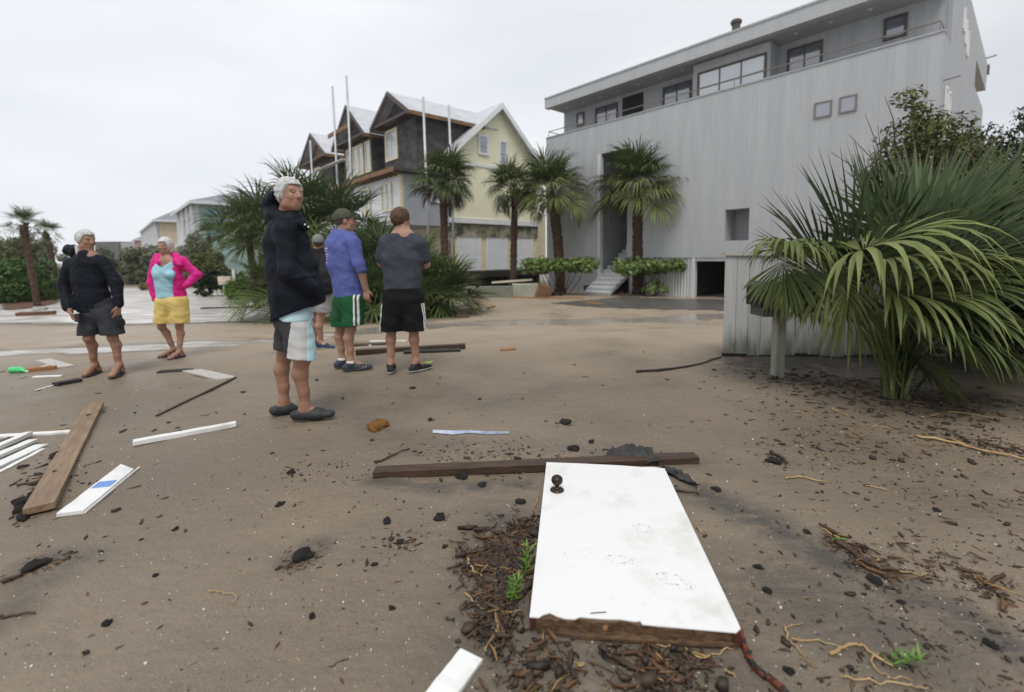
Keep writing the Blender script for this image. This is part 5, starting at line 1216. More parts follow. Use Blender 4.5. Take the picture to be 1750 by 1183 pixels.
for i, (x, y, r_) in enumerate([(62, 845, 14), (48, 858, 18), (45, 872, 17), (40, 886, 15), (70, 838, 10)]):
    lump(x, y, r_, LM[(i + 2) % 6], 'ragged black peat slab tucked against the wide brown plank', 'peat slab', 'peat slabs beside the brown plank', .6, .8, 'peat_slab')
lump(646, 730, 20, np_mesh('sponge', *lump_mesh(17, 14, .3, .5), MAT['sponge'], False), 'crumbly orange-brown sponge on the sand by the black slip-on shoes', 'sponge', None, .8, 1, 'sponge')
for i, (x, y, r_) in enumerate(((405, 521, 14), (425, 518, 11), (388, 524, 9))):
    lump(x, y, r_, np_mesh('rubble', *lump_mesh(30 + i), MAT['rock'], False), 'pale grey rubble chunk in front of the white mailbox', 'rubble', 'rubble by the white mailbox', .9, .6, 'rubble')
lump(66, 532, 13, np_mesh('rubble', *lump_mesh(34), MAT['rock'], False), 'grey chunk standing in the flood water beside the rusty beam', 'rubble', None, .9, .7, 'rubble')
lump(1254, 606, 7, np_mesh('tag', *lump_mesh(40), MAT['orange'], False), 'bright orange plastic scrap at the foot of the fence', 'plastic scrap', None, .5, 1.3, 'plastic_scrap')
for i, (x, y, r_) in enumerate(((735, 540, 26), (765, 540, 20), (790, 543, 14), (715, 545, 18), (735, 536, 16))):
    lump(x, y, r_, np_mesh('heap', *lump_mesh(50 + i, 10, .5), M('rotten_debris', (.07, .045, .025), (.16, .10, .05), 9, .9, .03, 12) if i == 0 else bpy.data.materials['rotten_debris'], False), 'low heap of rotten brown debris beyond the puddle', 'debris heap', 'brown debris heaps beyond the puddle', .6, .55, 'debris_heap')
for i, (x, y) in enumerate(((775, 502), (782, 498), (858, 503), (930, 497))):
    lump(x, y, 8, np_mesh('bag', *lump_mesh(60 + i, 8, .5), MAT['white'], False), 'crumpled white plastic by the lumber heap', 'plastic', 'white plastic by the lumber heap', .8, .7, 'plastic_scrap')
# green bottle
p = gp(30, 637); bt = thing('bottle', 'crumpled bright green plastic bottle on the sand', 'bottle', p); b = MB()
b.tube([(-.10, 0, .035), (-.085, 0, .036), (-.02, .005, .036), (.04, 0, .034), (.075, 0, .03), (.10, 0, .016), (.115, 0, .014)], [.02, .036, .038, .034, .026, .014, .013], 14); b.build('body', MAT['greenglass'], bt, smooth_=True)
b = MB(); b.tube([(.1155, 0, .014), (.135, 0, .014)], .016, 12); b.build('cap', MAT['white'], bt)
# fabric beside the door
def cloth(name, label, pix, amp, mat, seed, n=22, thick=.004, off=0.):
    P = [gp(*q) for q in pix]; c = sum(P, Vector()) / 4; g_ = np.linspace(0, 1, n); U, W_ = np.meshgrid(g_, g_)
    P = [np.array(q - c) for q in P]; X = sum(((1 - U) * (1 - W_), U * (1 - W_), U * W_, (1 - U) * W_)[k][..., None] * P[k] for k in range(4))
    X[..., 2] = ground(X[..., 0] + c.x, X[..., 1] + c.y) - c.z + .012 + off * np.sin(np.pi * U) * np.sin(np.pi * np.clip(W_ * 1.2, 0, 1)) + amp * (np.abs(fbm(U * 4, W_ * 4, seed)) * 2.4 + .22 * np.abs(fbm(U * 9, W_ * 8, seed + 3)) * 2)
    X[..., 0] += .03 * fbm(U * 6, W_ * 6, seed + 7); X[..., 1] += .03 * fbm(U * 6, W_ * 6, seed + 9)
    idx = np.arange(n * n).reshape(n, n); F = np.stack([idx[:-1, :-1], idx[:-1, 1:], idx[1:, 1:], idx[1:, :-1]], -1).reshape(-1, 4)
    o = link(name, np_mesh(name, X.reshape(-1, 3), F, mat, True), None, c); s_ = o.modifiers.new('solid', 'SOLIDIFY'); s_.thickness = thick; return tag(o, label, 'fabric', 'torn fabric by the door')
cloth('fabric_scrap', 'crumpled black fabric draped over the dark timber behind the door', [(1030, 790), (1128, 800), (1112, 773), (1046, 770)], .05, MAT['blackcloth'], 3, 30, .004, .06)
cloth('fabric_scrap', 'torn pointed strip of black fabric beside the far door corner', [(1136, 810), (1196, 838), (1168, 812), (1128, 798)], .03, MAT['blackcloth'], 6, 14)
p = [gp(740, 739), gp(775, 742), gp(800, 740), gp(830, 743), gp(870, 742)]
b = MB(); vs = []
for i, q in enumerate(p):
    w_ = (.02, .024, .014, .005, .003)[i]; vs += [q - p[0] + Vector((0, -w_, .006)), q - p[0] + Vector((0, 0, .02 + .006 * (i % 2))), q - p[0] + Vector((0, w_, .006))]
b.add(vs, [(3 * i + j, 3 * i + 3 + j, 3 * i + 4 + j, 3 * i + 1 + j) for i in range(4) for j in range(2)]); o = b.build('plastic_strip', MAT['blueplastic'], None, p[0]); o.modifiers.new('s', 'SOLIDIFY').thickness = .003
tag(o, 'twisted pale blue plastic strip on the open sand', 'plastic strip')
# rope, stalks and roots
def strand(name, label, cat, pix, r_, mat, group=None, lift=.01, wob=.006, sub=5, taper=True):
    P = [gp(*q) for q in pix]; o0 = P[0].copy(); out = []; r_ = r_ * (.58 if name == 'root' else 1); g = random.Random(int(pix[0][0] * 7 + pix[0][1]))
    for i in range(len(P) - 1):
        a_, b_, c_, d_ = P[max(i - 1, 0)], P[i], P[i + 1], P[min(i + 2, len(P) - 1)]
        for k in range(sub):
            t = k / sub; q = .5 * ((2 * b_) + (c_ - a_) * t + (2 * a_ - 5 * b_ + 4 * c_ - d_) * t * t + (3 * b_ - a_ - 3 * c_ + d_) * t ** 3)
            q = q + Vector((g.uniform(-wob, wob), g.uniform(-wob, wob), 0)); q.z = gz(q.x, q.y) + r_ * .7 + g.uniform(0, lift); out.append(q - o0)
    out.append(P[-1] - o0 + Vector((0, 0, r_ * .7))); k = len(out)
    rad = [r_ * (1 - .55 * i / k) * g.uniform(.85, 1.15) if taper else r_ for i in range(k)]
    b = MB(); b.tube(out, rad, 6); return tag(b.build(name, mat, None, o0, smooth_=True), label, cat, group)
strand('rope', 'orange and black frayed rope trailing from the near door corner', 'rope', [(1262, 1076), (1272, 1108), (1290, 1145), (1318, 1168), (1345, 1190)], .010, MAT['rope'], taper=False, wob=.002)
strand('cable', 'thin black cable running to the foot of the fence', 'cable', [(1088, 637), (1130, 634), (1185, 626), (1232, 612)], .016, MAT['blackwood'], lift=.006)
strand('cane', 'long pale cane stalk lying at the right before the palmetto', 'stalk', [(1566, 748), (1620, 757), (1680, 772), (1790, 795)], .010, MAT['straw'], wob=.003)
RG = 'pale roots and stalks strewn on the sand'
for pix, r_ in (([(1342, 820), (1370, 818), (1395, 823), (1413, 826)], .010), ([(1340, 1075), (1350, 1100), (1370, 1120), (1392, 1142)], .006), ([(1340, 1078), (1365, 1070), (1372, 1066)], .004),
        ([(1420, 1122), (1450, 1110), (1475, 1108), (1500, 1130), (1525, 1142)], .010), ([(1350, 1096), (1400, 1098), (1450, 1112)], .005), ([(1437, 1160), (1500, 1170), (1560, 1178), (1590, 1183)], .006), ([(1495, 1120), (1490, 1140), (1520, 1158), (1560, 1166)], .005),
        ([(1170, 1105), (1193, 1130), (1230, 1118), (1258, 1110)], .006), ([(1105, 1098), (1135, 1108), (1150, 1104)], .006), ([(798, 955), (806, 975), (830, 990), (850, 1005)], .008), ([(800, 985), (830, 975)], .006), ([(830, 960), (852, 968)], .006),
        ([(822, 1040), (835, 1065), (848, 1085), (838, 1100), (826, 1120)], .008), ([(795, 1018), (812, 1035), (828, 1042)], .006), ([(920, 850), (912, 870), (914, 885), (920, 900)], .005), ([(745, 808), (790, 803), (860, 806), (915, 812)], .004), ([(985, 1142), (1000, 1138), (960, 1130)], .006),
        ([(1190, 905), (1205, 915)], .007), ([(1175, 815), (1190, 826), (1192, 840)], .007), ([(0, 745), (80, 738), (118, 733), (126, 742), (110, 758)], .007), ([(100, 766), (118, 758)], .008), ([(355, 1012), (385, 1016), (402, 1020), (398, 1035)], .004), ([(1420, 700), (1450, 712)], .009), ([(1355, 705), (1390, 708)], .007),
        ([(1480, 832), (1520, 840)], .006), ([(1530, 980), (1600, 986)], .005), ([(1480, 735), (1500, 730), (1530, 735)], .006), ([(1620, 705), (1700, 715)], .007), ([(1240, 1150), (1260, 1160)], .005), ([(1405, 905), (1440, 925)], .006)):
    strand('root', 'pale straw-coloured root or stalk lying loose on the sand', 'root', pix, r_, MAT['straw'], RG)
for pix, r_ in (([(1318, 775), (1335, 785), (1345, 795)], .012), ([(1430, 930), (1470, 955), (1490, 972), (1560, 980)], .012), ([(640, 792), (660, 786), (700, 768)], .008), ([(1005, 1085), (975, 1095)], .008), ([(0, 1000), (40, 985)], .01), ([(780, 955), (820, 945)], .010), ([(850, 1060), (862, 1100), (842, 1118)], .009), ([(1140, 836), (1195, 846)], .010), ([(0, 1060), (30, 1052), (60, 1050)], .006)):
    strand('twig', 'short dark wet twig lying on the sand', 'twig', pix, r_, MAT['darkwood'], 'dark twigs on the sand')
# sprigs
def sprig(px, py, label, n, h, seed, tilt):
    p = gp(px, py); t = thing('green_sprig', label, 'plant', p); g = random.Random(seed); tip = Vector((tilt[0], tilt[1], h))
    MB().tube([(0, 0, 0), tip * .5 + Vector((0, 0, .01)), tip], [.004, .003, .0015], 5).build('stem', MAT['sprig'], t)
    for i in range(n):
        u = .1 + .9 * i / n; c = tip * u; a_ = i * 2.4; d = Vector((math.cos(a_), math.sin(a_), g.uniform(.3, .9))).normalized(); s_ = d.cross(Vector((0, 0, 1))).normalized(); l_ = g.uniform(.03, .055)
        MB().add([c, c + d * l_ * .5 + s_ * .0045, c + d * l_, c + d * l_ * .5 - s_ * .0045], [(0, 1, 2, 3)]).build('leaf', MAT['sprig'], t)
sprig(872, 1030, 'small bright green sprig in the wrack left of the door', 34, .07, 1, (.03, .03)); sprig(898, 985, 'upright green sprig leaning on the long door edge', 24, .13, 2, (.01, .0)); sprig(1520, 1138, 'green feathery sprig on pale roots at the right', 26, .03, 3, (.09, -.01))
for px, py, ang, lab in ((905, 1168, 2.0, 'single green leaf lying on the sand below the door'), (1432, 925, .1, 'single yellow-green leaf on the dark wrack at the right')):
    p = gp(px, py); MB_ = MB(); MB_.add([(-.05, 0, .004), (0, .012, .012), (.05, 0, .008), (0, -.012, .012), (0, 0, .006)], [(0, 4, 1), (1, 4, 2), (2, 4, 3), (3, 4, 0)]); tag(MB_.build('leaf', MAT['sprig'], None, p, ang), lab, 'leaf')

# ------------------------------------------------------------------ litter nobody could count
def chips(name, label, cat, P, size, mat, seed, long=3.2, th=.3):
    """P: (n,2) ground points; size: (n,)"""
    g = np.random.RandomState(seed); n = len(P); P = np.asarray(P); z = ground(P[:, 0], P[:, 1])
    a = g.uniform(0, math.pi, n); ux_ = np.stack([np.cos(a), np.sin(a), g.normal(0, .16, n)], 1); uy_ = np.stack([-np.sin(a), np.cos(a), g.normal(0, .2, n)], 1); uz_ = np.cross(ux_, uy_)
    l_ = size * g.uniform(.5, 1, n) * 1.; w_ = size / long * g.uniform(.5, 1.4, n); h_ = w_ * th * g.uniform(.6, 1.5, n)
    C = np.stack([P[:, 0], P[:, 1], z + h_ * .5], 1); V = []
    bend = g.normal(0, .25, n)
    for sx, sy, sz in ((-1, -.5, -1), (-1, .5, -1), (-1, .3, 1), (-1, -.3, 1), (0, -1, -1), (0, 1, -1), (0, .8, 1), (0, -.8, 1), (1, -.35, -1), (1, .35, -1), (1, .2, 1), (1, -.2, 1)):
        j = g.uniform(.75, 1.25, (n, 1)); V.append(C + ux_ * (sx * l_)[:, None] * j + uy_ * ((sy * w_) * 1.0 + (abs(sx) * bend * l_ * .5))[:, None] + uz_ * (sz * h_)[:, None])
    V = np.stack(V, 1).reshape(-1, 3)
    f = np.array([(0, 1, 2, 3), (0, 4, 5, 1), (1, 5, 6, 2), (2, 6, 7, 3), (3, 7, 4, 0), (4, 8, 9, 5), (5, 9, 10, 6), (6, 10, 11, 7), (7, 11, 8, 4), (11, 10, 9, 8)])
    F = (np.arange(n)[:, None, None] * 12 + f[None]).reshape(-1, 4)
    return tag(link(name, np_mesh(name, V, F, mat)), label, cat, kind='stuff')
rs = np.random.RandomState(5)
def spread(pix, wd, n):
    pts = [gp(*q) for q in pix]; out = []
    for _ in range(n):
        i = rs.randint(len(pts) - 1) if len(pts) > 1 else 0; q = pts[i] + (pts[min(i + 1, len(pts) - 1)] - pts[i]) * rs.uniform(); out.append((q.x + rs.normal(0, wd), q.y + rs.normal(0, wd)))
    return out
def off_door(P):
    P = np.array(P); poly = [dc + L_(v) for v in (NLb, NRb, FRb, FLb)]; ins = np.ones(len(P), bool)
    for a_, b_ in zip(poly, poly[1:] + poly[:1]): ins &= ((b_.x - a_.x) * (P[:, 1] - a_.y) - (b_.y - a_.y) * (P[:, 0] - a_.x)) > -.01
    return P[~ins]
pile1 = spread([(900, 890), (880, 930), (860, 970), (850, 1010), (845, 1060), (840, 1100)], .042, 950) + spread([(875, 920), (855, 960), (845, 990)], .075, 750)
pile2 = spread([(1080, 1105), (1130, 1130), (1170, 1160), (1100, 1160)], .065, 330) + spread([(860, 1120), (930, 1150), (1000, 1170)], .085, 200)
pile3 = spread([(1430, 925), (1470, 950), (1500, 975)], .045, 190) + spread([(1560, 965), (1650, 985)], .09, 140) + spread([(1300, 640), (1420, 660), (1560, 690), (1700, 690)], .28, 900) + spread([(1620, 750), (1740, 770)], .12, 170)
pile4 = spread([(1360, 800), (1440, 760), (1500, 790)], .18, 200) + spread([(760, 785), (850, 775), (920, 780)], .09, 160) + spread([(70, 780), (90, 830), (60, 860)], .09, 120) + spread([(1350, 700), (1500, 730), (1650, 720)], .35, 420)
wa, wbb = gp(735, 1215), gp(806, 1122)
def off_trim(P):
    P = np.array(P); return P[pdist(P[:, 0], P[:, 1], [(wa.x, wa.y), (wbb.x, wbb.y)]) > .06]
crumbs = []
for x, y, r_, n_ in ((60, 968, .05, 60), (105, 955, .05, 40), (518, 950, .05, 90), (500, 965, .04, 50), (683, 930, .05, 70), (660, 925, .05, 40), (965, 722, .05, 30), (752, 885, .03, 25), (497, 808, .04, 20), (1322, 790, .06, 40), (1492, 992, .05, 50), (80, 815, .07, 60), (880, 790, .15, 120), (760, 775, .15, 100), (1000, 790, .15, 60), (560, 800, .2, 60), (400, 880, .25, 40), (620, 1000, .3, 90)):
    crumbs += spread([(x, y), (x + 4, y)], r_, n_)
def scatter(n, x0, x1, y0, y1, dens):
    out = []
    while len(out) < n:
        px, py = rs.uniform(x0, x1), y0 + (y1 - y0) * rs.uniform() ** 1.0
        if rs.uniform() < dens(px, py): q = gp_fast(px, py); out.append((q[0], q[1]))
    return out
def gp_fast(px, py):
    d = ray(px, py); t = -EYE / d.z; return d.x * t, d.y * t
rightd = lambda x, y: .07 + .93 * max(0, min(1, (x - 1150) / 350)) * (1 if y > 690 else .5)
loose = scatter(1600, 0, 1800, 640, 1183, rightd)
loose2 = scatter(320, -100, 1800, 600, 900, lambda x, y: .5)
allp = off_trim(off_door(pile1 + pile2 + pile3 + pile4 + loose + loose2 + crumbs)); rs.shuffle(allp)
dist = np.hypot(allp[:, 0], allp[:, 1]); sz = rs.gamma(1.8, .0042, len(allp)) + .0035; sz *= np.clip(dist / 3.2, .75, 1.7)
k1, k2 = int(len(allp) * .48), int(len(allp) * .88)
chips('dark_litter', 'dark chips of wood and bark strewn over the sand', 'litter', allp[:k1], sz[:k1], MAT['chipdark'], 1, 2.6, .5)
chips('brown_litter', 'brown reed and wood fragments strewn over the sand', 'litter', allp[k1:k2], sz[k1:k2] * 1.25, MAT['chipbrown'], 2, 4.5)
chips('straw_litter', 'pale straw fragments strewn over the sand', 'litter', allp[k2:], sz[k2:] * 1.5, MAT['chipstraw'], 3, 9)
p1 = off_trim(off_door(pile1 + pile2 + pile3))[::2]; chips('wrack_litter', 'matted dark wrack of reed bits heaped round the door', 'litter', p1 + rs.normal(0, .02, p1.shape), rs.gamma(2.5, .0062, len(p1)) + .006, MAT['chipbrown'], 4, 8, .6).location.z = .008
p1 = off_trim(off_door(pile1 + pile2))[::3]; chips('wrack_chips', 'black bark chips lying in the wrack round the door', 'litter', p1 + rs.normal(0, .02, p1.shape), rs.gamma(2.2, .0042, len(p1)) + .004, MAT['chipdark'], 6, 2.4, .5).location.z = .01
p1 = off_trim(off_door(pile1 + pile2 + pile3 + pile4))[::40]; chips('wrack_straw', 'pale straws and rootlets tangled in the wrack', 'litter', p1, rs.gamma(3, .008, len(p1)) + .01, MAT['chipstraw'], 8, 20, .8).location.z = .014
sp_ = off_door(scatter(900, -50, 1800, 640, 1183, lambda x, y: .6)); chips('shell_grit', 'tiny pale shell fragments scattered over the sand', 'shell grit', sp_, rs.gamma(2, .0008, len(sp_)) * np.clip(np.hypot(sp_[:, 0], sp_[:, 1]) / 3, .8, 2) + .0015, MAT['shell'], 7, 1.5, .6)
# ------------------------------------------------------------------ people: smooth blended volumes turned into one surface each
def nrm(v): v = np.array(v, float); return v / (np.linalg.norm(v) + 1e-9)
class Vol:
    """list of blended primitives, meshed with surface nets"""
    def __init__(s): s.ops = []
    def cone(s, a, b, ra, rb, k=.02, d=None, ff=1., neg=False): s.ops.append(('cone', np.array(a, float), np.array(b, float), ra, rb, k, None if d is None else nrm(d), ff, neg)); return s
    def ell(s, c, r, ax=None, k=.02, neg=False): s.ops.append(('ell', np.array(c, float), np.array(r, float), ax, k, neg)); return s
    def chain(s, pts, rads, k=.02, d=None, ff=1.):
        for i in range(len(pts) - 1): s.cone(pts[i], pts[i + 1], rads[i], rads[i + 1], k, d, ff)
        return s
    def cut(s, p, n): s.ops.append(('cut', np.array(p, float), nrm(n))); return s          # removes the side n points to
    def noise(s, amp, sc, seed=0): s.ops.append(('noise', amp, sc, seed)); return s
    def grow(s, e): s.ops.append(('grow', e)); return s
    def keep(s, fn): s.ops.append(('keep', fn)); return s
    def copy(s): v = Vol(); v.ops = list(s.ops); return v
    def bounds(s):
        lo = np.full(3, 9.); hi = -lo
        for o in s.ops:
            if o[0] == 'cone' and not o[8]:
                r_ = max(o[3], o[4]) * 1.05 + .03
                for p in (o[1], o[2]): lo = np.minimum(lo, p - r_); hi = np.maximum(hi, p + r_)
            if o[0] == 'ell' and not o[5]: r_ = max(o[2]) + .03; lo = np.minimum(lo, o[1] - r_); hi = np.maximum(hi, o[1] + r_)
        return lo, hi
    def field(s, h):
        lo, hi = s.bounds(); n = np.ceil((hi - lo) / h).astype(int) + 2
        ax = [lo[i] + h * np.arange(n[i]) for i in range(3)]; F = np.full(n, .3, np.float32)
        def sub(a, b_):
            sl = []
            for i in range(3):
                i0 = max(0, int((a[i] - lo[i]) / h) - 1); i1 = min(n[i], int((b_[i] - lo[i]) / h) + 3); sl.append(slice(i0, max(i1, i0 + 1)))
            return tuple(sl), ax[0][sl[0]][:, None, None], ax[1][sl[1]][None, :, None], ax[2][sl[2]][None, None, :]
        for o in s.ops:
            if o[0] == 'cone':
                _, a, b_, ra, rb, k, d, ff, neg = o; r_ = max(ra, rb) * 1.05 + k + .05
                sl, X, Y, Z = sub(np.minimum(a, b_) - r_, np.maximum(a, b_) + r_); e = b_ - a; l2 = e.dot(e) + 1e-9
                px, py, pz = X - a[0], Y - a[1], Z - a[2]; t = np.clip((px * e[0] + py * e[1] + pz * e[2]) / l2, 0, 1)
                qx, qy, qz = px - t * e[0], py - t * e[1], pz - t * e[2]
                if d is not None:
                    c = (qx * d[0] + qy * d[1] + qz * d[2]) * (1 / ff - 1); qx, qy, qz = qx + c * d[0], qy + c * d[1], qz + c * d[2]
                D = (np.sqrt(qx * qx + qy * qy + qz * qz) - (ra + (rb - ra) * t)) * (ff if d is not None and ff < 1 else 1)
            elif o[0] == 'ell':
                _, c, r3, axs, k, neg = o; r_ = max(r3) + k + .05; sl, X, Y, Z = sub(c - r_, c + r_); px, py, pz = X - c[0], Y - c[1], Z - c[2]
                if axs is None: u, v, w_ = px, py, pz
                else: u, v, w_ = (px * q[0] + py * q[1] + pz * q[2] for q in axs)
                k0 = np.sqrt((u / r3[0]) ** 2 + (v / r3[1]) ** 2 + (w_ / r3[2]) ** 2); k1 = np.sqrt((u / r3[0] ** 2) ** 2 + (v / r3[1] ** 2) ** 2 + (w_ / r3[2] ** 2) ** 2) + 1e-6
                D = k0 * (k0 - 1) / k1
            else:
                X, Y, Z = ax[0][:, None, None], ax[1][None, :, None], ax[2][None, None, :]
                if o[0] == 'cut': F = np.maximum(F, ((X - o[1][0]) * o[2][0] + (Y - o[1][1]) * o[2][1] + (Z - o[1][2]) * o[2][2])).astype(np.float32)
                elif o[0] == 'noise':
                    a_, sc_, sd_ = o[1:]; f = sc_
                    nn = np.sin(X * f * 1.0 + 2.1 * np.sin(Z * f * .7 + sd_) + 1.3 * np.sin(Y * f * .8)) * np.sin(Z * f * 1.3 + 1.7 * np.sin(X * f * .6 + sd_ * 2) + Y * f * .9) + .5 * np.sin(X * f * 2.3 + Z * f * 1.9 + sd_) * np.sin(Y * f * 2.1 - Z * f * 2.6)
                    F = (F + a_ * nn).astype(np.float32)
                elif o[0] == 'grow': F = F - o[1]
                elif o[0] == 'keep': F = np.maximum(F, o[1](X, Y, Z)).astype(np.float32)
                continue
            A = F[sl]
            if neg: A[...] = np.maximum(A, -D)
            else:
                if k > 0: hh = np.clip(.5 + .5 * (A - D) / k, 0, 1); A[...] = A + (D - A) * hh - k * hh * (1 - hh)
                else: A[...] = np.minimum(A, D)
        return F, lo
    def mesh(s, name, mat, h=.008):
        F, lo = s.field(h); ins = F < 0; n = F.shape
        c = np.zeros((n[0] - 1, n[1] - 1, n[2] - 1), np.int8)
        for i in (0, 1):
            for j in (0, 1):
                for k in (0, 1): c += ins[i:n[0] - 1 + i, j:n[1] - 1 + j, k:n[2] - 1 + k]
        I, J, K = np.nonzero((c > 0) & (c < 8)); S = np.zeros((len(I), 3)); C = np.zeros(len(I))
        cr = [(i, j, k) for i in (0, 1) for j in (0, 1) for k in (0, 1)]
        for a in cr:
            for d in range(3):
                if a[d]: continue
                b_ = list(a); b_[d] = 1; fa = F[I + a[0], J + a[1], K + a[2]]; fb = F[I + b_[0], J + b_[1], K + b_[2]]; m = (fa < 0) != (fb < 0)
                t = np.where(m, fa / np.where(m, fa - fb, 1), 0); p = np.array(a, float)[None].repeat(len(I), 0); p[:, d] = t; S += p * m[:, None]; C += m
        V = (np.stack([I, J, K], 1) + S / np.maximum(C, 1)[:, None]) * h + lo
        idx = np.full(c.shape, -1, np.int32); idx[I, J, K] = np.arange(len(I)); Q = []
        for d in range(3):
            A = ins[tuple(slice(0, n[q] - 1) if q == d else slice(1, n[q] - 1) for q in range(3))]; B = ins[tuple(slice(1, n[q]) if q == d else slice(1, n[q] - 1) for q in range(3))]
            ii = np.stack(np.nonzero(A != B), 1); fl = A[tuple(ii.T)]; u, v = (d + 1) % 3, (d + 2) % 3; base = ii.copy(); base[:, u] += 1; base[:, v] += 1
            def cell(du, dv): q = base.copy(); q[:, u] -= du; q[:, v] -= dv; return idx[tuple(q.T)]
            q4 = np.stack([cell(1, 1), cell(0, 1), cell(0, 0), cell(1, 0)], 1); q4[~fl] = q4[~fl][:, ::-1]; Q.append(q4)
        Q = np.concatenate(Q); Q = Q[(Q >= 0).all(1)]
        return np_mesh(name, V, Q, mat, True)

SKIN = M('tanned_skin', (.28, .148, .097), (.355, .195, .132), 6, .5, .0006, 90, spec=.35)
SKIN2 = M('fair_tanned_skin', (.335, .185, .126), (.40, .232, .162), 6, .5, .0006, 90, spec=.35)
EYEM = M('eye', (.10, .07, .05), (.30, .28, .26), 60, .2)
def cloth_m(name, c1, c2=None, **k): return M(name, c1, c2, k.pop('scale', 9), k.pop('rough', .85), .0012, 160, spec=k.pop('spec', .15), **k)

def head(v, c, f, up_, m=1., hair_long=False):
    """head volume round c facing f; returns nothing, adds to v"""
    f = nrm(f); up_ = nrm(up_); s_ = nrm(np.cross(f, up_)); up_ = np.cross(s_, f); ax = (s_, f, up_)
    P = lambda a, b_, d: np.array(c) + (s_ * a + f * b_ + up_ * d) * m
    E = lambda p, r_, k=.02, **q: v.ell(p, np.array(r_) * m, ax, k, **q)
    E(P(0, -.015, .03), (.074, .094, .092)); E(P(0, .02, -.035), (.060, .074, .085), .03); E(P(0, .055, -.092), (.030, .028, .024), .03)
    v.cone(P(-.045, .01, -.075), P(.045, .01, -.075), .026 * m, .026 * m, .03)
    v.cone(P(0, .088, .012), P(0, .108, -.028), .009 * m, .0145 * m, .012); v.cone(P(-.012, .094, -.03), P(.012, .094, -.03), .0105 * m, .0105 * m, .008)
    v.cone(P(-.042, .074, .026), P(.042, .074, .026), .012 * m, .012 * m, .014); E(P(-.036, .062, -.025), (.022, .018, .02), .02); E(P(.036, .062, -.025), (.022, .018, .02), .02)
    for q in (-1, 1):
        E(P(q * .074, -.008, -.006), (.010, .022, .034), .008); v.ell(P(q * .031, .094, .008), np.array((.017, .013, .010)) * m, ax, .0, neg=True)
    v.cone(P(-.022, .086, -.060), P(.022, .086, -.060), .0075 * m, .0075 * m, .008); v.cone(P(-.018, .084, -.073), P(.018, .084, -.073), .008 * m, .008 * m, .008)
    v.ell(P(0, .1, -.0665), np.array((.024, .016, .0022)) * m, ax, 0, neg=True)
    return P, ax

def hand(v, w_, d, n_, t_, m=1., curl=.5):
    """wrist w_, fingers along d, palm faces n_, thumb side t_"""
    d, n_, t_ = nrm(d), nrm(n_), nrm(t_); w_ = np.array(w_, float)
    v.cone(w_ + d * .01 * m, w_ + d * .085 * m, .030 * m, .042 * m, .015, n_, .42)
    for i, l_ in enumerate((.072, .080, .075, .058)):
        o = (1.5 - i) * .021 * m; a = w_ + d * .085 * m + t_ * o; b_ = a + (d + n_ * curl * .35) * l_ * .5 * m; c = b_ + nrm(d + n_ * curl * 1.3) * l_ * .5 * m
        v.cone(a - d * .02, b_, .0098 * m, .0088 * m, .004); v.cone(b_, c, .0088 * m, .0072 * m, .003)
    a = w_ + d * .03 * m + t_ * .026 * m; b_ = a + (d * .5 + t_ * .6 + n_ * .3) * .05 * m; v.cone(a, b_, .0125 * m, .0105 * m, .008); v.cone(b_, b_ + nrm(d * .9 + n_ * .4) * .034 * m, .0105 * m, .008 * m, .004)

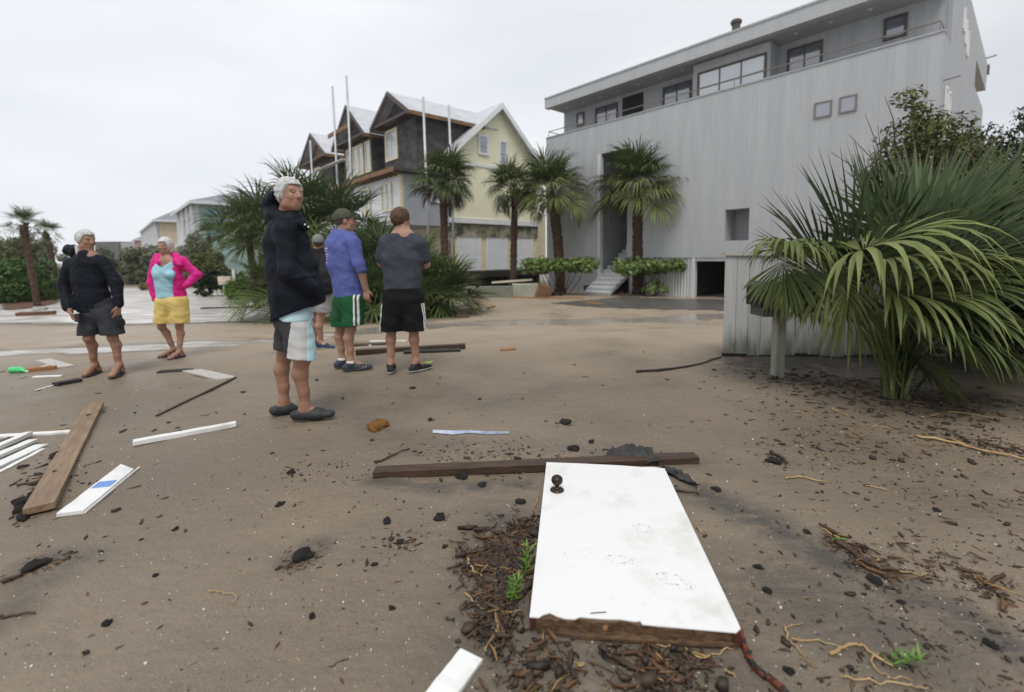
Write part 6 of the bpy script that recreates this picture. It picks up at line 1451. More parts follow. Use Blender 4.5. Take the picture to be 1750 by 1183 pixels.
class Person:
    def __init__(s, label, ox, oy, ppm, skin=SKIN, m=1.):
        """ox, oy: photograph pixel of the ground point between the feet; ppm: pixels per metre there"""
        s.g = gp(ox, oy); s.ox, s.oy, s.ppm, s.m = ox, oy, ppm, m
        s.root = thing('person', label, 'person', s.g, 0, None); s.b = Vol(); s.skin = skin; s.h = .0085
    def P(s, px, py, dy=0.): return np.array(at(px, py, s.g.y + dy) - s.g)
    def G(s, px, py): q = gp(px, py) - s.g; return np.array((q.x, q.y, 0.))
    def add(s, name, vol, mat, h=None): return link(name, vol.mesh(name, mat, h or s.h), s.root)
    def leg(s, hip, knee, ank, back, r=1.):
        """back: unit vector to the rear for the calf"""
        m = s.m * r; back = nrm(back); k, a = knee, ank; c = k + (a - k) * .3 + back * .022 * m
        s.b.cone(hip, k, .088 * m, .058 * m, .02); s.b.ell(k - back * .012, np.array((.052, .052, .06)) * m, None, .02); s.b.cone(k, c, .050 * m, .058 * m, .02); s.b.cone(c, k + (a - k) * .72 + back * .004, .056 * m, .040 * m, .02); s.b.cone(k + (a - k) * .7, a, .040 * m, .036 * m, .02)
    def foot(s, ank, toe, r=.93, reach=.62):
        m = s.m * r; f = nrm((toe - ank) * np.array((1, 1, 0))); heel = np.array((ank[0], ank[1], 0)) - f * .045 * m + np.array((0, 0, .046 * m)); t = np.array((ank[0] + (toe[0] - ank[0]) * reach, ank[1] + (toe[1] - ank[1]) * reach, (.042 if reach < 1 else .034) * m))
        s.b.cone(ank, heel, .036 * m, .033 * m, .02); s.b.cone(ank - np.array((0, 0, .01)), t, .036 * m, .028 * m, .02); s.b.cone(heel, t, .032 * m, .030 * m, .02, np.array((0, 0, 1)), .8); return f, heel, t
    def shoe(s, ank, toe, mat, sole=None, name='shoe', low=False, r=1., collar=.085):
        m = s.m * r; f = nrm((toe - ank) * np.array((1, 1, 0))); v = Vol(); z = np.array((0, 0, 1.)); side = np.cross(f, z)
        h0 = np.array((ank[0], ank[1], 0)) - f * .055 * m; t0 = np.array((toe[0], toe[1], 0))
        v.cone(h0 + z * .045 * m, h0 + (t0 - h0) * .55 + z * .042 * m, .037 * m, .040 * m, .02, z, 1.); v.cone(h0 + (t0 - h0) * .5 + z * .040 * m, t0 - f * .035 * m + z * .034 * m, .042 * m, .036 * m, .025, z, .66)
        if not low: v.cone(ank - z * .03, np.array((ank[0], ank[1], collar * m)) - f * .005, .046 * m, .046 * m, .03)
        v.cut((0, 0, .004), (0, 0, -1)); v.cut((ank[0], ank[1], (collar + (.012 if not low else 0)) * m), nrm(z - f * .0 if not low else z + f * -.2))
        o = s.add(name, v, mat, .006)
        if sole is not None:
            w_ = v.copy(); w_.ops = [q for q in w_.ops if q[0] == 'cone'][:2]; w_.grow(.004); w_.cut((0, 0, .003), (0, 0, -1)); w_.cut((0, 0, .026 * m), (0, 0, 1)); so = w_.mesh('sole', sole, .006); link('sole', so, o)
        return o
    def eyes(s, Pf, m=1.):
        for q in (-1, 1):
            b = MB(); c = Pf(q * .031, .079, .008); n = 8
            for i in range(1): b.lathe([(.001, -.011), (.008, -.008), (.011, 0), (.008, .008), (.001, .011)], c, 10)
            b.build('eye', EYEM, s.root, smooth_=True)

Zv = np.array((0, 0, 1.))
def shorts_vol(hipL, hipR, kneeL, kneeR, top, d, ff, rt, rl, rb, frac=.72, kk=.03):
    v = Vol(); c = (hipL + hipR) / 2
    v.cone(c + Zv * top, c, rt * .93, rt, .03, d, ff); 
    for h_, k_ in ((hipL, kneeL), (hipR, kneeR)): v.cone(h_ + Zv * .0, h_ + (k_ - h_) * frac, rl, rb, kk)
    return v

# ---- 1. tall grey-haired man in the dark rain jacket (faces right)
p = Person('tall grey-haired man in a black rain jacket and black slip-on shoes', 512, 716, 800 / gp(512, 716).y, SKIN, 1.07); P = p.P
hp, ang = P(496, 334), nrm((.86, -.50, .08)); Pf, ax = head(p.b, hp, ang, nrm((.06, 0, 1)), 1.03)
p.b.cone(P(487, 372, .02), P(494, 345, .0), .058, .055, .03)
kL, kR = P(486, 608, .12), P(516, 614, -.06); aL, aR = P(485, 684, .10), P(521, 692, -.04)
hL, hR = P(497, 545, .09), P(505, 545, -.07)
bk = (-1, 0, 0); p.leg(hL, kL, aL, bk, .93); p.leg(hR, kR, aR, bk, .96)
tL, tR = p.G(509, 704), p.G(573, 716); aLg, aRg = aL.copy(), aR.copy()
aLg[2] = .10; aRg[2] = .10; p.b.cone(aL, aLg, .04, .037, .02); p.b.cone(aR, aRg, .04, .037, .02); p.foot(aLg, tL); p.foot(aRg, tR)
p.b.cone(P(496, 480), P(488, 400), .12, .10, .03)
link('body', p.b.mesh('body', p.skin, .0075), p.root)
p.eyes(Pf)
hv = Vol(); head(hv, hp, ang, nrm((.06, 0, 1)), 1.03); hv.ops = [o for o in hv.ops if o[0] == 'ell'][:1]; hv.grow(.016); hv.noise(.006, 60, 2)
s3, f3, u3 = ax
def hairline(c, f3, u3, s3, m, front=.052, top=.058, back=-.07, side=.0):
    """keeps the cap of hair: everything above a line that rises from nape over the ears to the forehead"""
    def fn(X, Y, Z):
        a = ((X - c[0]) * f3[0] + (Y - c[1]) * f3[1] + (Z - c[2]) * f3[2]) / m; u = ((X - c[0]) * u3[0] + (Y - c[1]) * u3[1] + (Z - c[2]) * u3[2]) / m
        lim = np.where(a < -.01, back, np.where(a < .02, back + (side - back) * (a + .01) / .03, side + (top - side) * np.clip((a - .02) / (front - .02), 0, 1)))
        return (lim - u) * m
    return fn
hv.keep(hairline(hp, f3, u3, s3, 1.03, .055, .066, -.075, -.012)); p.add('hair', hv, M('silver_hair', (.42, .42, .41), (.60, .60, .59), 40, .6, .003, 150), .006)
JK = cloth_m('black_rain_shell', (.006, .008, .013), (.010, .012, .019), rough=.6, spec=.12)
v = Vol(); D = (0, 1, 0)
v.chain([P(487, 386, .02), P(489, 415, .02), P(498, 460, .01), P(507, 500, 0), P(509, 540, 0)], [.125, .158, .178, .195, .190], .04)
v.cone(P(484, 388, .14), P(488, 390, -.10), .075, .075, .06)
v.cone(P(486, 395, -.13), P(493, 465, -.19), .074, .066, .035); v.cone(P(493, 465, -.19), P(530, 492, -.13), .066, .056, .03)
v.cone(P(486, 394, .17), P(492, 465, .22), .072, .064, .04); v.cone(P(492, 465, .22), P(528, 490, .15), .064, .056, .03)
v.cone(P(484, 378, .02), P(500, 376, -.02), .082, .074, .04)
v.noise(.006, 8, 1); v.noise(.0028, 24, 2); v.cut(P(480, 545), (.38, 0, -1)); v0 = v.copy(); jk = p.add('rain_jacket', v, JK, .009)
v = Vol(); v.cone(P(466, 348, .05), P(472, 372, .03), .062, .085, .04); v.cone(P(463, 345, .06), P(468, 336, -.02), .058, .045, .04); v.cone(P(478, 374, .0), P(508, 382, -.03), .085, .055, .04); v.cone(P(505, 378, .02), P(522, 388, .0), .045, .028, .03)
v.ell(P(494, 340), (.10, .12, .12), None, 0, neg=True); v.noise(.006, 26, 4); link('hood', v.mesh('hood', JK, .008), jk)
SH = cloth_m('charcoal_board_short', (.045, .042, .046), (.060, .056, .060)); sv_ = shorts_vol(hL, hR, kL + np.array((0, 0, -.1)), kR + np.array((0, 0, -.1)), .1, (1, 0, 0), .9, .155, .10, .112, 1.0); sv_.noise(.005, 19, 3); sv_.cut(P(500, 604), (-.15, 0, -1))
for px_, py_ in ((521, 384), (527, 388)):
    MB().lathe([(.001, -.008), (.007, -.004), (.007, .004), (.001, .008)], tuple(P(px_, py_, -.055)), 8).build('snap', MAT['white'], jk)
flap = Vol(); flap.cone(P(486, 395, -.13), P(493, 465, -.19), .074, .066, .0)
for (xa_, xb_, ya_, yb_, nm_) in ((512, 545, 474, 481, 'pocket_flap'),):
    w2 = v0.copy(); w2.ops = [q for q in w2.ops if q[0] != 'cut']; w2.grow(.006); A_, B_ = P(xa_, ya_), P(xb_, yb_); w2.keep(lambda X, Y, Z: np.maximum(np.maximum(A_[0] - X, X - B_[0]), np.maximum(np.maximum(B_[2] - Z + .25 * (X - A_[0]), Z - A_[2] - .25 * (X - A_[0])), Y + .03))); link(nm_, w2.mesh(nm_, JK, .008), jk)
sh = p.add('shorts', sv_, SH)
w2 = sv_.copy(); w2.grow(.004); x0 = P(505, 500)[0]; w2.keep(lambda X, Y, Z: np.maximum(x0 - X + .22 * (Z - .62), Y - .02)); link('pale_side_panel', w2.mesh('pale_side_panel', cloth_m('pale_grey_panel', (.50, .50, .49), (.58, .58, .57)), .008), sh)
w2 = sv_.copy(); w2.grow(.008); xq = P(533, 500)[0]; zq = P(500, 546)[2]; w2.keep(lambda X, Y, Z: np.minimum(xq - X, zq - Z + .5 * np.maximum(0, P(500, 500)[0] - X))); link('aqua_front_panel', w2.mesh('aqua_front_panel', cloth_m('pale_aqua_panel', (.42, .62, .66), (.50, .68, .72)), .008), sh)
CR = M('black_foam_shoe', (.022, .022, .024), (.035, .035, .037), 9, .6)
p.shoe(aLg, tL, CR, name='slip_on_shoe', low=True, r=1.12, collar=.08); p.shoe(aRg, tR, CR, name='slip_on_shoe', low=True, r=1.12, collar=.08)

# ---- 2. man in the grey t-shirt, back turned, arms crossed
p = Person('man in charcoal t-shirt and black side-striped shorts, arms crossed, back turned', 690, 637, 800 / gp(690, 637).y, SKIN2); P = p.P
hp = P(686, 377, .02); ang = nrm((.55, .83, 0)); Pf, ax = head(p.b, hp, ang, Zv, 1.06)
p.b.cone(P(687, 402, .0), P(687, 385, .0), .062, .058, .03)
hL, hR = P(676, 512), P(703, 512); kL, kR = P(669, 563, .02), P(707, 563, .03); aL, aR = P(668, 618, .0), P(711, 616, .02)
p.leg(hL, kL, aL, (0, -1, 0), .96); p.leg(hR, kR, aR, (0, -1, 0), .96)
tL = aL * np.array((1, 1, 0)) + np.array((-.03, .21, 0)); tR = aR * np.array((1, 1, 0)) + np.array((.14, .15, 0))
p.foot(aL * np.array((1, 1, 1)), tL); p.foot(aR, tR)
p.b.chain([P(689, 495), P(688, 410)], [.13, .14], .03, (0, 1, 0), .7)
p.b.cone(P(721, 426, .02), P(728, 452, .10), .042, .044, .02); p.b.cone(P(728, 452, .10), P(700, 455, .24), .045, .032, .02); p.b.cone(P(655, 426, .03), P(652, 450, .12), .042, .042, .02); p.b.cone(P(652, 450, .12), P(690, 448, .22), .043, .03, .02)
hand(p.b, P(700, 455, .24), (-1, .1, .1), (0, -1, 0), Zv, 1, .5)
link('body', p.b.mesh('body', p.skin, p.h), p.root)
TS = cloth_m('charcoal_tee', (.050, .053, .070), (.066, .069, .086)); v = Vol()
v.chain([P(686, 404, .01), P(686, 418, .02), P(686, 440, .02), P(688, 470, .02), P(688, 503, .01)], [.08, .195, .212, .196, .198], .035, (0, 1, 0), .66)
v.cone(P(668, 409, .0), P(706, 409, .0), .062, .062, .05); v.cone(P(659, 416, .0), P(651, 440, .06), .078, .066, .04); v.cone(P(716, 416, .0), P(725, 441, .05), .078, .068, .04)
v.noise(.004, 9, 5); v.noise(.0025, 22, 1); v.cut(P(690, 496), -Zv); v.cut(P(690, 399), Zv); p.add('t_shirt', v, TS)
BS = cloth_m('black_shorts', (.007, .007, .008), (.013, .013, .014)); sv_ = shorts_vol(hL, hR, P(667, 590), P(712, 590), .11, (0, 1, 0), .75, .195, .135, .122, 1.0); sv_.noise(.005, 17, 6); sv_.cut(P(690, 565), -Zv); sv_.cut(P(690, 492), Zv); sh = p.add('shorts', sv_, BS)
for xx, sg in ((659, -1), (723, 1)):
    w2 = sv_.copy(); w2.grow(.005); xa = P(xx, 500)[0]; zz = P(690, 518)[2]
    w2.keep(lambda X, Y, Z, xa=xa, sg=sg: np.maximum(np.maximum(np.abs(Y + .02) - .011, -sg * (X - xa) - .02), Z - zz)); link('white_stripe', w2.mesh('white_stripe', MAT['white'], .007), sh)
    w2 = sv_.copy(); w2.grow(.005); w2.keep(lambda X, Y, Z, xa=xa, sg=sg: np.maximum(np.maximum(np.abs(Y + .055) - .006, -sg * (X - xa) - .02), Z - zz)); link('white_stripe', w2.mesh('white_stripe', MAT['white'], .007), sh)
hv = Vol(); head(hv, hp, ang, Zv, 1.06); hv.ops = hv.ops[:1]; hv.grow(.015); hv.noise(.004, 70, 1); hv.keep(hairline(hp, ax[1], ax[2], ax[0], 1.06, .055, .06, -.085, -.01)); p.add('hair', hv, M('auburn_hair', (.060, .028, .014), (.105, .050, .024), 40, .6, .003, 150), .006)
RS = M('black_knit_shoe', (.012, .012, .013), (.02, .02, .02), 30, .7); WS = M('white_foam_sole', (.62, .63, .63), (.55, .56, .56), 10, .6)
p.shoe(aL, tL, RS, WS, 'running_shoe', r=1.02); rsho = p.shoe(aR, tR, RS, WS, 'running_shoe', r=1.02)
p_ = (aR * .4 + tR * .6); MB().tube([p_ + np.array((.0, -.052, .05)), p_ + np.array((.05, -.022, .035)), p_ + np.array((.085, .03, .05))], [.004, .008, .002], 6).build('shoe_mark', M('lime_mark', (.45, .75, .05), (.4, .7, .05), 5, .5), rsho)

# ---- 3. man in the blue hoodie with cap
p = Person('man in a blue hooded sweatshirt, olive cap and green shorts with white edging', 598, 632, 800 / gp(598, 632).y, SKIN2); P = p.P
hp = P(589, 378, .0); ang = nrm((.88, .48, .04)); Pf, ax = head(p.b, hp, ang, Zv, 1.04)
p.b.cone(P(585, 402, .0), P(588, 386), .062, .058, .03)
hL, hR = P(588, 515, .06), P(604, 515, -.06); kL, kR = P(582, 560, .08), P(599, 562, -.07); aL, aR = P(584, 610, .08), P(599, 614, -.08)
p.leg(hL, kL, aL, (-1, -.2, 0), .95); p.leg(hR, kR, aR, (-1, -.2, 0), .97)
tL = aL * np.array((1, 1, 0)) + np.array((.15, .10, 0)); tR = p.G(637, 631); p.foot(aL, tL); p.foot(aR, tR)
p.b.chain([P(594, 500), P(586, 415)], [.13, .14], .03, (.5, -.86, 0), .8)
p.b.cone(P(613, 452, -.16), P(617, 462, -.17), .048, .047, .02); p.b.cone(P(617, 462, -.17), P(625, 494, -.12), .047, .031, .02); hand(p.b, P(625, 493, -.12), (.05, .05, -1), (.3, .9, 0), (.9, -.3, 0), 1.05, .45)
link('body', p.b.mesh('body', p.skin, p.h), p.root)
BL = cloth_m('blue_fleece', (.085, .105, .30), (.115, .140, .36), rough=.9); d_ = nrm((.6, .8, 0)); v = Vol()
v.chain([P(584, 408, 0), P(583, 424, 0), P(586, 450, 0), P(594, 485, 0), P(598, 514, 0)], [.13, .178, .19, .176, .19], .04, d_, .82)
v.cone(P(570, 410, .07), P(600, 412, -.10), .07, .07, .06); v.cone(P(604, 416, -.13), P(613, 452, -.17), .078, .066, .03); v.cone(P(612, 450, -.17), P(617, 461, -.17), .062, .058, .02)
v.cone(P(566, 416, .10), P(568, 455, .17), .07, .06, .03); v.noise(.005, 9, 2); v.noise(.0028, 24, 5); v.cut(P(598, 507), (.0, 0, -1)); v.cut(P(616, 461, -.17), (.35, 0, -1)) if False else None
hd = p.add('sweatshirt', v, BL)
v = Vol(); v.cone(P(576, 400, .02), P(602, 404, -.05), .058, .05, .03); v.cone(P(572, 402, .0), P(585, 396, .04), .05, .05, .03); v.noise(.005, 30, 3); v.ell(P(588, 384), (.075, .075, .10), None, 0, neg=True); link('hood', v.mesh('hood', BL, .008), hd)
# faint rows of small print on the back (unreadable in the photograph: rendered as rows of pale dashes)
F_, lo_ = None, None
b = MB(); g = random.Random(4); nb_ = nrm((-.42, -.9, 0)); sb_ = nrm(np.cross(nb_, Zv)) * -1
dd = np.array(bpy.data.meshes['sweatshirt'].vertices[0].co) if False else None
from mathutils.bvhtree import BVHTree
me = hd.data; bv = BVHTree.FromPolygons([q.co.copy() for q in me.vertices], [tuple(f.vertices) for f in me.polygons])
def stick_on(c, w_, h_):
    pts = []
    for a_, b_ in ((-1, -1), (1, -1), (1, 1), (-1, 1)):
        o_ = Vector(c + sb_ * a_ * w_ / 2 + Zv * b_ * h_ / 2 + nb_ * .5); hit = bv.ray_cast(o_, Vector(-nb_))
        if hit[0] is None: return
        pts.append(hit[0] + Vector(nb_) * .0035)
    b.add(pts, [(0, 1, 2, 3)])
for py, wpx, hpx in ((425, 17, 2.0), (429, 9, 1.4), (435, 18, 2.0), (438.5, 14, 1.4), (442, 9, 1.4), (446, 5, 1.4), (449, 8, 1.4)):
    x = -wpx / 2
    while x < wpx / 2:
        l_ = g.uniform(1.2, 3.0); stick_on(P(567.5 + x + l_ / 2, py, 0), l_ / p.ppm * 1.05, hpx / p.ppm); x += l_ + .7
b.build('back_print', M('pale_print', (.55, .58, .68), (.48, .52, .64), 30, .8), hd)
GS = cloth_m('green_mesh_shorts', (.012, .075, .030), (.018, .095, .040)); sv_ = shorts_vol(hL, hR, P(582, 578, .08), P(603, 578, -.09), .08, (.6, .8, 0), .85, .175, .125, .122, 1.0); sv_.noise(.005, 17, 9); sv_.cut(P(598, 556), (.1, 0, -1)); sv_.cut(P(598, 503), Zv); sh = p.add('shorts', sv_, GS)
zb = min(o[2][2] for o in sv_.ops if o[0] == 'cone') - .118
w2 = sv_.copy(); w2.grow(.004); zz = P(598, 553)[2]; w2.keep(lambda X, Y, Z: np.maximum(np.abs(Z - zz) - .009, .0 * X)); link('white_edging', w2.mesh('white_edging', MAT['white'], .007), sh)
for xs in (613, 619):
    w2 = sv_.copy(); w2.grow(.005); xa = P(xs, 500)[0]; w2.keep(lambda X, Y, Z, xa=xa: np.maximum(np.maximum(np.abs(X - xa) - .010, Y + .02), zz - Z)); link('white_stripe', w2.mesh('white_stripe', MAT['white'], .007), sh)
CAPM = cloth_m('olive_camo_cap', (.060, .060, .042), (.105, .10, .075), scale=25)
def cap(p, hp, ax, m, mat, rev=False, brim=True):
    s3, f3, u3 = ax; hv = Vol(); head(hv, hp, f3, u3, m); hv.ops = hv.ops[:1]; hv.grow(.014); c = np.array(hp); hv.cut(c + u3 * .022 * m, -(u3 + f3 * -.12)); o = p.add('cap', hv, mat, .006)
    if brim:
        v = Vol(); q = -1 if rev else 1; v.ell(c + u3 * .028 * m + f3 * q * .115 * m, np.array((.062, .07, .009)) * m, (s3, f3 * q, nrm(u3 + f3 * .15 * q)), 0); link('brim', v.mesh('brim', mat, .005), o)
    hv = Vol(); head(hv, hp, f3, u3, m); hv.ops = hv.ops[:1]; hv.grow(.006); hv.keep(hairline(hp, f3, u3, s3, m, .05, .05, -.07, -.01)); p.add('hair', hv, M('short_brown_hair', (.07, .045, .03), (.10, .065, .045), 40, .7) if 'short_brown_hair' not in bpy.data.materials else bpy.data.materials['short_brown_hair'], .006)
cap(p, hp, ax, 1.04, CAPM)
NS = M('navy_mesh_shoe', (.022, .028, .042), (.05, .058, .075), 40, .7); DS = M('dark_rubber_sole', (.07, .075, .085), (.10, .105, .115), 10, .7)
for a_, t_ in ((aL, tL), (aR, tR)):
    o = p.shoe(a_, t_, NS, DS, 'running_shoe', r=1.05); v = Vol(); v.cone(np.array((a_[0], a_[1], .085)), np.array((a_[0], a_[1], .125)), .047, .046, .01); v.cut((0, 0, .125), Zv); link('sock', v.mesh('sock', MAT['white'], .006), o)
    f_ = nrm(t_ - a_ * np.array((1, 1, 0))); sd_ = np.cross(f_, Zv); m_ = a_ * np.array((.5, .5, 0)) + t_ * .5
    for u_ in (-.03, .0, .03): MB().tube([m_ + f_ * u_ + sd_ * .047 + Zv * .03, m_ + f_ * (u_ + .015) + sd_ * .046 + Zv * .055], .0028, 5).build('shoe_stripe', MAT['white'], o)

# ---- 4. younger man half hidden behind, grey cap and backpack
p = Person('person in grey cap, black jacket and backpack behind the tall man', 550, 596, 800 / gp(550, 596).y, SKIN2, .95); P = p.P
hp = P(544, 416, .0); ang = nrm((-.35, .93, 0)); Pf, ax = head(p.b, hp, ang, Zv, 1.0); p.b.cone(P(544, 440), P(544, 422), .056, .053, .03)
hL, hR = P(540, 505, .06), P(556, 505, -.04); kL, kR = P(536, 545, .08), P(547, 545, -.04); aL, aR = P(537, 582, .10), P(548, 585, -.02)
p.leg(hL, kL, aL, (-.5, -.8, 0), 1.0); p.leg(hR, kR, aR, (-.5, -.8, 0), 1.0); tL = aL * np.array((1, 1, 0)) + np.array((.17, .1, 0)); tR = p.G(572, 596); p.foot(aL, tL); p.foot(aR, tR)
p.b.chain([P(548, 500), P(545, 445)], [.12, .13], .03, (0, 1, 0), .7); p.b.cone(P(531, 450), P(528, 480, .1), .05, .04, .02); p.b.cone(P(528, 480, .1), P(536, 500, .2), .04, .03, .02); hand(p.b, P(536, 500, .2), (.3, .3, -1), (0, 1, 0), (1, 0, 0), 1, .5)
link('body', p.b.mesh('body', p.skin, p.h), p.root)
BJ = cloth_m('black_softshell', (.014, .014, .015), (.024, .024, .025)); v = Vol(); v.chain([P(545, 436), P(545, 448), P(546, 470), P(549, 502)], [.10, .17, .18, .17], .04, (0, 1, 0), .72); v.cone(P(534, 444), P(530, 475, .08), .075, .06, .04); v.cone(P(556, 444), P(561, 478, .05), .075, .06, .04); v.cone(P(538, 430), P(552, 431), .06, .06, .03); v.noise(.006, 17, 2); v.cut(P(548, 500), -Zv); p.add('jacket', v, BJ)
v = Vol(); v.chain([P(556, 448, -.14), P(559, 470, -.17), P(560, 490, -.16)], [.085, .115, .12], .04, (0, 1, 0), .8); v.noise(.004, 25, 3); bp_ = p.add('backpack', v, cloth_m('black_backpack', (.018, .018, .02), (.03, .03, .032)))
v = Vol(); v.ell(P(559, 482, -.25), (.08, .03, .07), None, .01); link('front_pocket', v.mesh('front_pocket', bpy.data.materials['black_backpack'], .008), bp_)
sv_ = shorts_vol(hL, hR, P(536, 560, .08), P(553, 562, -.04), .06, (0, 1, 0), .8, .165, .12, .112, 1.0); sv_.noise(.005, 18, 4); sv_.cut(P(550, 533), -Zv); p.add('shorts', sv_, cloth_m('heather_grey_short', (.27, .26, .26), (.34, .33, .33)))
cap(p, hp, ax, 1.0, cloth_m('grey_cap', (.17, .17, .17), (.21, .21, .21)))
BSM = M('navy_canvas_shoe', (.02, .03, .075), (.03, .04, .09), 20, .8)
for a_, t_ in ((aL, tL), (aR, tR)): p.shoe(a_, t_, BSM, WS, 'canvas_shoe', r=1.05)

# ---- 5. grey-haired man walking in black pullover jacket
p = Person('grey-haired man in black jacket, charcoal cargo shorts and sandals, looking aside', 183, 640, 800 / gp(183, 640).y, SKIN, 1.0); P = p.P
hp = P(147, 411, .0); ang = nrm((.97, -.24, -.05)); Pf, ax = head(p.b, hp, ang, nrm((.08, 0, 1)), .99)
p.b.cone(P(146, 444, .02), P(146, 420), .066, .058, .03)
hL, hR = P(158, 535, .02), P(184, 535, .0); kL, kR = P(152, 578, -.06), P(193, 577, -.04); aL, aR = P(162, 622, .04), P(203, 622, -.02)
p.leg(hL, kL, aL, (.1, 1, 0), .92); p.leg(hR, kR, aR, (.1, 1, 0), .92)
tL = aL * np.array((1, 1, 0)) + np.array((.03, -.17, 0)); tR = aR * np.array((1, 1, 0)) + np.array((.06, -.18, 0)); p.foot(aL, tL, 1.05, 1); p.foot(aR, tR, 1.05, 1)
p.b.chain([P(168, 520), P(150, 445)], [.14, .14], .03, (0, 1, 0), .7)
hand(p.b, P(120, 531, -.14), (.45, -.2, -.8), (.7, .5, .3), (.5, -.8, .2), 1.05, .9); p.b.cone(P(114, 515, -.1), P(120, 532, -.14), .036, .031, .02)
hand(p.b, P(203, 522, -.08), (-.1, -.2, -1), (-.9, .2, 0), (0, -1, 0), 1.0, .8)
link('body', p.b.mesh('body', p.skin, p.h), p.root); p.eyes(Pf)
hv = Vol(); head(hv, hp, ang, nrm((.08, 0, 1)), .99); hv.ops = hv.ops[:1]; hv.grow(.014); hv.noise(.005, 60, 3); hv.keep(hairline(hp, ax[1], ax[2], ax[0], .99, .055, .066, -.07, -.012)); p.add('hair', hv, bpy.data.materials['silver_hair'], .006)
v = Vol(); v.chain([P(148, 440), P(148, 452), P(152, 480), P(158, 510), P(164, 540)], [.09, .162, .182, .184, .186], .04, (0, 1, 0), .68)
v.cone(P(126, 449), P(172, 447), .062, .062, .06); v.cone(P(148, 446, -.01), P(148, 436, -.01), .10, .078, .03); v.ell(P(147, 422), (.062, .062, .085), None, 0, neg=True)
v.cone(P(120, 450), P(109, 488, -.02), .066, .064, .04); v.cone(P(109, 488, -.02), P(117, 526, -.12), .064, .052, .03); v.cone(P(176, 447), P(199, 484, -.0), .066, .064, .04); v.cone(P(199, 484, .0), P(203, 520, -.07), .064, .050, .03)
v.noise(.004, 7, 4); v.noise(.003, 27, 3); v.cut(P(160, 533), (0, 0, -1)); 
pj = p.add('jacket', v, JK, .009)
me = pj.data; bv5 = BVHTree.FromPolygons([q.co.copy() for q in me.vertices], [tuple(f.vertices) for f in me.polygons]); zp = []
for py_ in range(442, 482, 4):
    h_ = bv5.ray_cast(Vector(P(151 + (py_ - 440) * .08, py_, -.6)), Vector((0, 1, 0)))
    if h_[0] is not None: zp.append(h_[0] + Vector((0, -.002, 0)))
if len(zp) > 2: MB().tube(zp, .006, 5).build('zip', M('dull_zip', (.05, .05, .055), (.07, .07, .075), 20, .4), pj)
v = Vol(); v.cone(P(119, 428, .06), P(131, 428, .0), .07, .06, .03); v.cone(P(128, 438, .08), P(160, 442, .06), .05, .045, .03); v.noise(.006, 28, 4); v.ell(P(148, 415), (.085, .085, .13), None, 0, neg=True); link('hood', v.mesh('hood', JK, .008), pj)
v = Vol(); v.cone(P(131, 422, -.03), P(136, 440, -.05), .020, .026, .02); v.cone(P(136, 440, -.05), P(144, 442, -.08), .018, .010, .02); link('hood_lining', v.mesh('hood_lining', cloth_m('grey_lining', (.45, .45, .46), (.55, .55, .56)), .007), pj)
sv_ = shorts_vol(hL, hR, P(150, 590, -.05), P(197, 590, -.04), .08, (0, 1, 0), .75, .18, .118, .120, 1.0); sv_.noise(.006, 16, 5); sv_.cut(P(170, 571), -Zv); sh = p.add('cargo_shorts', sv_, cloth_m('charcoal_cargo', (.028, .031, .036), (.042, .045, .05)))
for x, y, dy in ((143, 552, -.03), (206, 552, -.02)):
    v = Vol(); v.ell(P(x, y, dy), (.03, .065, .07), None, .02); v.noise(.005, 22, 3); link('cargo_pocket', v.mesh('cargo_pocket', bpy.data.materials['charcoal_cargo'], .008), sh)
MB().box(-.03, .03, -.02, .02, -.05, .05).build('camera_case', MAT['blackwood'], p.root, loc=tuple(P(133, 543, -.17)), bevel=.01)
def sandal(p, a_, t_):
    f_ = nrm((t_ - a_) * np.array((1, 1, 0))); sd_ = np.cross(f_, Zv); h_ = np.array((a_[0], a_[1], 0)) - f_ * .06; t0 = np.array((t_[0], t_[1], 0)) + f_ * .03
    v = Vol(); v.cone(h_ + Zv * .012, h_ + (t0 - h_) * .6 + Zv * .012, .040, .046, .02, Zv, .3); v.cone(h_ + (t0 - h_) * .55 + Zv * .012, t0 + Zv * .012 - f_ * .03, .046, .040, .02, Zv, .3); o = p.add('sandal', v, CR, .006)
    for u_, z_, w_ in ((.62, .058, .050), (.42, .085, .047)):
        c_ = h_ + (t0 - h_) * u_; MB().tube([c_ - sd_ * (w_ + .006) + Zv * .012, c_ - sd_ * w_ * .75 + Zv * z_ * .8, c_ + Zv * (z_ + .012), c_ + sd_ * w_ * .75 + Zv * z_ * .8, c_ + sd_ * (w_ + .006) + Zv * .012], .011, 6, sq=.5).build('strap', CR, o, smooth_=True)
    c_ = h_ + f_ * .02; MB().tube([np.array((a_[0], a_[1], .10)) + f_ * .05 + sd_ * .0, np.array((a_[0], a_[1], .095)) + sd_ * .046, np.array((a_[0], a_[1], .085)) - f_ * .05, np.array((a_[0], a_[1], .095)) - sd_ * .046, np.array((a_[0], a_[1], .10)) + f_ * .05], .009, 6, sq=.6).build('strap', CR, o, smooth_=True)
sandal(p, aL, tL); sandal(p, aR, tR)

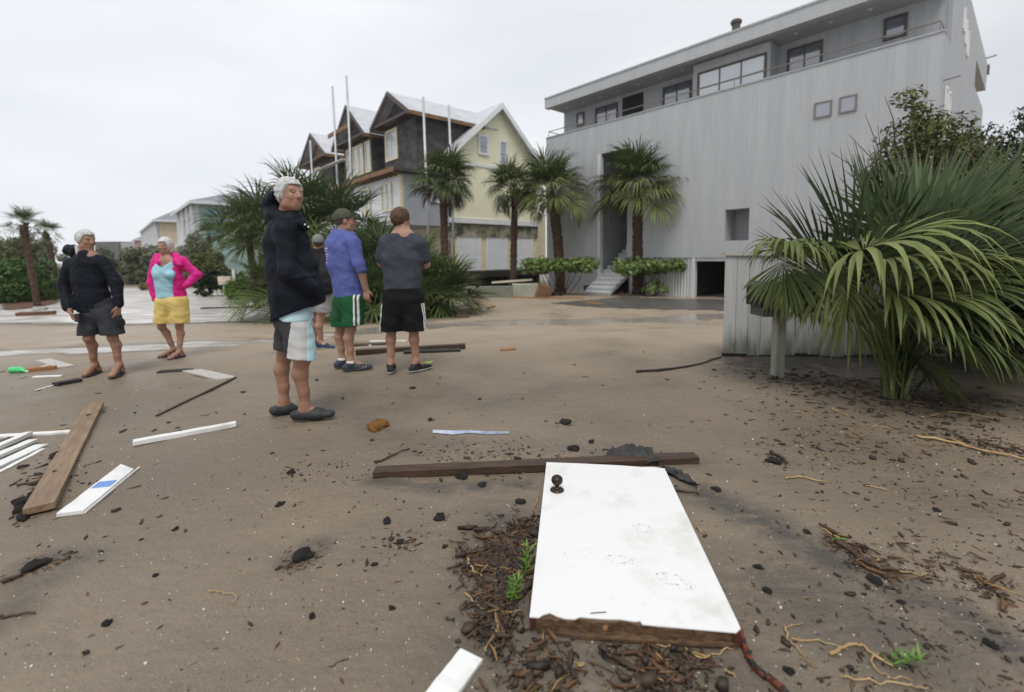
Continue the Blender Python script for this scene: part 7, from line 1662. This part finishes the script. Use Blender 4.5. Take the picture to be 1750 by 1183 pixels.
# ---- 6. woman in pink jacket
p = Person('smiling grey-haired woman in bright pink jacket, blue top and yellow shorts', 300, 611, 800 / gp(300, 611).y, SKIN2, .93); P = p.P
hp = P(282, 421, .0); ang = nrm((-.12, -1, -.02)); Pf, ax = head(p.b, hp, ang, Zv, .93)
p.b.cone(P(285, 446, .02), P(283, 430, .01), .052, .048, .03)
hL, hR = P(282, 515, .0), P(305, 515, .0); kL, kR = P(276, 558, -.03), P(307, 558, .0); aL, aR = P(297, 596, .06), P(307, 600, -.02)
p.leg(hL, kL, aL, (.1, 1, 0), .94); p.leg(hR, kR, aR, (.1, 1, 0), .94)
tL = aL * np.array((1, 1, 0)) + np.array((-.13, -.10, 0)); tR = aR * np.array((1, 1, 0)) + np.array((-.02, -.18, 0)); p.foot(aL, tL, 1, 1); p.foot(aR, tR, 1, 1)
p.b.chain([P(290, 505), P(285, 448)], [.10, .11], .03, (0, 1, 0), .66); p.b.cone(P(268, 449), P(308, 449), .045, .045, .03)
link('body', p.b.mesh('body', p.skin, p.h), p.root); p.eyes(Pf)
v = Vol(); head(v, hp, ang, Zv, .93); v.ops = v.ops[:1]; v.grow(.02); v.noise(.005, 60, 1); v.keep(hairline(hp, ax[1], ax[2], ax[0], .93, .052, .062, -.06, -.045)); p.add('hair', v, M('white_grey_hair', (.50, .49, .46), (.66, .65, .62), 40, .6, .003, 120), .006)
TOP = cloth_m('pale_blue_top', (.32, .56, .66), (.38, .62, .71)); v = Vol()
v.chain([P(284, 452, -.02), P(282, 466, -.02), P(284, 485, -.01), P(288, 512, -.01)], [.115, .158, .142, .165], .04, (0, 1, 0), .72); v.ell(P(273, 470, -.09), (.06, .05, .055), None, .03); v.ell(P(291, 470, -.10), (.06, .05, .055), None, .03)
v.noise(.004, 20, 3); v.cut(P(290, 509), -Zv); v.keep(lambda X, Y, Z: np.where(Y < 0, (Z - P(284, 460)[2]) - 1.0 * np.abs(X - P(284, 450)[0]) , -1.)); p.add('tank_top', v, TOP)
PK = cloth_m('hot_pink_shell', (.60, .018, .20), (.70, .03, .26), rough=.55); v = Vol()
v.chain([P(286, 448, .03), P(287, 462, .03), P(290, 485, .03), P(294, 510, .03)], [.12, .178, .185, .20], .04, (0, 1, 0), .72); v.cone(P(268, 447, .02), P(312, 446, .02), .062, .065, .05)
v.cone(P(265, 450, .01), P(259, 482, -.0), .062, .055, .03); v.cone(P(259, 482, .0), P(265, 512, -.04), .054, .045, .03); v.cone(P(314, 449, .02), P(337, 470, .08), .064, .058, .03); v.cone(P(337, 470, .08), P(318, 488, -.02), .057, .048, .03)
v.noise(.0065, 21, 5); v.cut(P(292, 517), -Zv)
v.keep(lambda X, Y, Z: np.where(Y < .03, .11 - np.abs(X - (P(286, 450)[0] - .09 * (1.34 - Z) * 0)) , -1.)); v.keep(lambda X, Y, Z: np.where((Y < .03) & (Z < P(290, 478)[2]), (P(297, 490)[0] - X) * np.where(X > P(285, 490)[0], 1, -9), -1.)); pk = p.add('jacket', v, PK, .008)
v = Vol(); v.cone(P(268, 440, .03), P(272, 450, -.06), .05, .038, .03); v.cone(P(268, 440, .04), P(300, 438, .07), .05, .055, .03); v.cone(P(300, 438, .05), P(308, 452, -.05), .052, .035, .03); v.noise(.005, 32, 2); v.ell(P(283, 432), (.085, .085, .14), None, 0, neg=True); link('hood', v.mesh('hood', PK, .008), pk)
sv_ = shorts_vol(hL, hR, P(277, 575, -.02), P(309, 575, .0), .07, (0, 1, 0), .74, .18, .125, .122, 1.0); sv_.noise(.005, 17, 8); sv_.cut(P(293, 552), -Zv); sv_.cut(P(293, 507), Zv); p.add('shorts', sv_, cloth_m('yellow_cotton', (.70, .52, .17), (.76, .58, .21)))
sandal(p, aL, tL); sandal(p, aR, tR)

# ------------------------------------------------------------------ misty rain in the air
hz = MB(); hz.box(-260, 260, -9, 330, -1.8, 13.4)
hm = bpy.data.materials.new('rain_mist'); hm.use_nodes = True; t = hm.node_tree; t.nodes.remove(t.nodes['Principled BSDF'])
pv = t.nodes.new('ShaderNodeVolumePrincipled'); pv.inputs['Color'].default_value = (.93, .95, .97, 1); pv.inputs['Density'].default_value = .0005; pv.inputs['Anisotropy'].default_value = .2
t.links.new(pv.outputs[0], t.nodes['Material Output'].inputs['Volume'])
tag(hz.build('haze', hm), kind='stuff', label='thin misty rain hanging in the air', cat='haze')
